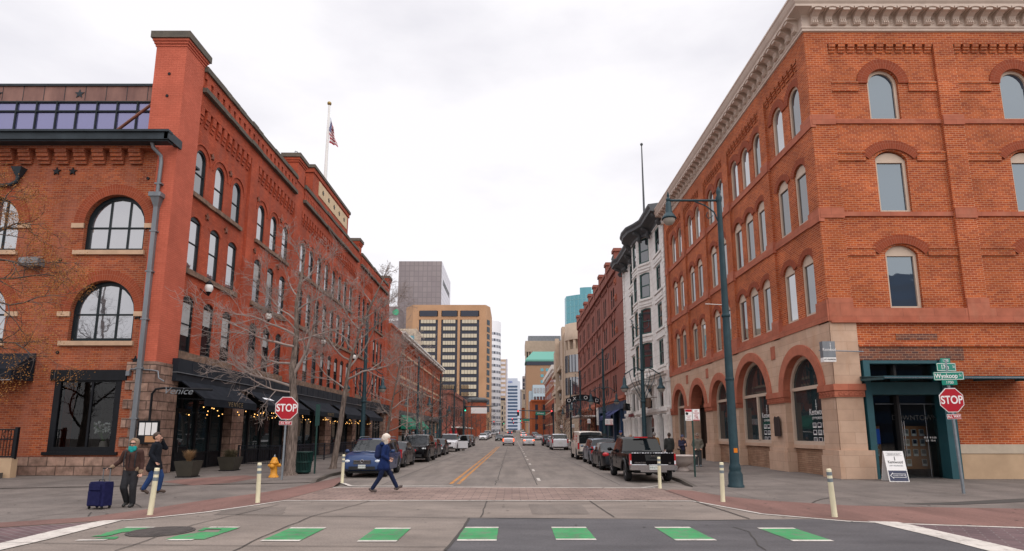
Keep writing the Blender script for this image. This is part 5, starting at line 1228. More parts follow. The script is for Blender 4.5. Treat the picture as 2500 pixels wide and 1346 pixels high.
# ---------------------------------------------------------------- brown brick hotel
OX = thing('brick_building', 'tall brown brick hotel with paired narrow windows and a stepped roof parapet', 'building', (XR, 66.3, 0))
Y0, Y1 = 66.2, 113.0
cen = [73.6, 80.0, 86.0, 91.9, 97.7, 103.6, 109.6]; ed = [70.6] + [(a + b) / 2 for a, b in zip(cen[:-1], cen[1:])] + [112.5]
rows = [(6.1, 9.9, 6.9, 9.15, 0), (9.9, 13.5, 10.5, 12.8, 0), (13.5, 17.5, 14.2, 16.1, .42), (17.5, 21.6, 17.95, 20.5, 0)]
w = MB(FW)
for c, e0, e1 in zip(cen, ed[:-1], ed[1:]):
    for z0, z1, s, sp, r in rows:
        for cc, a, b_ in ((c - .72, e0, c), (c + .72, c, e1)): wall_cell(w, a, b_, z0, z1, (cc - .43, cc + .43, s, sp, r), .06, .35, 8)
w.box(Y0, 70.6, -.05, .3, 6.1, 22.2); w.box(70.6, 112.5, .0, .3, 21.55, 22.2)
for e in ed[1:-1]: w.box(e - .35, e + .35, -.0, .1, 6.1, 22)
w.box(112.5, Y1, -.05, .3, 6.1, 22.4)
for z0 in (9.95, 13.55, 17.35): w.box(Y0, Y1, -.12, .07, z0, z0 + .16)
w.box(Y0, Y1, .35, 14, 0, 22.1)
for c in cen:
    arch_band(w, c - 1.5, c + 1.5, 16.2, 1.1, .18, -.06, .06, 10)
    for k in range(8): w.box(c - 2.2 + .55 * k, c - 1.95 + .55 * k, -.1, .05, 21.3, 21.6)
for i, e in enumerate(ed):
    w.box(e - .55, e + .55, -.22, .6, 22.1, 25.0 if i else 24.6); w.box(e - .75, e + .75, -.34, .7, 24.55, 24.95)
for e0, e1 in zip(ed[:-1], ed[1:]): w.box(e0 + .5, e1 - .5, -.12, .5, 22.1, 23.4); w.box(e0 + .5, e1 - .5, -.25, .5, 23.4, 23.75); w.box(e0 + .5, e1 - .5, -.3, .5, 22.05, 22.35)
w.build('wall', M['oxford_brick'], OX, world=True)
b = MB(); b.poly([(-.43, .0, 0), (.43, .0, 0), (.43, 0, 2.5), (-.43, 0, 2.5)]); b.box(-.43, .43, -.05, .0, 1.2, 1.28)
for x in (-.43, .37): b.box(x, x + .06, -.05, 0, 0, 2.5)
ow = Repeat(b.build('window', M['glass_dark'], OX), OX, FW, R(-90))
for c in cen:
    for z0, z1, s, sp, r in rows:
        for cc in (c - .72, c + .72): ow.at(cc, .14, s)
b = MB(FW); b.box(Y0, Y1, -.3, .1, 5.85, 6.2); b.box(Y0, Y1, -.15, .1, 5.6, 5.85); b.build('belt_course', M['red_stone'], OX, world=True)
for z in (18.3, 14.2, 20.4, 9.9):
    b = MB(FW); b.box(70.1, 71.1, -.14, .0, z, z + .8); b.box(70.3, 70.9, -.25, -.1, z + .2, z + .6); b.build('carved_block', M['red_stone'], OX, world=True)
b = MB(FW)
for u0, u1 in ((Y0 + .1, 67.5), (69.5, 70.5), (74, 74.7), (78.5, 79.2), (82.5, 83.2), (86.5, 87.2)): b.box(u0, u1, -.12, .4, 0, 5.6)
b.box(Y0 + .1, 87.2, -.1, .4, 4.7, 5.6); b.box(Y0 + .1, 87.2, .05, .4, 0, .8); b.build('blue_shopfront', pbr('blue_shop_paint', (.022, .055, .12), .5, var=.2), OX, world=True)
b = MB(FW); b.box(Y0 + .1, 112.8, .2, .38, .1, 5.6); b.build('shop_window', M['glass_shop'], OX, world=True)
for u0 in (88, 92, 96, 100, 104, 108, 112): MB(FW).box(u0, u0 + .9, -.1, .4, 0, 5.6).build('ground_floor_pier', M['oxford_brick'], OX, world=True)
for u0, u1 in ((69.6, 73.8), (74.8, 78.4)):
    b = MB(FW); b.add([(u0, -.1, 4.7), (u1, -.1, 4.7), (u1, -1.3, 3.9), (u0, -1.3, 3.9), (u1, -1.3, 3.5), (u0, -1.3, 3.5)], [(0, 1, 2, 3), (3, 2, 4, 5)]); b.build('awning', pbr('navy_canvas', (.02, .03, .12), .9), OX, world=True)
b = MB(FW); b.box(88, 100, -3.2, 0, 4.3, 4.5); b.box(86.9, 88, -.3, 0, 3, 5.6); b.build('entrance_canopy', M['white_trim'], OX, world=True)
# arched OXFORD sign over the pavement on iron posts
og = thing('arch_sign', 'black arched street sign with white letters on two iron posts over the pavement', 'sign', (9.6, 78, 0))
arc = [(7.3 + 4.6 * t, 78, 6.0 + .55 * math.sin(PI * t)) for t in [i / 12 for i in range(13)]]
b = MB()
for (xa, y, za), (xb, _, zb) in zip(arc[:-1], arc[1:]): b.add([(xa, y, za - .42), (xb, y, zb - .42), (xb, y, zb + .42), (xa, y, za + .42), (xa, y + .15, za - .42), (xb, y + .15, zb - .42), (xb, y + .15, zb + .42), (xa, y + .15, za + .42)], [(0, 1, 2, 3), (7, 6, 5, 4), (3, 2, 6, 7), (1, 0, 4, 5)])
b.build('sign_board', M['black_metal'], og, world=True)
for x in (7.9, 11.3):
    b = MB(); b.tube([(x, 78.08, 0), (x, 78.08, 5.8)], .07, 6); b.tube([(x, 78.08, 4.6), (x + .5, 78.08, 5.2), (x, 78.08, 5.7)], .03, 5); b.build('post', M['black_metal'], og, world=True)
for i, ch in enumerate('OXFORD'):
    t = .09 + i * .164; text('lettering', ch, .66, M['sign_white'], og, TR(*(-og.location)) @ upright(7.3 + 4.6 * t, 77.98, 6.0 + .55 * math.sin(PI * t)), depth=.01)
# ---------------------------------------------------------------- second building on the left
B2 = thing('brick_building', 'three storey red brick building with stone bands and green awnings beyond the painted corner building', 'building', (XL, 73, 0))
FE = facade_east(XL)
w = MB(FE); w.box(72.6, 79.6, -.25, .4, 0, 15.5); w.box(72.6, 79.7, -.35, .4, 15.5, 15.8)
nb = 9; st = 49.5 / nb
for k in range(nb):
    u0 = 79.6 + st * k; u1 = u0 + st; c = (u0 + u1) / 2
    for z0, z1, s, sp in ((5.2, 9.2, 5.9, 8.6), (9.2, 14.2, 10.0, 12.9)):
        for cc, a, b_ in ((c - .85, u0, c), (c + .85, c, u1)): wall_cell(w, a, b_, z0, z1, (cc - .5, cc + .5, s, sp, 0), .05, .3)
    w.box(u0 - .3, u0 + .3, -.08, .1, 4.2, 14.3)
    for j in range(9): w.box(u0 + .1 + j * st / 9, u0 + .1 + j * st / 9 + .3, -.22, .05, 14.45, 14.9)
w.box(79.6, 129.1, -.1, .3, 14.2, 15.3); w.box(79.6, 129.1, .4, 12, 0, 15.2); w.box(79.6, 129.1, .0, .3, 4.6, 5.2)
w.build('wall', M['block_brick'], B2, world=True)
b = MB(FE); b.box(79.6, 129.2, -.55, .3, 15.35, 15.75); b.box(79.6, 129.2, -.75, .3, 15.75, 16.0); b.build('cornice', M['white_trim'], B2, world=True)
for z in (8.62, 13.0, 9.55): 
    b = MB(FE); b.box(79.6, 129.1, -.06, .1, z, z + (.28 if z != 9.55 else .35)); b.build('stone_band', M['tan_sill'], B2, world=True)
b = MB(); b.poly([(-.5, 0, 0), (.5, 0, 0), (.5, 0, 2.9), (-.5, 0, 2.9)]); b.box(-.5, .5, -.05, 0, 1.35, 1.43); b.box(-.03, .03, -.04, 0, 0, 2.9)
ow = Repeat(b.build('window', M['glass_dark'], B2), B2, FE, R(90))
for k in range(nb):
    c = 79.6 + st * (k + .5)
    for cc in (c - .85, c + .85): ow.at(cc, .15, 5.8); ow.at(cc, .15, 10.0)
b = MB(FE); b.box(79.6, 129.2, -.5, .1, 4.1, 4.9); b.build('fascia', M['iron_cornice'], B2, world=True)
b = MB(FE); b.box(79.8, 129, .1, .38, .0, 4.2); b.build('shop_window', M['glass_shop'], B2, world=True)
b = MB(FE)
for k in range(nb + 1): u = 79.6 + st * k; b.box(u - .35, u + .35, -.05, .4, 0, 4.15)
for k in range(nb): u = 79.6 + st * k; b.box(u + .3, u + st - .3, .0, .3, 0, .7)
b.build('shopfront', M['teal_paint'], B2, world=True)
for u0, u1 in ((80.0, 86.6), (90.2, 96.5)):
    b = MB(FE); b.add([(u0, -.5, 4.3), (u1, -.5, 4.3), (u1, -2.0, 2.7), (u0, -2.0, 2.7), (u1, -2.0, 2.35), (u0, -2.0, 2.35), (u0, -.5, 2.4), (u1, -.5, 2.4)], [(0, 1, 2, 3), (3, 2, 4, 5), (0, 3, 5, 6), (2, 1, 7, 4)]); b.build('awning', M['green_canvas'], B2, world=True)

# ---------------------------------------------------------------- far towers
def tower(name, label, loc): return thing(name, label, 'tower' if 'tower' in name else 'building', loc)
def band(root, x0, x1, y, z0, z1, mat, name='window_band', d=.25):
    b = MB(); b.box(x0, x1, y - d, y + .1, z0, z1); return b.build(name, mat, root, world=True)
M['grid_grey'] = brick('granite_curtain_wall', (.30, .255, .255), (.265, .225, .23), (.22, .19, .195), bw=3.2, bh=3.9, ms=.28, off=0, var=.18, vscale=.03, bump=0, rough=.5)
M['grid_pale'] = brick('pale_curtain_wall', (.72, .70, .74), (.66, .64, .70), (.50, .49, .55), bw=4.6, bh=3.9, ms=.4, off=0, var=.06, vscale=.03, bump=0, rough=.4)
g = tower('office_tower', 'tall grey granite office tower with a pale sunlit side wall', (-66, 400, 0))
b = MB(); b.box(-81.5, -50.6, 400, 440, 0, 124.3); b.build('granite_shaft', M['grid_grey'], g, world=True)
b = MB(); b.poly([(-50.58, 400, 0), (-50.58, 458, 0), (-50.58, 458, 124.2), (-50.58, 400, 124.2)]); b.poly([(-81, 458, 0), (-50.6, 458, 0), (-50.6, 458, 124.2), (-81, 458, 124.2)]); b.build('side_wall', M['grid_pale'], g, world=True)  # side and back walls use a paler panel grid than the shaft
b = MB()
for k in range(6): b.box(-50.6, -50.45, 409 + 7 * k, 414 + 7 * k, 109, 113)
b.build('louvre_row', M['sign_black'], g, world=True)
g = tower('office_tower', 'lower grey tower with a small green roof logo left of the granite tower', (-84, 380, 0))
b = MB(); b.box(-98, -76.5, 380, 396, 0, 86.5); b.build('granite_shaft', M['grid_grey'], g, world=True)
b = MB(); b.lathe([(.2, 0), (2.2, .02)], (-78.5, 379.6, 82.5), 12, False, 'Y'); b.build('emblem', M['sig_red'] if False else pbr('logo_green', (.02, .4, .2), .5), g, world=True)
text('lettering', 'CenturyLink', 3.0, M['sign_white'], g, TR(*(-g.location)) @ upright(-82.5, 379.8, 77.5), depth=.1, sx=.8)
# tan slab with bronze glass
o = tower('office_tower', 'orange tan office tower with rows of bronze glass and three bays', (-30, 260, 0))
tan = pbr('orange_tan_precast', (.47, .27, .15), .8, var=.14, vscale=.12); tan2 = tan
b = MB(); H = 60.5; xa, xb = -45.8, -16.1; Yf = 260
b.box(-45.8, -12.2, Yf, Yf + 26, 57.7, H); b.box(-45.8, -42.9, Yf, Yf + 26, 0, 57.7); b.box(-15.1, -12.2, Yf, Yf + 26, 0, 57.7)
for x0, x1 in ((-34.1, -32.6), (-25.0, -23.9)): b.box(x0, x1, Yf - .4, Yf + 1, 0, 57.8)
b.box(-42.9, -15.1, Yf - .2, Yf + 1, 53.5, 55.0)
b.add([(-12.2, Yf, 0), (-10.3, Yf + 5, 0), (-10.3, Yf + 5, H), (-12.2, Yf, H), (-10.3, Yf + 30, 0), (-10.3, Yf + 30, H), (-12.2, Yf + 26, H)], [(0, 1, 2, 3), (1, 4, 5, 2), (3, 2, 5, 6)])
b.add([(-45.8, Yf, 0), (-45.8, Yf, H), (-50, Yf + 6, H), (-50, Yf + 6, 0)], [(0, 3, 2, 1)])
b.build('precast_frame', tan, o, world=True)
bays = [(-42.9, -34.1), (-32.6, -25.0), (-23.9, -15.1)]
for x0, x1 in bays:
    band(o, x0, x1, Yf + .5, 0, 53.5, M['glass_navy'], 'spandrel_panel', .1); band(o, x0 + .4, x1 - .4, Yf + .4, 55.0, 57.7, M['glass_navy'], 'spandrel_panel', .9)
    for k in range(13):
        z = 51.85 - 3.35 * k
        bb = MB(); bb.box(x0 + .9, x1 - 1.1, Yf - .05, Yf + .6, z, z + 1.75)
        bb.cm = 1; n = 5
        for i in range(1, n): x = x0 + .9 + (x1 - x0 - 2.0) * i / n; bb.box(x - .06, x + .06, Yf - .12, Yf, z, z + 1.75)
        bb.build('window_band', [M['glass_bronze'], M['glass_navy']], o, world=True)
for k in range(13):
    z = 51.5 - 3.35 * k; b = MB(); a = Vector((-11.6, Yf + 1.5, 0)); c = Vector((-10.5, Yf + 4.6, 0)); nn = Vector((.1, -.04, 0))
    b.add([(a + nn) + Vector((0, 0, z)), (c + nn) + Vector((0, 0, z)), (c + nn) + Vector((0, 0, z + 2.4)), (a + nn) + Vector((0, 0, z + 2.4))], [(0, 1, 2, 3)]); b.build('window_band', M['glass_navy'], o, world=True)
br = tower('office_block', 'narrow dark brown block at the right edge of the orange tan tower', (-14, 330, 0))
b = MB(); b.box(-20, -12.6, 330, 345, 0, 53); b.box(-20.2, -12.4, 329.8, 345.2, 53, 54.5); b.build('brick_shaft', M['oxford_brick'], br, world=True)
for k in range(9):
    z = 6 + 5.1 * k; b = MB(); b.box(-12.65, -12.5, 332, 343, z, z + 2.4); b.build('window_band', M['glass_navy'], br, world=True)
# white tower with a rounded front
wt = tower('office_tower', 'white rounded office tower banded with dark windows beyond the orange tower', (-16, 356, 0))
b = MB(); b.lathe([(9, 0), (9, 70.5), (8.8, 71), (0.01, 71)], (-16, 356, 0), 40); b.build('shaft', pbr('white_tower_panel', (.74, .73, .76), .5), wt, world=True)
for k in range(16):
    z = 2.5 + 3.95 * k; b = MB(); b.lathe([(9.06, z), (9.06, z + 1.55)], (-16, 356, 0), 40, False); b.build('window_band', pbr('grey_banding', (.36, .37, .42), .25) if k == 0 else bpy.data.materials['grey_banding'], wt, world=True)
    b = MB()
    for a in (-62, -30): 
        aa = R(a); b.add([(-16 + 9.12 * math.cos(aa + q), 356 + 9.12 * math.sin(aa + q), zz) for q, zz in ((-.16, z), (.16, z), (.16, z + 1.55), (-.16, z + 1.55))], [(0, 1, 2, 3)])
    b.build('dark_pane', M['glass_navy'], wt, world=True)
tt = tower('office_tower', 'slim tan tower with ribbon windows between the white and blue towers', (-9, 480, 0))
b = MB(); b.box(-22, -5.2, 480, 500, 0, 63.2); b.build('shaft', pbr('tan_tower_panel', (.50, .36, .25), .7), tt, world=True)
b = MB(); b.box(-5.2, -3.8, 480.5, 500, 0, 63.6); b.build('corner_glass', M['grid_pale'], tt, world=True)
for k in range(15): band(tt, -21, -5.6, 480, 6 + 3.8 * k, 8 + 3.8 * k, M['grid_pale'] if k > 6 else M['glass_navy'])
ol = tower('old_block', 'small pale stone block low between the white tower and the slim tan tower', (-8, 420, 0)); b = MB(); b.box(-14, -5.5, 420, 430, 0, 24); b.box(-14.3, -5.2, 419.7, 430, 24, 25); b.build('wall', M['pale_stone'], ol, world=True)
for k in range(5):
    for i in range(4): band(ol, -13.2 + 1.9 * i, -12.2 + 1.9 * i, 420, 3 + 4 * k, 5.4 + 4 * k, M['glass_navy'], 'window', .05)
bt = tower('office_tower', 'blue white banded office tower closing the end of the street', (2, 620, 0))
b = MB(); b.box(-5.4, 6.0, 620, 640, 0, 60.5); b.poly([(6.0, 620, 0), (9.0, 634, 0), (9.0, 634, 58), (6, 620, 58)]); b.build('shaft', pbr('blue_white_panel', (.52, .57, .66), .4), bt, world=True)
text('lettering', 'USA', 2.6, pbr('blue_logo', (.02, .1, .5), .5), bt, TR(*(-bt.location)) @ upright(-1.8, 619.6, 56.5), depth=.1)
for k in range(15): band(bt, -5.0, 6.0, 620, 1.5 + 3.5 * k, 3.4 + 3.5 * k, pbr('blue_ribbon', (.045, .085, .16), .3) if k == 0 else bpy.data.materials['blue_ribbon'])
fb = tower('office_tower', 'thin dark tower right of the blue white tower', (12, 560, 0)); b = MB(); b.box(8.2, 11.2, 640, 660, 0, 50); b.build('shaft', pbr('grey_shaft', (.30, .27, .28), .5), fb, world=True)
fb2 = tower('office_tower', 'thin blue glass tower just left of the brown hotel tower', (11, 520, 0)); b = MB(); b.box(9.6, 12.6, 520, 535, 0, 53); b.build('shaft', M['grid_grey'], fb2, world=True)
for k in range(12): band(fb2, 9.9, 12.3, 520, 4 + 4 * k, 6.6 + 4 * k, M['glass_navy'])
# church-like little tower block low in the gap
lt = tower('old_block', 'small red and white block with a square top at the end of the street', (9, 420, 0)); b = MB(); b.box(7.0, 12, 420, 426, 0, 20); b.build('wall', M['far_brick'], lt, world=True); b = MB(); b.box(7.2, 10.4, 419, 424, 20, 33); b.box(6.9, 10.7, 418.7, 424, 32, 33.2); b.build('pale_top', M['pale_stone'], lt, world=True)
band(lt, 8.3, 9.3, 419, 26, 30, M['glass_navy'], 'window', .05)
# right far group
rt = tower('office_tower', 'pale concrete tower with a dark colonnade under its flat top', (18, 380, 0))
b = MB(); b.box(8.9, 34, 380, 400, 0, 42); b.box(8.9, 34, 379.4, 400, 55.5, 62.8); b.box(9.2, 33.8, 381.4, 400, 42, 55.5); x = 8.9
while x < 34: b.box(x, x + .85, 379.6, 381.5, 42, 55.5); x += 1.75
b.build('shaft', M['concrete_tan'], rt, world=True); b = MB(); b.box(11, 33, 384, 396, 62.8, 67); b.build('roof_plant', M['zinc'], rt, world=True)
band(rt, 9.3, 33.8, 381.5, 42, 55.5, M['glass_navy'], 'window_band', .1)
gr = tower('hotel_tower', 'brown hotel tower with a green copper hipped roof', (16, 320, 0))
b = MB(); b.box(7.9, 30, 320, 340, 0, 39.5); b.build('shaft', pbr('brown_brick_far', (.36, .215, .13), .85, var=.08), gr, world=True)
b = MB(); b.box(7.5, 30.4, 319.6, 340, 41.6, 42.6); b.add([(7.5, 319.6, 42.6), (30.4, 319.6, 42.6), (28, 326, 48), (12, 326, 48)], [(0, 1, 2, 3)]); b.add([(7.5, 319.6, 42.6), (12, 326, 48), (12, 340, 48), (7.5, 340, 42.6)], [(0, 1, 2, 3)]); b.build('roof', pbr('verdigris', (.12, .33, .27), .7), gr, world=True)
band(gr, 8.1, 30, 320, 39.4, 41.6, M['glass_navy'])
for k in range(10):
    for i in range(5): band(gr, 16 + 2.9 * i, 17.7 + 2.9 * i, 320, 36 - 3.3 * k, 37.6 - 3.3 * k, M['glass_teal'], 'window', .06)
gl = tower('glass_building', 'low pale blue glass office building in front of the brown hotel tower', (12, 262, 0))
b = MB(); b.box(9.5, 17, 262, 275, 0, 23.6); b.box(7.9, 9.5, 264, 275, 0, 21); b.build('shaft', pbr('pale_blue_metal', (.42, .52, .58), .4), gl, world=True)
for k in range(5):
    for i in range(5): band(gl, 9.9 + 1.4 * i, 11.0 + 1.4 * i, 262, 19.8 - 3.9 * k, 22.2 - 3.9 * k, M['glass_mirror'], 'window', .06)
ob = tower('brick_building', 'small bright orange brick corner building far down the right side', (10, 230, 0))
b = MB(); b.box(7.9, 14.4, 230, 250, 0, 14.3); b.box(7.6, 14.6, 229.6, 250, 14.3, 15.0); b.add([(7.9, 230, 0), (7.9, 230, 14.3), (7.0, 232, 14.3), (7, 232, 0)], [(0, 3, 2, 1)]); b.build('wall', M['far_brick'], ob, world=True)
for z in (3.2, 7.2, 10.9):
    for x in (9.2, 12.2): band(ob, x, x + 1.1, 230, z, z + 2.2, M['glass_navy'], 'window', .06)
rb = tower('brick_building', 'red brick warehouse with a pale bracketed cornice beyond the tan concrete building', (13, 175, 0))
w = MB(facade_west(13.0)); w.box(176, 226, 0, 10, 0, 22); w.build('wall', M['block_brick'], rb, world=True)
w = MB(facade_west(13.0)); w.box(175.5, 226, -.9, 0, 21.2, 22.6)
for k in range(30): w.box(176 + 1.65 * k, 176.7 + 1.65 * k, -.6, 0, 20.2, 21.2)
w.build('cornice', M['white_trim'], rb, world=True)
for z in (5, 9, 13, 17):
    for k in range(8): b = MB(facade_west(13.0)); b.box(179 + 6 * k, 181 + 6 * k, -.05, .05, z, z + 2.2); b.build('window', M['glass_dark'], rb, world=True)
    b = MB(facade_west(13.0)); b.box(176, 226, -.12, .0, z - .5, z - .1); b.build('stone_band', M['tan_sill'], rb, world=True)
cb = tower('office_building', 'tan concrete office building with a rounded corner and open top loggia', (15, 130, 0))
b = MB(); b.lathe([(4.2, 0), (4.2, 20.6)], (16.6, 131.5, 0), 28); b.lathe([(4.3, 22.8), (4.3, 26.6), (.01, 26.6)], (16.6, 131.5, 0), 28); b.lathe([(3.2, 20.6), (3.2, 22.8)], (16.6, 131.5, 0), 20)
for k in range(14): a = 2 * PI * k / 14; b.lathe([(.35, 20.6), (.35, 22.9)], (16.6 + 3.9 * math.cos(a), 131.5 + 3.9 * math.sin(a), 0), 8)
b.box(12.6, 26, 135, 172, 0, 25.6); b.box(12.2, 13, 138, 141, 0, 27.5)
for z in (7.5, 12.5, 17.5): b.box(11.8, 12.6, 142, 170, z, z + .9); b.box(11.8, 11.9, 142, 170, z + 1.3, z + 1.45)
b.box(11.4, 12.4, 150, 151, 0, 26.5); b.box(16.6, 30, 127.4, 140, 0, 25.5); b.build('shaft', M['concrete_tan'], cb, world=True)
for z in (5.2, 10.3, 15.4):
    for a0, a1 in ((172, 205), (212, 247), (254, 285)):
        b = MB(); n = 6; vs = []
        for i in range(n + 1):
            a = R(a0 + (a1 - a0) * i / n); vs += [(16.6 + 4.26 * math.cos(a), 131.5 + 4.26 * math.sin(a), z), (16.6 + 4.26 * math.cos(a), 131.5 + 4.26 * math.sin(a), z + 3.9)]
        b.add(vs, [(2 * i, 2 * i + 2, 2 * i + 3, 2 * i + 1) for i in range(n)]); wn_ = b.build('window', M['glass_mirror'], cb, world=True)
        b = MB()
        for i in (0, 2, 4, 6): a = R(a0 + (a1 - a0) * i / n); b.bar((16.6 + 4.3 * math.cos(a), 131.5 + 4.3 * math.sin(a), z), (16.6 + 4.3 * math.cos(a), 131.5 + 4.3 * math.sin(a), z + 3.9), .12)
        b.build('mullion', M['glass_navy'], wn_, world=True)
    for k in range(6): b = MB(); b.box(12.55, 12.62, 143 + 4.6 * k, 146.4 + 4.6 * k, z, z + 2.6); b.build('window', M['glass_dark'], cb, world=True)
te = tower('glass_tower', 'curved teal glass tower rising behind the brown brick hotel', (42, 335, 0))
def curve_wall(x0, x1, bul, H, n=18):
    return [(x0 + (x1 - x0) * i / n, 335 - bul * math.sin(PI * (i / n) * .9 + .1)) for i in range(n + 1)]
P = [(32.2, 343)] + [(32.6 + 22 * i / 20, 336.5 - 6.5 * math.sin(PI * (i / 20) * .8)) for i in range(21)] + [(55, 350), (33, 350)]
b = MB(); b.slab(P, 0, 83); b.slab([(x, y + .5) for x, y in P if x > 40], 83, 87.2); b.build('shaft', M['glass_teal'], te, world=True)
b = MB(); k = 6
while k < 84:
    for (xa, ya), (xb_, yb_) in zip(P[1:21], P[2:22]): b.add([(xa, ya - .1, k), (xb_, yb_ - .1, k), (xb_, yb_ - .1, k + .3), (xa, ya - .1, k + .3)], [(0, 1, 2, 3)])
    k += 3.9
for x, y in P[1:22:2]: b.add([(x - .15, y - .12, 0), (x + .15, y - .12, 0), (x + .15, y - .12, 83), (x - .15, y - .12, 83)], [(0, 1, 2, 3)])
b.build('mullion_grid', pbr('teal_mullion', (.16, .36, .40), .4), te, world=True)
# left far small buildings
lb = tower('brick_building', 'orange brick corner building with a dark domed cornice low in front of the tan tower', (-14, 205, 0))
b = MB(); b.box(-30, -14.6, 205, 230, 0, 13.3); b.lathe([(3.4, 0), (3.4, 13.3)], (-12.6, 208.4, 0), 20); b.build('wall', M['block_brick'], lb, world=True)
b = MB(); b.lathe([(3.5, 12.6), (4.0, 13.2), (4.0, 13.8), (3.0, 14.4), (.01, 14.6)], (-12.6, 208.4, 0), 20); b.box(-30, -14.6, 204.6, 230, 12.7, 13.8); b.build('cornice', M['iron_cornice'], lb, world=True)
for z in (4.5, 8.6):
    for x in (-28, -25, -22, -19): band(lb, x, x + 1.3, 205, z, z + 2.3, M['glass_navy'], 'window', .06)
lb2 = tower('brick_building', 'dark grey low building behind the street trees on the left', (-18, 140, 0))
b = MB(); b.box(-32, -15.9, 150, 200, 0, 12.0); b.box(-32.2, -15.5, 149.6, 200, 12, 12.9); b.build('wall', M['oxford_brick'], lb2, world=True)
for k in range(8): b = MB(); b.box(-15.93, -15.85, 152 + 6 * k, 155 + 6 * k, 5, 8.5); b.build('window', M['glass_dark'], lb2, world=True)
b = MB(); b.box(-15.9, -12.5, 152, 190, 3.2, 3.5); b.build('awning', M['white_trim'], lb2, world=True)
cr = tower('office_block', 'cream building corner with a tall green window above the brick roof line', (-24, 150, 0))
b = MB(); b.box(-45, -27.0, 160, 168, 0, 31.0); b.build('wall', M['pale_stone'], cr, world=True); band(cr, -30.2, -27.6, 160, 20, 29, M['glass_teal'], 'window', .06)
# across the square, behind the photographer: the station front that the windows mirror
st_ = tower('station_building', 'long pale stone station across the square behind the camera', (0, -70, 0))
b = MB(); b.box(-22, 22, -85, -70, 0, 20); b.box(-75, -22, -85, -70, 0, 11); b.box(22, 75, -85, -70, 0, 11); b.build('wall', M['pale_stone'], st_, world=True)
for k in range(3):
    b = MB(); b.box(-16 + 12 * k, -9 + 12 * k, -70.05, -69.9, 4, 16); b.build('window', M['glass_dark'], st_, world=True)

bo = tower('glass_building', 'blue glass office block behind the camera, mirrored in the corner windows', (78, -64, 0))
b = MB(); b.box(52, 104, -85, -64, 0, 33); b.build('shaft', pbr('deep_blue_glazing', (.02, .07, .16), .3), bo, world=True)
for k in range(8): b = MB(); b.box(58, 103, -64, -63.8, 2 + 4 * k, 3.6 + 4 * k); b.build('window_band', M['glass_navy'], bo, world=True)

# ---------------------------------------------------------------- street furniture
LP = M['lamp_paint']
def lamp_pole_mesh(b, h, r0=.13, r1=.075):
    b.lathe([(.27, 0), (.27, .06), (.235, .1), (.235, .42), (.20, .5), (.185, .56), (.20, .62), (r0 + .02, .72), (r0, .8), (r1, h)], (0, 0, 0), 16)
def lamp_head(b, x, y, z, s=1.0):
    b.lathe([(.02, .62 * s), (.05, .58 * s), (.03, .52 * s), (.07, .48 * s), (.10, .44 * s), (.12, .1 * s), (.17, .04 * s), (.26, -.08 * s), (.27, -.12 * s), (.24, -.13 * s)], (x, y, z), 14)
def lamp_globe(b, x, y, z, s=1.0): b.lathe([(.22, -.12 * s), (.21, -.2 * s), (.13, -.30 * s), (.0, -.33 * s)], (x, y, z), 14)
def add_head(root, x, z, s=1.0):
    b = MB(); lamp_head(b, x, 0, z, s); o = b.build('lamp_head', LP, root)
    g = MB(); lamp_globe(g, x, 0, z, s); g.build('globe', M['lamp_globe'], o)
# the tall single-arm lamp on the right corner
sl = thing('street_lamp', 'tall green-grey single-arm street lamp on the right corner pavement', 'street lamp', [(7.56, 19.91)][0] + (0,))
b = MB(); lamp_pole_mesh(b, 10.3, .155, .085); b.lathe([(.10, 10.15), (.12, 10.3), (.06, 10.42), (.09, 10.5), (.07, 10.6), (.01, 10.75)], (0, 0, 0), 12)
for z in (3.6, 5.85): b.lathe([(.14, z), (.15, z + .02), (.15, z + .08), (.14, z + .1)], (0, 0, 0), 14)
b.build('pole', LP, sl)
b = MB(); b.tube([(.05, 0, 10.2), (-1.85, 0, 10.2)], .045, 8); b.tube([(-.05, 0, 9.35), (-.2, 0, 9.75), (-.5, 0, 10.0), (-.9, 0, 10.17)], .025, 6); b.tube([(-.25, 0, 9.62), (-.42, 0, 9.5), (-.5, 0, 9.62), (-.42, 0, 9.75)], .018, 5); b.ball((-1.85, 0, 10.22), .09, 8, 6); b.lathe([(.06, 10.25), (.03, 10.32), (.05, 10.38), (.01, 10.55)], (-1.85, 0, 0), 8); b.build('arm', LP, sl)
add_head(sl, -1.85, 9.62, 1.1)
b = MB(); b.tube([(-.1, 0, 6.3), (-.7, 0, 6.33)], .012, 5); b.build('banner_bar', M['white_paint'], sl)
b = MB(); b.box(-.06, .06, -.165, -.145, 1.15, 1.3); b.build('sticker', M['amber'], sl)
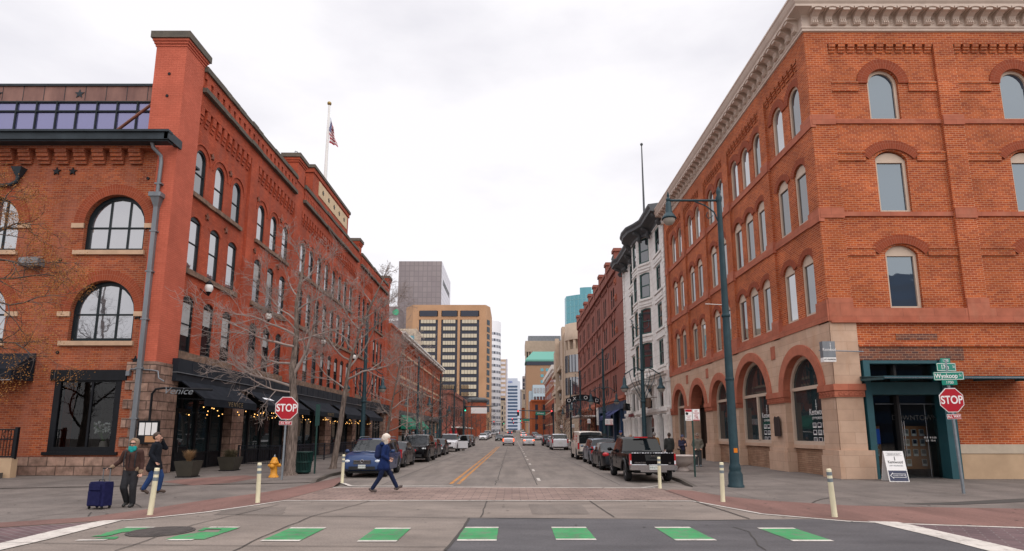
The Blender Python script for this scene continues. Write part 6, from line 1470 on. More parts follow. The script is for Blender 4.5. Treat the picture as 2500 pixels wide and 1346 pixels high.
# twin-arm lamps
def twin(label, loc, h=9.0, group='twin-arm street lamps'):
    t = thing('twin_street_lamp', label, 'street lamp', loc, 0, group)
    b = MB(); lamp_pole_mesh(b, h, .15, .085); b.lathe([(.09, h), (.13, h + .06), (.05, h + .14), (.11, h + .24), (.09, h + .34), (.0, h + .42)], (0, 0, 0), 10)
    for z in (h * .63, h * .41): b.lathe([(.14, z), (.17, z + .03), (.17, z + .1), (.14, z + .13)], (0, 0, 0), 10)
    for s in (-1, 1): b.tube([(0, 0, h - .55), (s * .25, 0, h - .65), (s * .5, 0, h - .5), (s * .55, 0, h - .15)], .03, 6); b.lathe([(.07, h - .15), (.02, h - .05)], (s * .55, 0, 0), 6)
    b.build('pole', LP, t)
    b = MB(); z = h * .63
    for s in (-1, 1):
        b.tube([(0, 0, z + .05), (s * .3, 0, z + .22), (s * .65, 0, z + .1), (s * .95, 0, z - .12), (s * 1.14, 0, z - .2)], .035, 6)
        b.tube([(s * .12, 0, h * .43), (s * .42, 0, h * .50), (s * .70, 0, h * .56), (s * .82, 0, z - .05)], .022, 5); b.tube([(s * .12, 0, h * .47), (s * .34, 0, h * .53), (s * .5, 0, z - .25), (s * .42, 0, z + .1)], .022, 5); b.tube([(s * .1, 0, h * .52), (s * .26, 0, h * .56), (s * .3, 0, z - .1)], .02, 5)
    b.build('scroll_arms', LP, t)
    for s in (-1, 1): add_head(t, s * 1.14, z - .98, 1.12)
    return t
tw = twin('twin-arm green street lamp in front of the white terracotta building, behind the pickup', (8.2, 36, 0))
dup(tw, (8.2, 51.5, 0), 0, 'second twin-arm street lamp along the right pavement, before the navy awnings', 'twin-arm street lamps')
dup(tw, (8.4, 82.5, 0), 0, 'twin-arm street lamp just right of the arched black sign posts', 'twin-arm street lamps')
dup(tw, (8.3, 70.0, 0), 0, 'twin-arm street lamp standing left of the brown leaved tree by the white van', 'twin-arm street lamps')
dup(tw, (-9.3, 36.2, 0), 0, 'twin-arm street lamp among bare branches beside the blue parked car', 'twin-arm street lamps')
dup(tw, (-9.3, 57, 0), 0, 'twin-arm street lamp before the green awnings on the left pavement', 'twin-arm street lamps')
dup(tw, (-9.2, 74, 0), 0, 'third twin-arm street lamp along the left pavement, past the green awnings', 'twin-arm street lamps')
dup(tw, (-9.2, 92, 0), 0, 'farthest twin-arm street lamp on the left, among dark bare trees', 'twin-arm street lamps')
# bollards
def post_bollard(label, loc, tilt=0, yaw=0):
    t = thing('bollard', label, 'bollard', loc, 0, 'cream bollards round the crossing'); t.rotation_euler = (tilt, yaw, 0)
    b = MB(); b.lathe([(.062, 0), (.058, .02), (.054, .6), (.052, 1.0), (.045, 1.02), (.0, 1.025)], (0, 0, 0), 14); b.build('post', M['post_cream'], t)
    for z in (.74, .88):
        b = MB(); b.lathe([(.0555, z), (.0555, z + .075)], (0, 0, 0), 14); b.build('reflective_band', M['post_grey'], t)
post_bollard('scuffed leaning cream bollard nearest the woman with the suitcase', [(-8.06, 13.24)][0] + (.008,), 0, R(3.5))
post_bollard('cream bollard in front of the yellow hydrant', [(-6.66, 15.52)][0] + (.008,), 0, R(-1))
post_bollard('cream bollard beside the blue parked car', [(-6.20, 21.51)][0] + (.008,), 0, R(1))
post_bollard('cream bollard behind the black pickup bumper', [(4.88, 19.47)][0] + (.0,), 0, 0)
post_bollard('cream bollard left of the tall street lamp base', [(5.59, 15.70)][0] + (.008,), 0, R(1))
post_bollard('cream bollard nearest the folding sidewalk sign', [(7.01, 12.92)][0] + (.008,), 0, R(-2.5))
# stop signs
def octo(r): return [(r * math.cos(PI / 8 + PI / 4 * k), r * math.sin(PI / 8 + PI / 4 * k)) for k in range(8)]
def stop_sign(name, label, loc, h, r, lean=(0, 0), back=False):
    t = thing(name, label, 'stop sign', loc); t.rotation_euler = (lean[0], lean[1], 0)
    b = MB(); b.box(-.03, .03, .0, .06, 0, h + r * .9); b.build('post', M['galv'], t)
    b = MB(); b.prism([(x, z + h) for x, z in octo(r)], -.014, -.004); o = b.build('sign_plate', M['sign_white'], t)
    b = MB(); b.prism([(x, z + h) for x, z in octo(r * .945)], -.018, -.014); b.build('red_field', M['sign_red'], o)
    text('lettering', 'STOP', r * .86, M['sign_white'], o, TR(0, -.019, h) @ RX(R(90)), depth=.002, sx=.82, bold=r * .018)
    zz = h - r - .10
    b = MB(); b.box(-.24 * r / .46, .24 * r / .46, -.016, -.004, zz - .075, zz + .075); o = b.build('lower_plate', M['sign_white'], t)
    b = MB(); b.box(-.228 * r / .46, .228 * r / .46, -.019, -.016, zz - .063, zz + .063); b.build('red_field', M['sign_red'], o)
    text('lettering', 'ALL WAY', .115, M['sign_white'], o, TR(0, -.020, zz) @ RX(R(90)), depth=.002, sx=.8, bold=.002)
    return t
stop_sign('stop_sign', 'red octagonal stop sign on the left corner in front of the big bare tree', [(-9.00, 23.00)][0] + (.004,), 2.78, .485, (0, R(.6)))
ss = stop_sign('stop_sign', 'red octagonal stop sign on the right corner under green street name plates', [(13.61, 17.78)][0] + (.004,), 2.80, .40, (0, R(-1.2)))
b = MB(); b.prism([(x + .06, z + 2.82) for x, z in octo(.40)], .075, .083); b.build('back_plate', M['galv'], ss); b = MB(); b.box(-.03, .03, 0, .06, 3.1, 4.05); b.build('upper_post', M['galv'], ss)
def name_plate(w, h, z, rz, main, small, num, up, y):
    b = MB(); rr = .03
    b.prism([(-w / 2, z), (w / 2, z), (w / 2, z + h), (-w / 2, z + h)], -.006, .006); tb = w * .5
    b.prism([(-tb / 2, z + h if up else z - .15), (tb / 2, z + h if up else z - .15), (tb / 2, z + h + .15 if up else z), (-tb / 2, z + h + .15 if up else z)], -.006, .006)
    o = b.build('street_name_plate', M['sign_green'], ss); o.location = (0, y, 0); o.rotation_euler = (0, 0, rz)
    q = MB(); e = .014
    for x0, x1, z0, z1 in ((-w / 2 + .015, w / 2 - .015, z + .012, z + .012 + e), (-w / 2 + .015, w / 2 - .015, z + h - .026, z + h - .026 + e), (-w / 2 + .015, -w / 2 + .015 + e, z + .012, z + h - .012), (w / 2 - .015 - e, w / 2 - .015, z + .012, z + h - .012)): q.box(x0, x1, -.009, -.006, z0, z1)
    q.build('border', M['sign_white'], o)
    text('lettering', main, h * .78, M['sign_white'], o, TR(-w * .08, -.008, z + h * .48) @ RX(R(90)), depth=.001, sx=.85, bold=.003); text('lettering', small, h * .42, M['sign_white'], o, TR(w * .38, -.008, z + h * .55) @ RX(R(90)), depth=.001)
    text('lettering', num, .12, M['sign_white'], o, TR(0, -.008, z + h + .07 if up else z - .075) @ RX(R(90)), depth=.001)
name_plate(.94, .26, 3.42, 0, 'Wynkoop', 'St', '1700', False, -.03)
name_plate(.76, .26, 3.70, R(14), '17th', 'St', '1700', True, .02)
# parking sign on a green post (right), plain sign back on a green post (left)
def parking_sign(label, loc, h, plates, rz=0.0):
    t = thing('parking_sign', label, 'sign', loc, rz, 'parking signs on posts')
    b = MB(); b.box(-.03, .03, -.0, .05, 0, h); b.build('post', M['bin_green'], t)
    for x, kind in plates:
        b = MB(); b.box(x - .15, x + .15, -.012, -.002, h - .46, h + .02); o = b.build('sign_plate', M['sign_white'], t)
        b = MB(); b.box(x - .14, x + .14, -.015, -.012, h - .09 if kind == 0 else h - .455, h + .01 if kind == 0 else h - .42); b.build('red_field', M['sign_red'], o)
        if kind == 0:
            q = MB(); q.lathe([(.045, 0), (.06, 0)], (x - .07, -.014, h - .165), 16, False, 'Y'); q.bar((x - .11, -.015, h - .125), (x - .03, -.015, h - .205), .014); q.build('no_parking_mark', M['sign_black'], o)
            for i, tx in enumerate(('2AM-6AM', 'MON', 'DENVER')): text('lettering', tx, .062, M['sign_red'], o, TR(x, -.014, h - .27 - .07 * i) @ RX(R(90)), depth=.001, sx=.85)
        elif kind == 1:
            for i, tx in enumerate(('NO', 'PARKING', 'ANY', 'TIME')): text('lettering', tx, .085 if i != 1 else .065, M['sign_red'], o, TR(x, -.014, h - .06 - .085 * i) @ RX(R(90)), depth=.001, sx=.9, bold=.002)
            q = MB(); q.box(x - .09, x + .07, -.015, -.012, h - .39, h - .375); q.prism([(x + .05, h - .355), (x + .10, h - .3825), (x + .05, h - .41)], -.015, -.012); q.build('arrow', M['sign_red'], o)
        else:
            for i in range(5): q = MB(); q.box(x - .1, x + .1, -.014, -.012, h - .12 - .07 * i, h - .095 - .07 * i); q.build('line', M['post_grey'], o)
    return t
parking_sign('no parking sign pair on a green post beside the concrete bowl', [(7.63, 24.49)][0] + (.004,), 2.78, ((-.16, 0), (.16, 1)))
parking_sign('white and red sign pair on a post beyond the grey wagon', (7.7, 46, 0), 2.9, ((-.16, 2), (.16, 1)))
parking_sign('single white sign on a post left of the red and white pair', (7.7, 58, 0), 3.2, ((0, 2),))
parking_sign('white sign by the brown leaved tree past the white van', (7.7, 73, 0), 2.9, ((0, 2),))
parking_sign('farthest white parking sign, near the hotel entrance canopy', (7.5, 88, 0), 3.0, ((0, 1),))
gs = thing('sign_post', 'green post carrying a narrow green sign seen edge on beside the litter bin', 'sign', [(-8.88, 26.44)][0] + (.004,))
b = MB(); b.box(-.03, .03, -.03, .03, 0, 3.1); b.build('post', M['bin_green'], gs); b = MB(); b.prism([(-.08, 2.1), (.12, 2.15), (.12, 3.1), (-.08, 3.1)], -.05, -.04); b.build('sign_plate', M['bin_green'], gs)
# hydrant
hy = thing('fire_hydrant', 'yellow fire hydrant on the left corner pavement', 'fire hydrant', [(-9.83, 24.26)][0] + (.004,)); hy.scale = (1.03, 1.03, 1.03)
b = MB(); b.lathe([(.19, 0), (.19, .05), (.15, .06), (.145, .12), (.125, .14), (.125, .52), (.17, .54), (.17, .60), (.14, .61), (.135, .66), (.09, .76), (.035, .80)], (0, 0, 0), 18)
for k in range(8): a = 2 * PI * k / 8; b.lathe([(.015, .04), (.015, .075)], (.17 * math.cos(a), .17 * math.sin(a), 0), 6); b.lathe([(.015, .595), (.015, .62)], (.155 * math.cos(a), .155 * math.sin(a), 0), 6)
b.build('barrel', M['hydrant'], hy)
b = MB(); b.lathe([(.04, .8), (.04, .84), (.025, .86), (.025, .9)], (0, 0, 0), 6); b.build('operating_nut', M['galv'], hy)
for x0, x1, r in ((.1, .24, .075), (-.1, -.22, .06)):
    b = MB(); b.lathe([(r * .8, x0), (r * .8, x1 * .8), (r, x1 * .82), (r, x1), (r * .4, x1 * 1.03), (r * .4, x1 * 1.15)], (0, 0, .47), 12, True, 'X'); b.build('nozzle_cap', M['hydrant'], hy)
b = MB(); b.lathe([(.07, -.1), (.07, -.2), (.095, -.21), (.095, -.25), (.03, -.26), (.03, -.29)], (0, 0, .44), 12, True, 'Y'); b.build('nozzle_cap', M['hydrant'], hy)
# litter bin of vertical slats
tb = thing('litter_bin', 'round dark green slatted litter bin beside the big bare tree', 'litter bin', [(-9.39, 26.44)][0] + (.004,))
b = MB(); b.lathe([(.24, 0), (.26, .06), (.30, .12), (.34, .95)], (0, 0, 0), 24); b.build('liner', M['black_metal'], tb)
b = MB()
for k in range(30): a = 2 * PI * k / 30; c, s = math.cos(a), math.sin(a); b.tube([(.29 * c, .29 * s, .05), (.335 * c, .335 * s, .5), (.36 * c, .36 * s, .9), (.40 * c, .40 * s, .98)], .022, 4)
b.build('slats', M['bin_green'], tb)
b = MB(); 
for z, r in ((.1, .31), (.5, .345), (.93, .385)): b.lathe([(r, z), (r + .02, z), (r + .02, z + .05), (r, z + .05)], (0, 0, 0), 24, False)
b.build('hoops', M['bin_green'], tb)
# concrete bowl planter
bw = thing('bowl_planter', 'wide grey concrete bowl planter on the right pavement', 'planter', [(8.26, 28.43)][0] + (.004,))
b = MB(); b.lathe([(.30, 0), (.31, .05), (.23, .14), (.20, .2), (.26, .23), (.45, .33), (.58, .48), (.64, .66), (.70, .70), (.71, .74), (.66, .75), (.60, .70)], (0, 0, 0), 32); b.build('bowl', M['bowl'], bw)
b = MB(); b.lathe([(.62, .70), (.0, .72)], (0, 0, 0), 24); b.build('thin_snow', M['snow'], bw)
# folding pavement sign
af = thing('folding_sign', 'white and navy folding pavement sign with a left arrow', 'sign', (14.55, 22.35, .004), R(-10))
def panel(y0, y1): 
    b = MB(); b.add([(-.34, y0, 0), (.34, y0, 0), (.34, y1, 1.12), (-.34, y1, 1.12), (-.34, y0 + .035, 0), (.34, y0 + .035, 0), (.34, y1 + .035, 1.12), (-.34, y1 + .035, 1.12)], [(0, 1, 2, 3), (7, 6, 5, 4), (0, 3, 7, 4), (2, 1, 5, 6), (3, 2, 6, 7)]); return b
fp = panel(-.32, -.02).build('front_panel', M['sign_white'], af); panel(.32, .0).build('rear_panel', M['sign_white'], af)
SL = RX(R(90) - math.atan2(.30, 1.12)); F0 = TR(0, -.324, 0) @ RX(-math.atan2(.30, 1.12))
b = MB(F0); b.box(-.31, .31, -.006, .0, .03, .42); b.build('navy_field', pbr('navy_print', (.03, .035, .08), .5), fp)
b = MB(F0); b.prism([(-.28, .23), (-.17, .35), (-.17, .30), (.26, .30), (.26, .16), (-.17, .16), (-.17, .11)], -.010, -.006); ar = b.build('arrow', M['sign_white'], fp)
b = MB(F0); b.prism([(-.255, .23), (-.185, .305), (-.185, .285), (.245, .285), (.245, .175), (-.185, .175), (-.185, .155)], -.012, -.010); b.build('arrow_fill', bpy.data.materials['navy_print'], ar)
text('lettering', 'PLEASE COME IN', .055, M['sign_white'], fp, F0 @ TR(.03, -.014, .23) @ RX(R(90)), depth=.001); text('lettering', 'Kentwood', .155, M['sign_black'], fp, F0 @ TR(0, -.004, .74) @ RX(R(90)), depth=.001, sx=.78); text('lettering', 'CITY PROPERTIES', .06, M['post_grey'], fp, F0 @ TR(0, -.004, .60) @ RX(R(90)), depth=.001); text('lettering', 'BROKER ON DUTY', .05, M['sign_black'], fp, F0 @ TR(0, -.004, 1.04) @ RX(R(90)), depth=.001)
b = MB(F0); b.box(-.012, .012, -.004, .0, .8, .95); b.box(-.28, .28, -.004, 0, .985, .99); b.box(-.28, .28, -.004, 0, 1.085, 1.09); b.build('emblem', M['sign_black'], fp)
# twin parking meters
pm = thing('parking_meter', 'twin headed parking meter with green bands beside the pickup', 'parking meter', (7.35, 30.4, 0))
b = MB(); b.tube([(0, 0, 0), (0, 0, 1.05)], .035, 8); b.bar((-.12, 0, 1.05), (.12, 0, 1.05), .05); b.build('post', M['galv'], pm)
for x in (-.11, .11):
    b = MB(); b.lathe([(.06, 1.05), (.085, 1.12), (.09, 1.38)], (x, 0, 0), 10); o = b.build('meter', M['black_metal'], pm)
    b = MB(); b.lathe([(.095, 1.38), (.095, 1.44), (.06, 1.54), (.0, 1.57)], (x, 0, 0), 10); b.build('dome', M['zinc'], o); b = MB(); b.lathe([(.093, 1.14), (.097, 1.25)], (x, 0, 0), 10); b.build('green_band', pbr('meter_green', (.12, .5, .06), .5) if x < 0 else bpy.data.materials['meter_green'], o)
# traffic signals and mast arms further down
def signal(root, x, y, z, lit):
    b = MB(); b.box(x - .2, x + .2, y - .15, y + .15, z - .55, z + .55); o = b.build('signal_head', M['black_metal'], root)
    for i, k in enumerate(('r', 'a', 'g')):
        b = MB(); b.ball((x, y - .16, z + .36 - .36 * i), .135, 10, 6); b.build('lens', M['sig_red'] if (k == 'r' and lit == 'r') else (pbr('sig_green', (.02, .5, .3), .3, emit=(.05, 1, .55), es=1.6) if k == 'g' and lit == 'g' else M['plastic']), o)
def mast(label, loc, reach, h, heads, sign=None):
    t = thing('signal_mast', label, 'traffic signal', loc, 0, 'traffic signals on mast arms')
    b = MB(); lamp_pole_mesh(b, h + 1.5, .17, .12); b.tube([(0, 0, h), (reach, 0, h + .15)], [.11, .07], 8); b.build('mast', LP, t)
    for x, lit in heads: signal(t, x, -.25, h - .35 if x else 3.2, lit)
    if sign:
        x, tx, w = sign; b = MB(); b.box(x - w / 2, x + w / 2, -.32, -.28, h - .75, h - .1); o = b.build('street_name_plate', M['sign_green'], t)
        if tx: text('lettering', tx, .48, M['sign_white'], o, TR(x, -.33, h - .42) @ RX(R(90)), depth=.005)
mast('right mast arm with red signal and green street sign', (8.0, 112, 0), -7.0, 6.0, ((-6.8, 'r'), (-.35, 'r')), (-2.5, 'Wazee', 1.9))
mast('plain left mast arm reaching over the road with a white plate', (-9.4, 113, 0), 6.6, 6.9, ((.3, 'g'),), None)
mast('distant mast arm with red signal and small green sign', (8.5, 205, .8), -8.6, 6.0, ((-8.4, 'r'), (-5.5, 'g')), (-3.5, None, 2.4))
mast('farthest mast arm with green signal over the road', (-9.0, 225, 1.0), 6.0, 5.2, ((5.8, 'g'), (2.0, 'r')), None)
mast('farthest right mast arm, signals near the vanishing point', (9, 300, 1.8), -8.5, 5.4, ((-8.2, 'r'), (-4, 'r')), None)
b = MB(); b.box(-8.0, -4.9, 112.6, 112.75, 5.6, 6.75); tag(b.build('hanging_plate', M['sign_white']), 'blank pale rectangular plate hanging under the plain left mast arm', 'sign')
# street umbrellas outside the far cafe
for i, (x, y, lb) in enumerate(((-12.5, 118, 'closed red umbrella left of another outside the far left cafe'), (-12.2, 126, 'closed red umbrella right of another outside the far left cafe'))):
    t = thing('parasol', lb, 'parasol', (x, y, 0), 0, 'closed red umbrellas'); b = MB(); b.lathe([(.05, 0), (.05, 1.0)], (0, 0, 0), 6); b.build('pole', M['galv'], t); b = MB(); b.lathe([(.5, .9), (.42, 1.6), (.1, 2.9), (.0, 3.0)], (0, 0, 0), 10); b.build('canopy', pbr('red_canvas', (.35, .01, .015), .9) if not i else bpy.data.materials['red_canvas'], t)

# ---------------------------------------------------------------- trees
def grow(mb, rnd, p, d, length, r, level, maxl, tips, kink=.16, up=.06, nsub=(7, 6, 5, 3), ratio=.55, sides=(9, 6, 4, 3, 3), spread=.95):
    n = max(3, int(length / (.42 if level < 2 else .26))) ; n = min(n, 9)
    pts = [p.copy()]; rad = [r]; q = p.copy(); dd = d.normalized()
    for i in range(n):
        dd = (dd + Vector((rnd.gauss(0, kink), rnd.gauss(0, kink), rnd.gauss(0, kink) + up))).normalized(); q = q + dd * (length / n); pts.append(q.copy()); rad.append(max(.006, r * (1 - .86 * (i + 1) / n)))
    mb.tube(pts, rad, sides[min(level, 4)], cap=False)
    if level >= maxl: tips.append((pts[-1], dd)); return
    k = nsub[min(level, len(nsub) - 1)]
    for j in range(k):
        t = .25 + .72 * (j + rnd.random()) / k; f = t * n; i = min(n - 1, int(f)); b = pts[i].lerp(pts[i + 1], f - i); ax = (pts[i + 1] - pts[i]).normalized()
        s = ax.orthogonal().normalized(); s.rotate(Matrix.Rotation(rnd.uniform(0, 2 * PI), 3, ax)); a = spread * rnd.uniform(.55, 1.1)
        nd = ax * math.cos(a) + s * math.sin(a)
        grow(mb, rnd, b, nd, length * ratio * rnd.uniform(.65, 1.2) * (1.1 - .35 * t), max(.007, rad[i] * .58), level + 1, maxl, tips, kink * 1.05, up * .8, nsub, ratio, sides, spread)
def bare_tree(name, label, base, trunk, r0, limbs, seed, mat_t='bark', mat_c='twig', maxl=3, nsub=(7, 6, 4), ratio=.55, group='bare street trees', cat='tree', roots=True):
    """trunk: list of points; limbs: (fraction up the trunk, direction, length)"""
    t = thing(name, label, cat, base, 0, group); rnd = random.Random(seed)
    P = [Vector(p) for p in trunk]; n = len(P); rad = [r0 * (1 - .9 * (i / (n - 1)) ** .85) for i in range(n)]; rad[-1] = max(.012, r0 * .12)
    if roots: P = [P[0], P[0] + (P[1] - P[0]) * .12] + P[1:]; rad = [r0 * 1.5, r0 * 1.08] + rad[1:]; n += 1
    tb = MB(); 
    vs0 = len(tb.v); tb.tube(P, rad, 14); 
    for v in tb.v: k = noise.noise(Vector((v.x * 6, v.y * 6, v.z * 1.3))) * .10 * r0 / .25; v.x += k; v.y += k * .7
    tb.build('trunk', M[mat_t], t)
    cb = MB(); tips = []
    def at(f):
        f = max(0, min(.999, f)) * (n - 1); i = int(f); return P[i].lerp(P[i + 1], f - i), rad[i] + (rad[i + 1] - rad[i]) * (f - i)
    for f, d, L in limbs:
        p, r = at(f); grow(cb, rnd, p, Vector(d), L, max(.016, min(r * .66, .019 * L)), 1, maxl + 1, tips, nsub=(7,) + nsub, ratio=ratio)
    cb.build('crown', M[mat_c], t)
    return t, tips
def limb_set(rnd, k, f0, f1, L0, L1, up=.35, bias=(0, 0)):
    out = []; a = rnd.uniform(0, 6)
    for i in range(k):
        a += 2.4; f = f0 + (f1 - f0) * (i + .5) / k; out.append((f, (math.cos(a) + bias[0], math.sin(a) + bias[1], up + .5 * (f - f0)), L0 + (L1 - L0) * (f - f0) / max(.01, f1 - f0)))
    return out
rnd = random.Random(7)
bx, by = [(-9.63, 25.43)][0]
bare_tree('bare_tree', 'large bare street tree with thick grey trunk behind the left stop sign', (bx, by, 0), [(0, 0, 0), (.02, 0, 1.5), (.0, .05, 3), (-.12, 0, 4.6), (-.08, .1, 6.2), (-.2, .1, 7.6), (.1, 0, 9.0), (.05, .1, 10.2)], .235,
          [(.44, (-1, -.15, .15), 3.7), (.48, (.75, -.2, .75), 4.2), (.52, (-.9, .3, .22), 3.6), (.58, (-1, -.3, .15), 3.5), (.42, (-.8, -.5, .05), 2.6), (.62, (-1, .1, .4), 3.3), (.60, (.9, .2, .35), 2.7), (.64, (-.3, -.8, .3), 2.0), (.68, (-1, 0, .55), 2.6), (.72, (.8, -.3, .55), 2.4), (.78, (-.7, .4, .7), 2.1), (.84, (.7, .2, .8), 2.0), (.9, (-.5, -.2, .9), 1.7), (.5, (.2, .9, .4), 2.2)], 11, maxl=3, nsub=(8, 6, 4), ratio=.60)
bx, by = [(-9.14, 30.05)][0]
bare_tree('bare_tree', 'slimmer leaning bare tree between the big tree and the blue parked car', (bx, by, 0), [(0, 0, 0), (.2, 0, 2), (.42, 0, 4), (.6, .1, 5.6), (1.0, .1, 7.2), (1.55, .1, 8.6), (2.1, .1, 9.9), (2.5, .1, 11.0)], .15,
          [(.38, (-1, -.1, .4), 2.6), (.42, (1, -.1, .25), 3.6), (.47, (.8, .3, .6), 3.6), (.5, (-.9, .1, .5), 3.0), (.54, (-.5, -.4, .8), 3.2), (.58, (1, -.1, .5), 3.0), (.63, (-.7, .2, .8), 2.7), (.68, (.9, 0, .5), 2.2), (.76, (-.5, .2, 1), 1.7), (.84, (.6, -.2, .8), 1.1)], 23, maxl=3, nsub=(8, 6, 4), ratio=.60)
def small(label, loc, h, seed, lean=0.0, mat='bark', r0=.11, k=11, mc='twig', maxl=2, nsub=(6, 5, 3)):
    r = random.Random(seed); T = [(lean * f * h * .1 + r.uniform(-.06, .06), r.uniform(-.05, .05), f * h) for f in (0, .2, .4, .6, .8, 1.0)]
    return bare_tree('bare_tree', label, loc, T, r0, limb_set(r, k, .32, .95, h * .36, h * .16), seed, mat, mc, maxl, nsub)[0]
small('bare leaning tree growing behind the blue parked car', (-9.2, 41.5, 0), 9.0, 31, 1.6, 'bark', .13, 13, 'twig', 3, (6, 5, 3))
small('pale barked young bare tree in front of the green awnings', (-9.4, 51.5, 0), 8.4, 32, .3, 'birch', .085, 12, 'twig', 3, (5, 5, 3))
small('bare tree right of the pale barked one, by the black four wheel drive', (-9.5, 60.5, 0), 9.5, 33, 0, 'bark', .14, 12, 'twig', 2)
far = [(-9.5, 69, 10.5, 'dark bare tree in front of the second awning on the left'), (-9.6, 79, 9.5, 'dark bare tree behind the white car with its door open'), (-10, 88, 9, 'dark bare tree past the third left street lamp'), (-10, 99, 9, 'dark bare tree near the left mast arm'), (-10.5, 124, 10, 'dark bare tree by the far red umbrellas'), (-10.5, 136, 10, 'dark bare tree in front of the dark grey low building'), (-10.5, 150, 10.5, 'dark bare tree below the orange tan tower'), (-10.4, 168, 10, 'dark bare tree left of the far orange brick corner'), (-10.2, 190, 10, 'dark bare tree before the far orange brick corner'), (-10, 235, 11, 'distant bare tree below the white rounded tower'), (-9.5, 262, 11, 'farther bare tree below the white rounded tower'), (9.6, 150, 9, 'dark bare tree at the far right kerb'), (9.8, 180, 9, 'dark bare tree before the bright orange brick building')]
protos = {}
for i, (x, y, h, lb) in enumerate(far):
    if i < 3: protos[i] = small(lb, (x, y, 0), h, 50 + i, 0, 'twig_dark', .13, 12, 'twig_dark', 2, (6, 6, 4))
    else:
        o = dup(protos[i % 3], (x, y, zr(y) if y > 130 else 0), i * 1.3, lb); o.scale = (h / 9.5,) * 3
# small oaks still carrying brown leaves
def leaf_cloud(name, mat, parent, tips, per, size, spread, seed):
    rnd = random.Random(seed); mb = MB()
    for p, d in tips:
        for k in range(per):
            c = p + Vector((rnd.gauss(0, spread), rnd.gauss(0, spread), rnd.gauss(0, spread))); a = Vector((rnd.gauss(0, 1), rnd.gauss(0, 1), rnd.gauss(0, 1))).normalized(); e = a.orthogonal().normalized(); f = a.cross(e); s = size * rnd.uniform(.6, 1.3)
            mb.add([c - e * s, c + f * s * .45, c + e * s, c - f * s * .45], [(0, 1, 2, 3)])
    return mb.build(name, mat, parent)
for i, (x, y, h, lb) in enumerate(((8.6, 66, 4.4, 'small tree with brown leaves behind the white van'), (8.4, 92, 6.8, 'larger brown leaved tree behind the parked white four wheel drive'), (8.7, 100, 6.2, 'brown leaved tree farthest along the right pavement'))):
    r = random.Random(80 + i); T = [(0, 0, f * h) for f in (0, .25, .5, .75, 1)]
    t, tips = bare_tree('oak_tree', lb, (x, y, 0), T, .09, limb_set(r, 12, .22, .95, h * .34, h * .12, .6), 80 + i, 'bark', 'twig_dark', 2, (5, 4), group='brown leaved street trees')
    leaf_cloud('foliage', M['brown_leaf'], t, [q for k, q in enumerate(tips) if k % 2 == 0], 6, .085, .16, i)
# thornless locust reaching in from the left edge, ochre leaflets
t = thing('locust_tree', 'feathery tree with dry ochre leaflets reaching in at the left edge', 'tree', (-18.55, 18.6, 0)); rnd = random.Random(5)
b = MB(); b.tube([(0, 0, 0), (.05, 0, 2), (-.1, .1, 4), (.2, .1, 6.5), (.1, 0, 9)], [.26, .2, .17, .12, .05], 12); b.build('trunk', M['bark'], t)
cb = MB(); tips = []
for z, dx, dy, dz, L in ((4.2, 1, -.3, -.02, 3.3), (5.0, 1, .1, .0, 3.6), (5.6, .9, -.5, .1, 3.0), (6.3, 1, .2, .1, 3.5), (6.9, .9, .4, .25, 2.9), (7.4, 1, -.1, .25, 3.1), (8.1, .9, -.3, .3, 2.6), (8.6, .8, .3, .5, 2.2), (8.8, -.5, .3, .6, 2.5), (7, -1, .2, .4, 3), (5.5, -1, -.3, .3, 3)):
    grow(cb, rnd, Vector((.05, 0, z)), Vector((dx, dy, dz)), L, .05, 1, 3, tips, .2, -.015, (7, 7, 5), .5)
cb.build('crown', M['twig_dark'], t); leaf_cloud('foliage', M['dry_leaf'], t, tips, 55, .024, .15, 9)
# a bare tree on the square left of the frame, which the lower arched window mirrors
bare_tree('bare_tree', 'large bare tree on the square outside the left edge, mirrored in the lower arched window', (-31.5, 8, 0), [(0, 0, 0), (.1, 0, 3), (0, .2, 6), (.3, 0, 9), (0, 0, 13)], .32, limb_set(random.Random(2), 12, .3, .95, 5.5, 2.2, .5), 77, 'bark', 'twig_dark', 2, (8, 7, 4))

# ---------------------------------------------------------------- vehicles
def lerp_tab(tab, y):
    if y <= tab[0][0]: return tab[0][1]
    for (a, va), (b, vb) in zip(tab[:-1], tab[1:]):
        if y <= b: return va + (vb - va) * (y - a) / max(1e-6, b - a)
    return tab[-1][1]
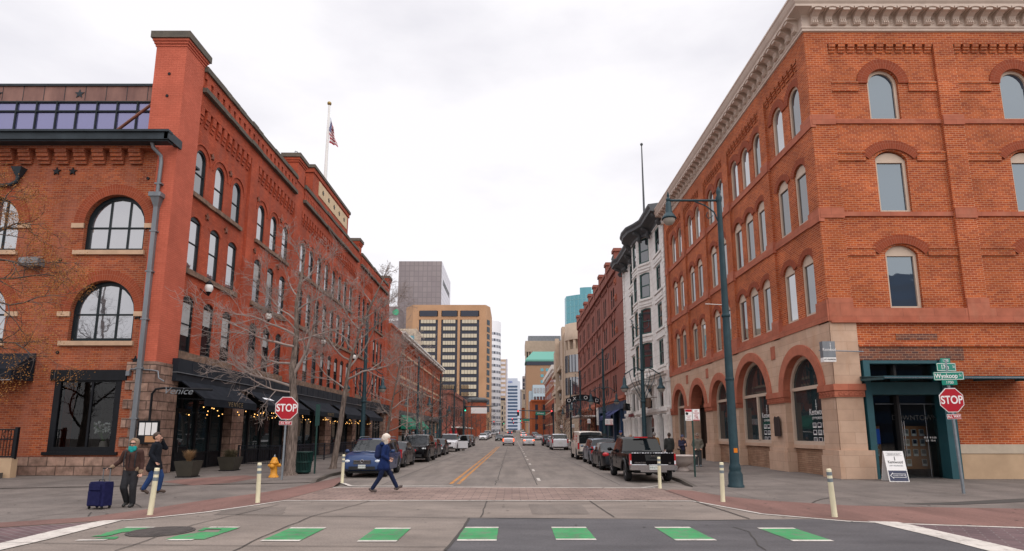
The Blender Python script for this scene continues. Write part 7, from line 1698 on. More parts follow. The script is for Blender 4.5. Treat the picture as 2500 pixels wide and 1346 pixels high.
# y: rear(-) to front(+); top = silhouette, belt = shoulder, hw = half width in plan
KIND = {
 'suv': dict(L=4.6, w=.92, roof=1.68, top=[(-2.3, .62), (-2.26, 1.02), (-2.1, 1.18), (-1.78, 1.60), (-1.4, 1.66), (.3, 1.68), (.62, 1.60), (1.28, 1.12), (2.0, .98), (2.22, .82), (2.3, .55)], belt=[(-2.3, 1.0), (1.2, 1.02), (1.6, .98), (2.3, .8)],
    gl=(-2.08, -1.7, .5, 1.28), pil=(-1.35, -.45, .45), wy=(-1.32, 1.36), r=.36, zb=.26),
 'rover': dict(L=5.0, w=.99, roof=1.84, top=[(-2.5, .65), (-2.47, 1.15), (-2.36, 1.25), (-2.12, 1.74), (-1.8, 1.82), (.35, 1.84), (.68, 1.77), (1.3, 1.22), (2.2, 1.12), (2.44, 1.02), (2.5, .6)], belt=[(-2.5, 1.15), (1.3, 1.17), (2.5, 1.0)],
    gl=(-2.34, -2.05, .55, 1.3), pil=(-1.45, -.45, .5), wy=(-1.45, 1.47), r=.39, zb=.30),
 'sedan': dict(L=4.85, w=.91, roof=1.45, top=[(-2.42, .5), (-2.38, .92), (-2.2, 1.01), (-1.55, 1.05), (-.78, 1.40), (-.4, 1.44), (.3, 1.43), (.5, 1.38), (1.2, .98), (2.0, .86), (2.32, .70), (2.42, .45)], belt=[(-2.42, .9), (-1.6, .98), (1.1, .93), (2.42, .68)],
    gl=(-1.62, -.7, .42, 1.22), pil=(-.85, -.02), wy=(-1.38, 1.42), r=.325, zb=.2),
 'hatch': dict(L=4.3, w=.88, roof=1.50, top=[(-2.15, .5), (-2.12, .92), (-1.98, 1.05), (-1.55, 1.42), (-1.1, 1.49), (.3, 1.5), (.55, 1.43), (1.25, 1.02), (1.85, .88), (2.08, .72), (2.15, .45)], belt=[(-2.15, .95), (1.2, .96), (2.15, .7)],
    gl=(-1.95, -1.5, .45, 1.26), pil=(-1.1, -.25), wy=(-1.22, 1.3), r=.32, zb=.2),
 'wagon': dict(L=4.75, w=.91, roof=1.60, top=[(-2.37, .55), (-2.33, 1.0), (-2.2, 1.12), (-1.75, 1.52), (-1.4, 1.59), (.3, 1.6), (.55, 1.53), (1.25, 1.07), (2.05, .94), (2.3, .76), (2.37, .5)], belt=[(-2.37, 1.0), (1.2, 1.0), (2.37, .75)],
    gl=(-2.16, -1.68, .45, 1.27), pil=(-1.3, -.4), wy=(-1.35, 1.38), r=.345, zb=.22),
 'van': dict(L=5.7, w=1.0, roof=2.08, top=[(-2.85, .6), (-2.82, 1.3), (-2.72, 1.98), (-2.5, 2.05), (.9, 2.08), (1.25, 1.98), (1.85, 1.28), (2.6, 1.08), (2.8, .9), (2.85, .55)], belt=[(-2.85, 1.2), (1.8, 1.22), (2.85, .9)],
    gl=(-2.8, -2.7, 1.1, 1.88), pil=(.1,), wy=(-1.75, 1.75), r=.38, zb=.32, blind=True),
 'pickup': dict(L=5.25, w=.93, roof=1.78, top=[(-2.62, .72), (-2.60, 1.13), (-.76, 1.15), (-.72, 1.20), (-.52, 1.68), (-.3, 1.76), (.75, 1.76), (1.0, 1.68), (1.5, 1.18), (2.3, 1.08), (2.55, .92), (2.62, .6)], belt=[(-2.62, 1.10), (1.4, 1.12), (2.62, .9)],
    gl=(-.74, -.47, .85, 1.5), pil=(.25,), wy=(-1.62, 1.6), r=.385, zb=.42, bed=True),
}
def car(name, label, kind, loc, rz, pm, group=None, rear_lit=False, detail=True, extra=None, cat='car'):
    K = KIND[kind]; L, w, zb0, r = K['L'], K['w'], K['zb'], K['r']; t = thing(name, label, cat, loc, rz, group)
    h = L / 2; g0, g1, g2, g3 = K['gl']; wy = K['wy']; ra = r + .065
    ys = set([-h, -h + .04, -h + .16, -h + .35, h - .04, h - .16, h - .35, g0, g1, g2, g3] + [a for a, _ in K['top']])
    for c in wy:
        for k in range(9): ys.add(c + ra * math.cos(PI * k / 8) * .999)
        ys.add(c - ra - .004); ys.add(c + ra + .004)
    pil = []
    for p in K['pil']: ys.add(p - .035); ys.add(p + .035); pil.append(p)
    ys = sorted(ys); 
    yy = [ys[0]]
    for y in ys[1:]:
        if y - yy[-1] > .0035: yy.append(y)
    ys = yy
    def hw(y):
        e = h - abs(y); k = 1 - .16 * max(0, 1 - e / .5) ** 2 - (.05 * max(0, 1 - e / 1.2)); return w * k
    sec = []
    for y in ys:
        zt = lerp_tab(K['top'], y); zbelt = lerp_tab(K['belt'], y); wl = hw(y); zb = zb0 + .12 * max(0, 1 - (h - abs(y)) / .35)
        for c in wy:
            if abs(y - c) < ra: zb = max(zb, r + math.sqrt(max(0, ra * ra - (y - c) ** 2)))
        gh = zt > zbelt + .10
        if gh: g = wl * (.80 if kind not in ('van',) else .88) + (.95 - .80) * wl * max(0, 1 - (zt - zbelt) / .55) * .9
        else: g = wl * .90; zbelt = min(zbelt, zt - .035)
        zm = max(zb + .05, zb0 + (zbelt - zb0) * .5)
        z5 = zt - (.06 if gh else .018)
        sec.append([(0, zb), (wl * .84, zb), (wl * .975, zb + .03), (wl * 1.0, zm), (wl * .985, max(zbelt - .06, zm + .01)), (wl * .955, max(zbelt, zm + .02)), (g, z5), (g * .86, zt - .008), (0, zt + .015)])
    body = MB(); ws = MB(); rw = MB(); sw = {1: MB(), -1: MB()}
    n = 9
    verts = {}
    def emit(mb, q): mb.add(q, [(0, 1, 2, 3)], True)
    # body shares vertices so that it shades smoothly
    bv = []; idx = {}
    for i, y in enumerate(ys):
        for s in (1, -1):
            for k in range(n): idx[(i, s, k)] = len(bv); bv.append((s * sec[i][k][0], y, sec[i][k][1]))
    bf = []
    for i in range(len(ys) - 1):
        ym = (ys[i] + ys[i + 1]) / 2
        gh = lerp_tab(K['top'], ym) > lerp_tab(K['belt'], ym) + .16
        for s in (1, -1):
            for k in range(n - 1):
                f = [idx[(i, s, k)], idx[(i + 1, s, k)], idx[(i + 1, s, k + 1)], idx[(i, s, k + 1)]]
                if s < 0: f.reverse()
                tgt = None
                if k in (6, 7) and g2 < ym < g3: tgt = ws
                elif k in (6, 7) and g0 < ym < g1 and not (K.get('bed') and False): tgt = rw
                elif k == 5 and gh and g1 - .05 < ym < g3 - .25 and not any(abs(ym - p) < .04 for p in pil) and not (K.get('blind') and ym < .1): tgt = sw[s]
                if tgt is not None: tgt.add([bv[j] for j in f], [(0, 1, 2, 3)], True)
                else: bf.append(f)
    e0 = [idx[(0, 1, k)] for k in range(n)] + [idx[(0, -1, k)] for k in range(n - 1, -1, -1)]; e1 = [idx[(len(ys) - 1, 1, k)] for k in range(n)] + [idx[(len(ys) - 1, -1, k)] for k in range(n - 1, -1, -1)]
    body.add(bv, bf + [e0, e1[::-1]], True)
    bo = body.build('body', pm, t)
    try:
        m = bo.data; m.set_sharp_from_angle(angle=R(38))
    except Exception: pass
    ws.build('windscreen', M['glass_car'], t)
    if rw.f: rw.build('rear_window', M['glass_car'], t)
    for s in (1, -1):
        if sw[s].f: sw[s].build('side_window', M['glass_car'], t)
    ub = MB(); ub.box(-w * .72, w * .72, -h + .25, h - .25, zb0 - .06, zb0 + .3); ub.box(-w * .5, w * .5, wy[0] - .5, wy[1] + .5, zb0 - .02, zb0 + .55)
    ub.build('underbody', M['plastic'], t)
    wh = None
    for c in wy:
        for s in (-1, 1):
            if wh is None:
                q = MB(); q.lathe([(r * .66, -.11), (r * .95, -.11), (r, -.07), (r, .07), (r * .95, .11), (r * .66, .11)], (0, 0, 0), 22, True, 'X'); wh = q.build('wheel', M['rubber'], t)
                q = MB(); q.lathe([(.001, .09), (r * .18, .085), (r * .2, .05), (r * .60, .055), (r * .68, .10)], (0, 0, 0), 22, True, 'X'); q.lathe([(.001, -.09), (r * .18, -.085), (r * .2, -.05), (r * .60, -.055), (r * .68, -.10)], (0, 0, 0), 22, True, 'X')
                for k in range(5):
                    a = 2 * PI * k / 5
                    for sx in (-1, 1): q.bar((sx * .085, r * .1 * math.cos(a), r * .1 * math.sin(a)), (sx * .085, r * .66 * math.cos(a), r * .66 * math.sin(a)), .07, .03)
                q.build('rim', M['rim'], wh); o = wh
            else:
                o = wh.copy(); COL.objects.link(o); o.parent = t
                for k in kids(wh): kc = k.copy(); COL.objects.link(kc); kc.parent = o
            o.location = (s * (w - .125), c, r)
    # lamps, plates, mirrors, bumpers
    zf = lerp_tab(K['belt'], h) - .02; zr_ = lerp_tab(K['belt'], -h)
    for s in (-1, 1):
        b = MB(); b.ball((s * w * .70, h - .17, zf - .07), .19, 12, 8, (1.0, .75, .55)); b.build('headlight', M['head'], t)
        b = MB(); b.ball((s * w * .77, h - .16, zf - .27), .07, 8, 6, (1.3, .6, .7)); b.build('fog_lamp', M['amber'] if kind == 'sedan' else M['head'], t)
        b = MB()
        if kind in ('sedan', 'hatch'): b.ball((s * w * .76, -h + .10, zr_ - .07), .20, 12, 8, (.95, .55, .55))
        elif kind in ('van', 'pickup'): b.box(s * w * .86, s * w * .975, -h - .012, -h + .14, zr_ - .42, zr_ + .02)
        else: b.box(s * w * .80, s * w * .955, -h - .0, -h + .22, zr_ - .34, zr_ + .10)
        b.build('tail_lamp', M['tail_lit'] if rear_lit else M['tail'], t)
        mb = MB(); zm = lerp_tab(K['belt'], g3 - .3) + .09; mb.ball((s * (w + .12), g3 - .35, zm), .13, 10, 6, (.85, .5, .65)); mb.bar((s * w * .93, g3 - .33, zm - .06), (s * (w + .05), g3 - .34, zm - .02), .05); mb.build('door_mirror', pm, t)
    b = MB(); b.box(-.16, .16, h + .005, h + .02, zf - .36, zf - .21); b.build('number_plate', M['plate'], t)
    b = MB(); pz = zr_ - .28 if kind not in ('pickup',) else .62; b.box(-.16, .16, -h - .045, -h - .0, pz - .06, pz + .09); b.build('number_plate', M['plate'], t)
    b = MB(); b.box(-w * .40, w * .40, h - .07, h + .012, zf - .17, zf - .02); gr = b.build('grille', M['plastic'], t)
    b = MB(); b.box(-w * .40, w * .40, h + .01, h + .022, zf - .035, zf - .015); b.box(-w * .40, w * .40, h + .01, h + .022, zf - .105, zf - .085); b.box(-w * .40, w * .40, h + .01, h + .022, zf - .175, zf - .155); b.build('grille_bars', M['chrome'], gr)
    b = MB(); b.box(-w * .62, w * .62, h - .16, h + .006, zb0 + .1, zb0 + .24); b.build('lower_intake', M['plastic'], t)
    if detail:
        for s in (-1, 1):
            for p in list(K['pil'])[:2] + [g3 - .35]:
                zt = lerp_tab(K['belt'], p); MB().box(s * (hw(p) * .985), s * (hw(p) * 1.003), p - .008, p + .008, zb0 + .2, zt - .05).build('door_gap', M['plastic'], t)
        for s in (-1, 1):
            for p in list(K['pil'])[:2]:
                b = MB(); y = p + .12; b.box(s * hw(p) * .99, s * (hw(p) + .025), y, y + .2, lerp_tab(K['belt'], p) - .16, lerp_tab(K['belt'], p) - .125); b.build('door_handle', pm, t)
    if extra: extra(t, K, w, h, pm)
    return t
def snow_bits(t, spots):
    b = MB(); rnd = random.Random(3)
    for x, y, z, sx, sy in spots:
        n = 9; b.add([(x + sx * math.cos(2 * PI * k / n) * rnd.uniform(.7, 1.2), y + sy * math.sin(2 * PI * k / n) * rnd.uniform(.7, 1.2), z) for k in range(n)], [list(range(n))])
    b.build('thin_snow', M['snow'], t)
def ex_blue(t, K, w, h, pm):
    snow_bits(t, [(.42, 1.5, 1.128, .22, .12), (-.3, 1.55, 1.122, .25, .10), (0, 1.45, 1.135, .12, .06)]); 
    b = MB(); b.lathe([(.055, 0), (.075, .012), (.075, -.0)], (0, h + .018, .72), 16, True, 'Y'); b.build('badge', M['chrome'], t)
    for s in (-1, 1): b = MB(); b.tube([(s * .66, -1.6, 1.70), (s * .66, -1.4, 1.74), (s * .66, .1, 1.75), (s * .66, .35, 1.70)], .02, 6); b.build('roof_rail', M['zinc'], t)
    text('plate_lettering', '753-XKD', .085, M['bin_green'], t, TR(0, h + .022, .495) @ RZ(PI) @ RX(R(90)), depth=.001)
def ex_truck(t, K, w, h, pm):
    # open load bed: rails, tailgate with handle panel, chrome step bumper
    b = MB(); b.box(-w * .90, w * .90, -h - .02, -h + .05, .68, 1.14); tg = b.build('tailgate', pm, t)
    b = MB(); b.prism([(-.27, .86), (.27, .86), (.32, 1.09), (-.32, 1.09)], -h - .032, -h - .02); q = b.build('handle_panel', M['plastic'], tg); b = MB(); b.box(-.14, .14, -h - .04, -h - .03, .93, .97); b.build('handle', M['black_metal'], q)
    b = MB(); b.lathe([(.035, 0), (.055, .0)], (0, -h - .036, 1.04), 14, False, 'Y'); b.bar((-.07, -h - .038, 1.04), (.07, -h - .038, 1.04), .022); b.build('badge', M['chrome'], tg)
    text('lettering', 'FRONTIER', .085, M['chrome'], tg, TR(-.50, -h - .021, .77) @ RX(R(90)), depth=.003, sx=1.1); text('lettering', 'SV', .085, M['chrome'], tg, TR(.66, -h - .021, .77) @ RX(R(90)), depth=.003, sx=1.1)
    b = MB(); b.box(-w * .97, w * .97, -h - .14, -h + .1, .50, .70); b.box(-w * .55, w * .55, -h - .10, -h + .1, .42, .5); bp = b.build('rear_bumper', M['chrome'], t)
    b = MB(); b.box(-w * .9, -w * .3, -h - .15, -h - .02, .70, .712); b.box(-w * .1, w * .6, -h - .15, -h - .02, .70, .71); b.build('thin_snow', M['snow'], bp)
    b = MB(); b.box(-.17, .17, -h - .16, -h - .14, .52, .68); b.build('number_plate', M['plate'], bp); text('plate_lettering', '418-ZTV', .09, M['bin_green'], bp, TR(0, -h - .162, .60) @ RX(R(90)), depth=.001)
    b = MB(); b.box(-.28, .28, -.66, -.60, 1.72, 1.775); b.build('high_brake_lamp', M['tail'], t)
    for s in (-1, 1):
        b = MB(); b.box(s * w * .865, s * w * .965, -h - .018, -h - .012, .72, .86); b.build('reverse_lamp', M['head'], t)
        b = MB(); yy = [K['wy'][0] + (K['r'] + .10) * math.cos(PI * k / 12) for k in range(13)]; b.tube([(s * (w + .02), y, K['r'] + (K['r'] + .10) * math.sin(PI * k / 12)) for k, y in enumerate(yy)], .05, 6); b.build('wheel_arch_flare', M['plastic'], t)
    b = MB(); rnd = random.Random(9)
    for k in range(16): x = -.8 + .105 * k; b.ball((x, -h + .01 + rnd.uniform(-.02, .03), 1.15), rnd.uniform(.02, .045), 6, 4, (1.4, .8, .4))
    b.build('thin_snow', M['snow'], t)
def ex_rack(t, K, w, h, pm):
    for s in (-1, 1): b = MB(); b.tube([(s * .62, -1.5, 1.6), (s * .62, -1.35, 1.67), (s * .62, .2, 1.68), (s * .62, .4, 1.6)], .022, 6); b.build('roof_rail', M['plastic'], t)
    b = MB()
    for y in (-1.0, 0): b.box(-.72, .72, y - .04, y + .04, 1.7, 1.74)
    b.box(-.1, .02, -1.1, .3, 1.74, 1.8); b.box(.2, .45, -.2, .1, 1.74, 1.9); b.build('roof_rack', M['plastic'], t)
def ex_van(t, K, w, h, pm):
    b = MB()
    b.box(-.86, -.06, -h - .012, -h + .05, 1.18, 1.78); b.box(.06, .86, -h - .012, -h + .05, 1.18, 1.78); b.build('rear_glass', M['glass_car'], t)
    b = MB(); b.box(-.012, .012, -h - .012, -h, .5, 2.0); b.build('door_gap', M['plastic'], t)
    red = pbr('red_lettering', (.45, .02, .03), .6)
    for i, (tx, y, z, s) in enumerate((('Law', -1.9, 1.72, .30), ('DEBUNK', -1.85, 1.48, .17), ('303-555', -1.85, 1.28, .15), ('SERVICE', -.5, 1.66, .14), ('24 HR', -.5, 1.45, .14))):
        text('lettering', ('Linen' if i == 0 else 'SUPPLY' if i == 1 else tx), s, red, t, TR(-w * .955 - .012 - .0, y, z) @ RZ(R(-90)) @ RX(R(90)), depth=.003)
    b = MB(); b.box(-w * .95, w * .95, -h - .08, -h + .1, .42, .62); b.build('rear_bumper', M['plastic'], t)
def ex_door(t, K, w, h, pm):
    # driver's door swung open
    b = MB(); y0 = .42; s = 1; b.bar((s * w, y0 + .55, .72), (s * (w + 1.0), y0 + .05, .72), .07, .75); d = b.build('open_door', pm, t)
    b = MB(); b.bar((s * (w + .02), y0 + .53, 1.1), (s * (w + .98), y0 + .06, 1.1), .05, .05); b.bar((s * (w + .98), y0 + .06, 1.1), (s * (w + .80), y0 + .14, 1.66), .05, .05); b.bar((s * (w + .80), y0 + .14, 1.66), (s * (w + .35), y0 + .36, 1.62), .05, .05); b.bar((s * (w + .35), y0 + .36, 1.62), (s * (w + .05), y0 + .5, 1.1), .05, .05); b.build('window_frame', M['plastic'], d)
    b = MB(); b.add([(s * (w + .06), y0 + .5, 1.12), (s * (w + .96), y0 + .07, 1.12), (s * (w + .79), y0 + .15, 1.63), (s * (w + .36), y0 + .35, 1.6)], [(0, 1, 2, 3)]); b.build('pane', M['glass_car'], d)
    for q in (-1, 1): b = MB(); b.tube([(q * .75, -1.7, 1.84), (q * .75, -1.5, 1.90), (q * .75, .2, 1.9), (q * .75, .4, 1.84)], .022, 6); b.build('roof_rail', M['zinc'], t)
def ex_rover(t, K, w, h, pm):
    b = MB()
    for k in range(7): b.box(-.5 + .16 * k, -.41 + .16 * k, h - .03, h + .018, 1.045, 1.07)
    b.build('bonnet_lettering_studs', M['chrome'], t); b = MB(); b.box(-.62, .62, h - .05, h + .02, .36, .40); b.build('lower_trim', M['chrome'], t)
P = dict(blue=paint('blue_car_paint', (.016, .042, .125), .1), grey=paint('warm_grey_paint', (.04, .038, .041), .2), black=pbr('black_car_paint', (.003, .003, .004), .2, spec=.16), char=paint('charcoal_paint', (.014, .016, .021), .1), white=paint('white_car_paint', (.66, .66, .68), 0), silver=paint('silver_paint', (.40, .40, .42), .6), steel=paint('steel_blue_paint', (.19, .23, .29), .5), van=paint('cream_van_paint', (.66, .60, .53), 0), red=paint('red_car_paint', (.30, .02, .03)), pearl=paint('pearl_silver_paint', (.52, .50, .52), .3))
GL, GRt = 'cars parked along the left kerb', 'cars parked along the right kerb'
zc = -.12
car('parked_car', 'blue four wheel drive with snow patches on its bonnet, first at the left kerb', 'suv', (-6.5, 27.7, zc), PI, P['blue'], GL, extra=ex_blue)
car('parked_car', 'dark grey saloon with amber lower lamps, just behind the blue car', 'sedan', (-6.98, 34.9, zc), PI, P['grey'], GL)
car('parked_car', 'tall black four wheel drive with a bright grille at the left kerb', 'rover', (-6.6, 41.2, zc), PI, P['black'], GL, extra=ex_rover)
car('parked_car', 'dark hatchback tucked just behind the tall black four wheel drive', 'hatch', (-6.75, 47.1, zc), PI, P['char'], GL)
car('parked_car', 'dark saloon parked in front of the white car with an open door', 'sedan', (-6.8, 53.0, zc), PI, P['char'], GL)
wd = car('parked_car', 'white four wheel drive with its driver door standing open', 'rover', (-6.75, 63.3, zc), PI, P['white'], GL, extra=ex_door)
for k in kids(wd):
    if k.name.startswith('open_door'): k.scale = (-1, 1, 1)
car('parked_car', 'black wagon directly behind the white car with an open door', 'wagon', (-6.6, 73.0, zc), PI, P['black'], GL)
car('parked_car', 'charcoal wagon, second behind the white car with an open door', 'suv', (-6.6, 80.5, zc), PI, P['char'], GL)
car('parked_car', 'dark grey hatchback ending the row of cars before the junction', 'suv', (-6.6, 88.5, zc), PI, P['grey'], GL)
for k, (y, p, kd, lb) in enumerate(((140, 'white', 'suv', 'white car facing the camera, first beyond the left junction'), (148, 'steel', 'sedan', 'grey blue saloon second beyond the left junction'), (155, 'silver', 'suv', 'silver car third beyond the left junction'), (163, 'white', 'van', 'white van fourth beyond the left junction'), (172, 'char', 'sedan', 'dark saloon farthest along the left kerb'))): car('parked_car', lb, kd, (-6.9 + .004 * (y - 140), y, zr(y)), PI, P[p], GL, detail=False)
car('pickup_truck', 'black crew cab pickup with chrome bumper parked nearest on the right', 'pickup', (5.52, 25.6, zc), 0, P['black'], GRt, extra=ex_truck, cat='pickup truck')
car('parked_car', 'dark grey saloon between the black pickup and the grey wagon', 'sedan', (5.55, 32.6, zc), 0, P['char'], GRt)
car('parked_car', 'grey blue wagon with a loaded roof rack on the right kerb', 'wagon', (5.72, 38.2, zc), 0, P['steel'], GRt, extra=ex_rack)
car('parked_van', 'cream delivery van with red lettering on its side', 'van', (5.75, 45.3, zc), 0, P['van'], GRt, extra=ex_van, cat='van')
car('parked_car', 'white tall four wheel drive parked beyond the cream van', 'rover', (5.5, 69.0, zc), 0, P['white'], GRt)
car('parked_car', 'pale blue hatchback just beyond the white four wheel drive on the right', 'hatch', (5.75, 81.5, zc), 0, P['steel'], GRt)
car('parked_car', 'dark wagon at the right kerb left of the pale blue hatchback', 'suv', (5.6, 91.0, zc), 0, P['char'], GRt)
for k, (x, y, p, kd, lb) in enumerate(((6.4, 140, 'pearl', 'sedan', 'silver saloon first beyond the right junction'), (6.3, 152, 'grey', 'sedan', 'grey saloon second beyond the right junction'), (6.4, 160, 'char', 'suv', 'dark car third beyond the right junction'), (6.6, 170, 'steel', 'suv', 'blue grey car farthest along the right kerb'))): car('parked_car', lb, kd, (x, y, zr(y)), 0, P[p], GRt, detail=False)
GM = 'cars driving along the street'
car('moving_car', 'silver four wheel drive with lit brake lights in the middle lane', 'suv', (-.55, 93.5, zc), 0, P['pearl'], GM, True)
car('moving_car', 'white saloon with lit tail lamps right of the silver four wheel drive', 'sedan', (2.62, 92.6, zc), 0, P['white'], GM, True)
car('moving_car', 'dark car coming towards the camera left of the silver four wheel drive', 'sedan', (-2.9, 133, zr(133)), PI, P['char'], GM)
for x, y, p, kd, lb, lit, rz in ((3.4, 172, 'white', 'sedan', 'second white saloon ahead of the nearer white one', True, 0), (-.9, 245, 'blue', 'suv', 'blue car far ahead in the middle lane', True, 0), (4.2, 215, 'pearl', 'suv', 'pale car far ahead left of the red car', True, 0), (8.4, 240, 'red', 'suv', 'dark red four wheel drive far ahead on the right', True, 0), (-7.0, 222, 'silver', 'suv', 'silver car crossing the far junction sideways', False, R(90)), (-2.5, 300, 'van', 'van', 'cream truck far down the middle of the street', False, 0), (4.8, 290, 'van', 'van', 'pale van far down the street on the right', False, 0), (1.2, 330, 'char', 'suv', 'farthest dark car near the vanishing point', False, 0)):
    car('moving_car', lb, kd, (x, y, zr(y)), rz, P[p], GM, lit, False)

# ---------------------------------------------------------------- people
def blob(name, segs, mat, parent, voxel=.014, smooth=3):
    """one continuous skin over a set of tapered limbs"""
    b = MB()
    for s in segs:
        p0, r0, p1, r1 = Vector(s[0]), s[1], Vector(s[2]), s[3]; fl = s[4] if len(s) > 4 else None
        d = p1 - p0
        if d.length < 1e-4: d = Vector((0, 0, .001)); p1 = p0 + d
        ax = d.normalized(); pts = []; rad = []
        for k in range(4): a = PI / 2 * (1 - k / 4); pts.append(p0 - ax * r0 * math.sin(a)); rad.append(max(.0008, r0 * math.cos(a)))
        pts.append(p0); rad.append(r0); pts.append(p1); rad.append(r1)
        for k in range(1, 5): a = PI / 2 * k / 4; pts.append(p1 + ax * r1 * math.sin(a)); rad.append(max(.0008, r1 * math.cos(a)))
        v0 = len(b.v); b.tube(pts, rad, 14)
        if fl:   # flatten about the limb's axis: (sx, sy)
            c = (p0 + p1) / 2
            for i in range(v0, len(b.v)): b.v[i] = Vector((c.x + (b.v[i].x - c.x) * fl[0], c.y + (b.v[i].y - c.y) * fl[1], b.v[i].z))
    o = b.build(name, mat, None)
    m = o.modifiers.new('r', 'REMESH'); m.mode = 'VOXEL'; m.voxel_size = voxel; m.use_smooth_shade = True
    if smooth: m2 = o.modifiers.new('s', 'SMOOTH'); m2.iterations = smooth; m2.factor = .5
    bpy.context.view_layer.update()
    me = bpy.data.meshes.new_from_object(o.evaluated_get(bpy.context.evaluated_depsgraph_get())); old = o.data
    bpy.data.objects.remove(o); bpy.data.meshes.remove(old)
    me.name = name
    if not me.materials: me.materials.append(mat)
    me.polygons.foreach_set('use_smooth', [True] * len(me.polygons))
    return link(bpy.data.objects.new(name, me), parent)
V = Vector
def hand(p, dirn, palm_n, s=1.0, curl=.5, thumb=1):
    """palm, four unequal bent fingers and a thumb; p = wrist, dirn = towards the fingertips, palm_n = palm side"""
    d = V(dirn).normalized(); n_ = V(palm_n); n_ = (n_ - d * n_.dot(d)).normalized(); x = d.cross(n_).normalized()
    out = []; P0 = V(p)
    for k in (-1.5, -.5, .5, 1.5): out.append((P0 + x * k * .012 * s, .016 * s, P0 + d * .085 * s + x * k * .020 * s, .0125 * s))
    for k, L in zip((-1.5, -.5, .5, 1.5), (.058, .070, .066, .052)):
        a = P0 + d * .088 * s + x * k * .0205 * s; b_ = a + (d * math.cos(curl * .7) + n_ * math.sin(curl * .7)) * L * .55 * s; c = b_ + (d * math.cos(curl * 2) + n_ * math.sin(curl * 2)) * L * .55 * s
        out += [(a, .0092 * s, b_, .0088 * s), (b_, .0088 * s, c, .0078 * s)]
    a = P0 + d * .025 * s + x * thumb * .026 * s; b_ = a + (d * .6 + x * thumb * .75 + n_ * .25).normalized() * .042 * s; c = b_ + (d * .85 + x * thumb * .2 + n_ * .5).normalized() * .034 * s
    out += [(a, .0115 * s, b_, .0105 * s), (b_, .010 * s, c, .0085 * s)]
    return out
def person(label, loc, rz, J, colors, h=1.75, voxel=.008, hair='short', hat=None, coat_len=.0, trouser_w=1.0, coat_w=1.0, hood=False, extra=None, head_turn=0.0, glasses=False, coat_seg=None, fem=False):
    """J: joints in metres for a 1.75 m figure facing -Y: pelvis, chest, neck, head, and L/R shoulder, elbow, wrist, hip, knee, ankle, toe"""
    t = thing('person', label, 'person', loc, rz); k = h / 1.75; t.scale = (k, k, k)
    j = {a: V(b) for a, b in J.items() if a != 'curl'}; head = j['head']
    ft = RZ(head_turn)
    def hd(x, y, z): return head + ft @ V((x, y, z))
    seg = [(j['pelvis'], .105, j['chest'], .12, (1.18, .82)), (j['chest'], .11, j['neck'], .055), (j['neck'], .052, head + V((0, .012, -.06)), .05)]
    seg += [(hd(0, .022, .03), .094, hd(0, .012, .045), .09), (hd(0, -.02, -.03), .070, hd(0, -.035, -.075), .044), (hd(0, -.088, .0), .012, hd(0, -.108, -.03), .015), (hd(-.03, -.070, .03), .02, hd(.03, -.070, .03), .02)]
    for s in (-1, 1): seg.append((hd(s * .088, .02, .012), .012, hd(s * .092, .026, -.03), .010))
    for s in 'LR':
        seg += [(j['chest'] + V((0, 0, .06)), .07, j['sh' + s], .05), (j['sh' + s], .05, j['el' + s], .038), (j['el' + s], .038, j['wr' + s], .026)]
        seg += [(j['pelvis'], .09, j['hip' + s], .085), (j['hip' + s], .085, j['kn' + s], .054), (j['kn' + s], .052, j['an' + s], .036), (j['an' + s], .035, j['toe' + s], .026)]
        dh = (j['wr' + s] - j['el' + s]).normalized(); seg += hand(j['wr' + s] + dh * .015, J.get('hd' + s, dh), J.get('pn' + s, (0, -1, 0)), 1.0, J.get('curl', .5), 1 if s == 'L' else -1)
    blob('body', seg, colors['skin'], t, voxel, 2)
    # face
    for s in (-1, 1):
        b = MB(); b.ball(hd(s * .032, -.086, .012), .0125, 8, 6, (1.2, .6, .8)); b.build('eye', M['sign_black'], t)
    b = MB(); b.ball(hd(0, -.083, -.062), .02, 8, 6, (1.2, .4, .35)); b.build('mouth', pbr('lips', (.35, .12, .10), .5) if 'lips' not in bpy.data.materials else bpy.data.materials['lips'], t)
    if glasses:
        g = []
        for s in (-1, 1): g += [(hd(s * .018, -.096, .012), .019, hd(s * .052, -.088, .012), .019), (hd(s * .06, -.085, .016), .006, hd(s * .094, .02, .018), .006)]
        g.append((hd(-.02, -.098, .018), .006, hd(.02, -.098, .018), .006)); blob('sunglasses', g, M['sign_black'], t, .005, 1)
    # trousers
    q = trouser_w; sg = [(j['pelvis'] + V((0, 0, .07)), .128, j['pelvis'] + V((0, 0, -.04)), .132, (1.22, .95))]
    for s in 'LR': an = j['an' + s].lerp(j['kn' + s], .06); sg += [(j['hip' + s], .105, j['kn' + s], .074 * q), (j['kn' + s], .074 * q, an, .062 * q)]
    blob('trousers', sg, colors['legs'], t, .014, 2)
    for s in 'LR':
        d = (j['toe' + s] - j['an' + s]); dn = d.normalized(); he = j['an' + s] - dn * .055
        blob('shoe', [(he + V((0, 0, -.012)), .045, j['toe' + s] + V((0, 0, .008)), .042), (j['an' + s], .05, j['an' + s] + V((0, 0, -.03)), .05)], colors['shoe'], t, .01, 1)
    # coat
    c = coat_w; hem = j['pelvis'] + V((0, 0, .02 - coat_len))
    sg = [(j['chest'] + V((0, 0, .02)), .148 * c, hem.lerp(j['chest'], .45), .14 * c, (1.22, .92)), (hem.lerp(j['chest'], .5), .138 * c, hem, .146 * c, (1.2, .98)), (j['chest'] + V((0, 0, .05)), .12 * c, j['neck'] + V((0, .005, -.01)), .072)]
    for s in 'LR': w_ = j['wr' + s].lerp(j['el' + s], .04); sg += [(j['chest'] + V((0, 0, .09)), .08, j['sh' + s], .074 * c), (j['sh' + s], .076 * c, j['el' + s], .060 * c), (j['el' + s], .060 * c, w_, .047 * c)]
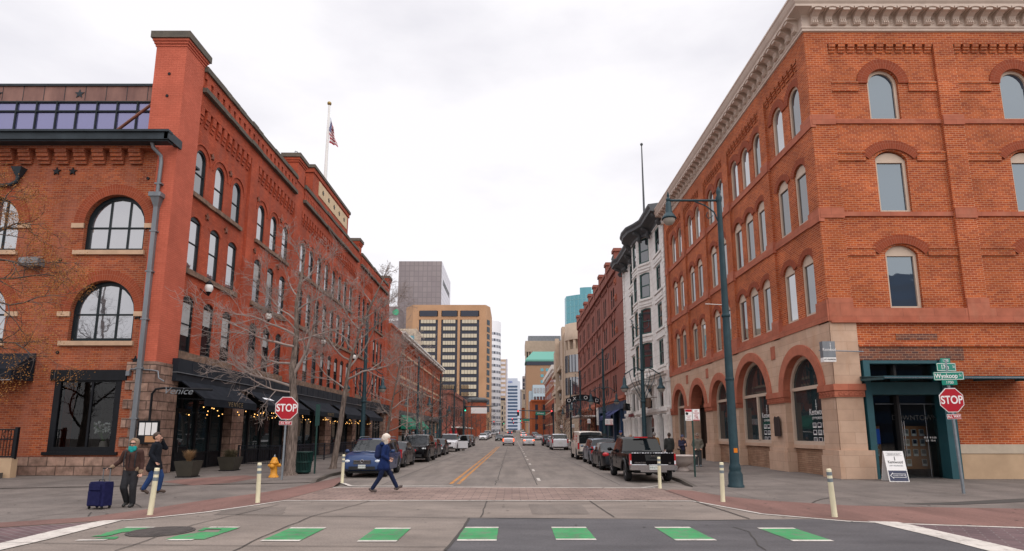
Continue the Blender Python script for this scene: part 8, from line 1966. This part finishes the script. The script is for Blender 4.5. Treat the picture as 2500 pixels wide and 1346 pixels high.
    if coat_len > .1: sg += [(j['pelvis'] + V((s_ * .075, 0, .05)), .125, j['pelvis'] + V((s_ * .09, y_, .0 - coat_len)), .125) for s_ in (-1, 1) for y_ in (-.06, .08)]
    if coat_seg: sg += coat_seg
    blob('jacket', sg, colors['coat'], t, .013, 2)
    if hood: blob('hood', [(hd(0, .075, -.10), .07, hd(0, .06, -.02), .10), (hd(0, .045, .045), .108, hd(0, .055, .02), .11)] + [(hd(s * .085, -.03, .05), .028, hd(s * .08, -.02, -.09), .03) for s in (-1, 1)] + [(hd(-.08, -.035, .07), .028, hd(.0, -.045, .125), .03), (hd(.08, -.035, .07), .028, hd(.0, -.045, .125), .03)], colors['hood'], t, .011, 2)
    if hair == 'short': blob('hair', [(hd(0, .035, .06), .098, hd(0, .05, .02), .09), (hd(0, -.03, .10), .055, hd(0, .02, .10), .07)], colors['hair'], t, .011, 1)
    elif hair == 'long': blob('hair', [(hd(0, .035, .055), .10, hd(0, .05, .0), .095)] + [(hd(s * .075, .01, .02), .04, hd(s * .095, -.02, -.16), .045) for s in (-1, 1)] + [(hd(0, .08, 0), .07, hd(0, .10, -.15), .06)], colors['hair'], t, .011, 2)
    if hat == 'beanie': blob('knit_hat', [(hd(0, .03, .075), .105, hd(0, .03, .10), .09), (hd(0, .022, .045), .106, hd(0, .022, .06), .106)], colors['hat'], t, .011, 2)
    if hat == 'bulky': blob('knit_hat', [(hd(0, .05, .075), .118, hd(0, .07, .03), .115), (hd(0, .035, -.02), .10, hd(0, .045, -.11), .082), (hd(-.0, -.02, .09), .085, hd(0, .03, .13), .08)], colors['hat'], t, .011, 2)
    if hat == 'cap': blob('cap', [(hd(0, .02, .075), .10, hd(0, .03, .085), .095), (hd(-.05, -.10, .055), .014, hd(.05, -.10, .055), .014), (hd(-.04, -.14, .045), .012, hd(.04, -.14, .045), .012)], colors['hat'], t, .01, 1)
    if extra: extra(t, j, hd)
    return t
def cloth(n, c): return pbr(n, c, .9, var=.22, vscale=9, bump=.25, bscale=60, spec=.2)
def base_pose(**k):
    J = dict(pelvis=(0, 0, .95), chest=(0, 0, 1.30), neck=(0, 0, 1.47), head=(0, -.005, 1.62), shL=(.185, 0, 1.40), shR=(-.185, 0, 1.40), elL=(.235, .02, 1.13), elR=(-.235, .02, 1.13), wrL=(.24, -.05, .89), wrR=(-.24, -.05, .89), hipL=(.09, 0, .90), hipR=(-.09, 0, .90), knL=(.095, -.02, .49), knR=(-.095, -.02, .49), anL=(.095, .02, .085), anR=(-.095, .02, .085), toeL=(.11, -.14, .035), toeR=(-.11, -.14, .035))
    J.update(k); return J
SK = M['skin']; dark = cloth('charcoal_cloth', (.028, .028, .032)); brownh = pbr('brown_hair', (.05, .028, .018), .7)
# woman with the suitcase, walking towards the camera
suit_at = [(-9.96, 14.44)][0]; wl_ = [(-9.45, 14.59)][0]
dx = suit_at[0] - wl_[0]
fur = pbr('tan_fleece_trim', (.26, .18, .12), .98, var=.4, vscale=40)
def ex_w(t, j, hd):
    blob('scarf', [(hd(-.06, -.05, -.10), .045, hd(.06, -.05, -.10), .045), (hd(-.05, -.06, -.15), .05, hd(.05, -.06, -.15), .05), (hd(0, -.07, -.19), .05, hd(0, -.05, -.12), .05), (hd(0, .05, -.13), .06, hd(0, .0, -.13), .07)], cloth('turquoise_scarf', (.015, .27, .26)), t, .012, 2)
    for s in 'LR':
        blob('fleece_cuff', [(j['wr' + s].lerp(j['el' + s], .02), .054, j['wr' + s].lerp(j['el' + s], .16), .056)], fur, t, .011, 1)
    blob('fleece_hem', [(j['pelvis'] + V((-.09, -.0, .02)), .105, j['pelvis'] + V((.09, 0, .02)), .105)], fur, t, .014, 2)
    b = MB()
    for s in (-1, 1): b.tube([(s * .13, -.135, 1.02), (s * .135, -.155, 1.2), (s * .125, -.10, 1.41), (s * .11, .06, 1.46), (s * .12, .17, 1.3)], .017, 6)
    b.build('backpack_strap', dark, t)
    blob('backpack', [(V((0, .20, 1.32)), .12, V((0, .22, 1.05)), .13)], dark, t, .015, 2)
    b = MB(); b.bar((0, -.165, 1.02), (0, -.15, 1.36), .012); b.build('zip', M['black_metal'], t)
person('woman in a brown fleece hooded jacket, sunglasses and turquoise scarf pulling a suitcase', (wl_[0], wl_[1], .004), R(8), base_pose(elR=(-.30, .03, 1.17), wrR=(-.44, -.08, 1.02), hdR=(-.8, -.5, -.2), pnR=(0, 0, -1), knR=(-.10, -.10, .50), anR=(-.085, .12, .12), toeR=(-.09, -.03, .04), knL=(.10, -.05, .49), wrL=(.27, -.08, .88), pelvis=(.02, 0, .95), curl=.9),
       dict(skin=SK, coat=cloth('brown_suede', (.062, .032, .027)), legs=dark, shoe=M['sign_black'], hair=brownh, hood=fur), 1.66, .008, 'none', None, -.02, 1.15, 1.0, True, ex_w, glasses=True)
sc = thing('suitcase', 'upright navy blue wheeled suitcase with a raised handle', 'suitcase', (wl_[0] - .49, wl_[1] - .278, .004), R(-12))
nv = cloth('navy_fabric', (.013, .014, .065))
b = MB(); b.slab([(-.23, -.14), (-.20, -.17), (.20, -.17), (.23, -.14), (.23, .10), (.20, .13), (-.20, .13), (-.23, .10)], .075, .60); b.slab([(-.22, -.13), (.22, -.13), (.22, .10), (-.22, .10)], .6, .635); b.build('shell', nv, sc)
b = MB(); b.box(-.17, .17, -.205, -.165, .10, .42); b.build('front_pocket', nv, sc); b = MB(); b.box(-.15, .15, -.20, -.165, .45, .58); b.build('front_pocket', nv, sc)
for x in (-.10, .10): b = MB(); b.tube([(x, .09, .6), (x, .09, .945)], .012, 6); b.build('handle_rod', M['zinc'], sc)
b = MB(); b.tube([(-.12, .09, .945), (.12, .09, .945)], .018, 8); b.build('grip', M['plastic'], sc); b = MB(); b.tube([(-.08, -.02, .63), (-.07, -.02, .68), (.07, -.02, .68), (.08, -.02, .63)], .012, 6); b.build('carry_handle', M['plastic'], sc)
for x in (-.18, .18):
    for y in (-.12, .09): b = MB(); b.lathe([(.03, -.014), (.036, 0), (.03, .014)], (x, y, .036), 12, True, 'X'); b.box(x - .02, x + .02, y - .02, y + .02, .04, .08); b.build('wheel', M['rubber'], sc)
# man on the phone
def ex_m(t, j, hd):
    b = MB(); b.bar(j['wrL'] + V((-.035, -.02, .02)), j['wrL'] + V((-.05, -.02, .13)), .06, .012); b.build('phone', M['sign_black'], t)
ml = [(-10.82, 17.78)][0]
person('man in a long black coat and jeans holding a phone to his ear', (ml[0], ml[1], .004), R(104), base_pose(elL=(.30, -.16, 1.30), wrL=(.155, -.10, 1.50), hdL=(-.35, .2, 1), pnL=(-1, 0, .1), elR=(-.25, .06, 1.14), wrR=(-.24, -.08, .93), knL=(.09, -.16, .50), anL=(.09, -.12, .09), toeL=(.10, -.28, .045), knR=(-.09, .04, .50), anR=(-.09, .22, .14), toeR=(-.09, .10, .04), curl=1.0),
       dict(skin=SK, coat=cloth('black_wool', (.010, .012, .018)), legs=cloth('blue_denim', (.022, .052, .15)), shoe=pbr('brown_shoe', (.06, .035, .025), .7), hair=brownh), 1.80, .008, 'short', None, .22, 1.12, 1.06, False, ex_m)
# striding walker in blue
def ex_b(t, j, hd):
    blob('backpack', [(V((0, .17, 1.36)), .10, V((0, .19, 1.12)), .115)], cloth('navy_pack', (.018, .028, .085)), t, .014, 2)
    b = MB(); b.box(.04, .1, .04, .16, 1.46, 1.485); b.build('pink_tag', pbr('pink', (.6, .02, .12), .7), t)
    blob('hood', [(V((-.06, .08, 1.47)), .06, V((.06, .08, 1.47)), .06), (V((0, .1, 1.45)), .07, V((0, .03, 1.47)), .08)], cloth('blue_parka', (.010, .024, .095)), t, .014, 2)
bl_ = [(-3.96, 18.15)][0]
person('person in a navy parka and cream knitted hat striding across the brick crossing', (bl_[0], bl_[1], .008), R(100), base_pose(pelvis=(0, 0, .91), hipL=(.09, 0, .87), hipR=(-.09, 0, .87), knL=(.09, -.22, .52), anL=(.09, -.42, .13), toeL=(.10, -.55, .16), knR=(-.09, .10, .47), anR=(-.09, .34, .10), toeR=(-.09, .22, .045), elL=(.23, .07, 1.13), wrL=(.16, -.14, 1.03), elR=(-.23, .04, 1.13), wrR=(-.17, -.14, 1.0), chest=(0, -.03, 1.28), neck=(0, -.05, 1.45), head=(0, -.07, 1.60), shL=(.18, -.03, 1.38), shR=(-.18, -.03, 1.38), curl=1.0),
       dict(skin=SK, coat=bpy.data.materials.get('blue_parka') or cloth('blue_parka', (.010, .024, .095)), legs=cloth('navy_denim', (.010, .017, .05)), shoe=pbr('grey_trainers', (.09, .07, .065), .8), hair=brownh, hat=cloth('cream_knit', (.64, .56, .48))), 1.74, .008, 'none', 'bulky', .14, .98, 1.04, False, ex_b)
# woman looking at her phone, man in the cap
def ex_p(t, j, hd):
    b = MB(); b.box(-.035, .035, -.34, -.32, 1.13, 1.25); b.build('phone', M['sign_white'], t)
    blob('shoulder_bag', [(V((-.24, -.06, .93)), .07, V((-.24, .08, .93)), .07)], pbr('taupe_bag', (.16, .11, .09), .7), t, .014, 1)
p_ = [(9.90, 33.92)][0]
person('woman in a slate knit hat and navy jacket looking down at a phone', (p_[0], p_[1], .004), R(18), base_pose(elL=(.24, -.04, 1.12), wrL=(.07, -.27, 1.16), elR=(-.24, -.04, 1.12), wrR=(-.07, -.27, 1.16), hdL=(-.3, -.6, .5), hdR=(.3, -.6, .5), pnL=(-1, 0, .3), pnR=(1, 0, .3), head=(0, -.05, 1.61), curl=1.0),
       dict(skin=SK, coat=cloth('purple_navy_jacket', (.045, .045, .085)), legs=M['sign_black'], shoe=dark, hair=pbr('auburn_hair', (.16, .07, .03), .7), hat=cloth('slate_knit', (.075, .085, .15))), 1.68, .010, 'long', 'beanie', .06, .95, 1.0, False, ex_p)
c_ = [(10.14, 31.87)][0]
person('man in a patterned cap, sunglasses and grey green jacket with hands in pockets', (c_[0], c_[1], .004), R(-12), base_pose(wrL=(.17, -.13, .97), wrR=(-.17, -.13, .97), elL=(.27, .04, 1.16), elR=(-.27, .04, 1.16), curl=.8),
       dict(skin=SK, coat=cloth('grey_green_jacket', (.155, .14, .115)), legs=cloth('dark_grey_trousers', (.055, .058, .06)), shoe=M['post_grey'], hair=brownh, hat=pbr('mottled_cap', (.34, .27, .22), .9, var=.7, vscale=30)), 1.76, .010, 'short', 'cap', .02, 1.15, 1.05, False, None, glasses=True)
# four more beside the white building
def passer(label, loc, rz, coat, hatc, hat, legs, h, hood=False, hair='short', **k):
    return person(label, loc, rz, base_pose(knL=(.09, -.1, .5), anL=(.09, -.06, .09), toeL=(.1, -.2, .04), anR=(-.09, .14, .1), toeR=(-.09, 0, .04), **k), dict(skin=SK, coat=coat, legs=legs, shoe=dark, hair=pbr('grey_hair', (.20, .18, .17), .8) if hair == 'grey' else brownh, hat=hatc, hood=hatc), h, .012, 'short' if hair == 'grey' else hair, hat, .08, 1.1, 1.08, hood)
passer('grey haired man in a mustard jacket seen from behind near the parking meter', (8.35, 34.2, 0), R(170), cloth('mustard_jacket', (.27, .13, .035)), None, None, dark, 1.84, hair='grey')
passer('man in a dark green grey jacket walking away right of the parking meter', (8.95, 33.2, 0), R(185), cloth('dark_green_jacket', (.04, .042, .04)), None, None, dark, 1.80)
passer('man in black with a blue cap, standing behind the pickup', (7.75, 41.5, 0), R(-20), M['sign_black'], cloth('blue_cap', (.03, .07, .28)), 'cap', dark, 1.95)
passer('person in a pale fur hood behind the pickup roof', (8.35, 41.0, 0), R(10), cloth('pale_parka', (.42, .36, .31)), cloth('pale_fur', (.55, .47, .40)), None, dark, 1.72, True, 'none')
passer('person in brown trousers standing behind the open door of the white car', (-5.35, 63.9, -.12), R(10), cloth('brown_jacket', (.06, .05, .045)), None, None, cloth('brown_trousers', (.13, .095, .075)), 1.66)
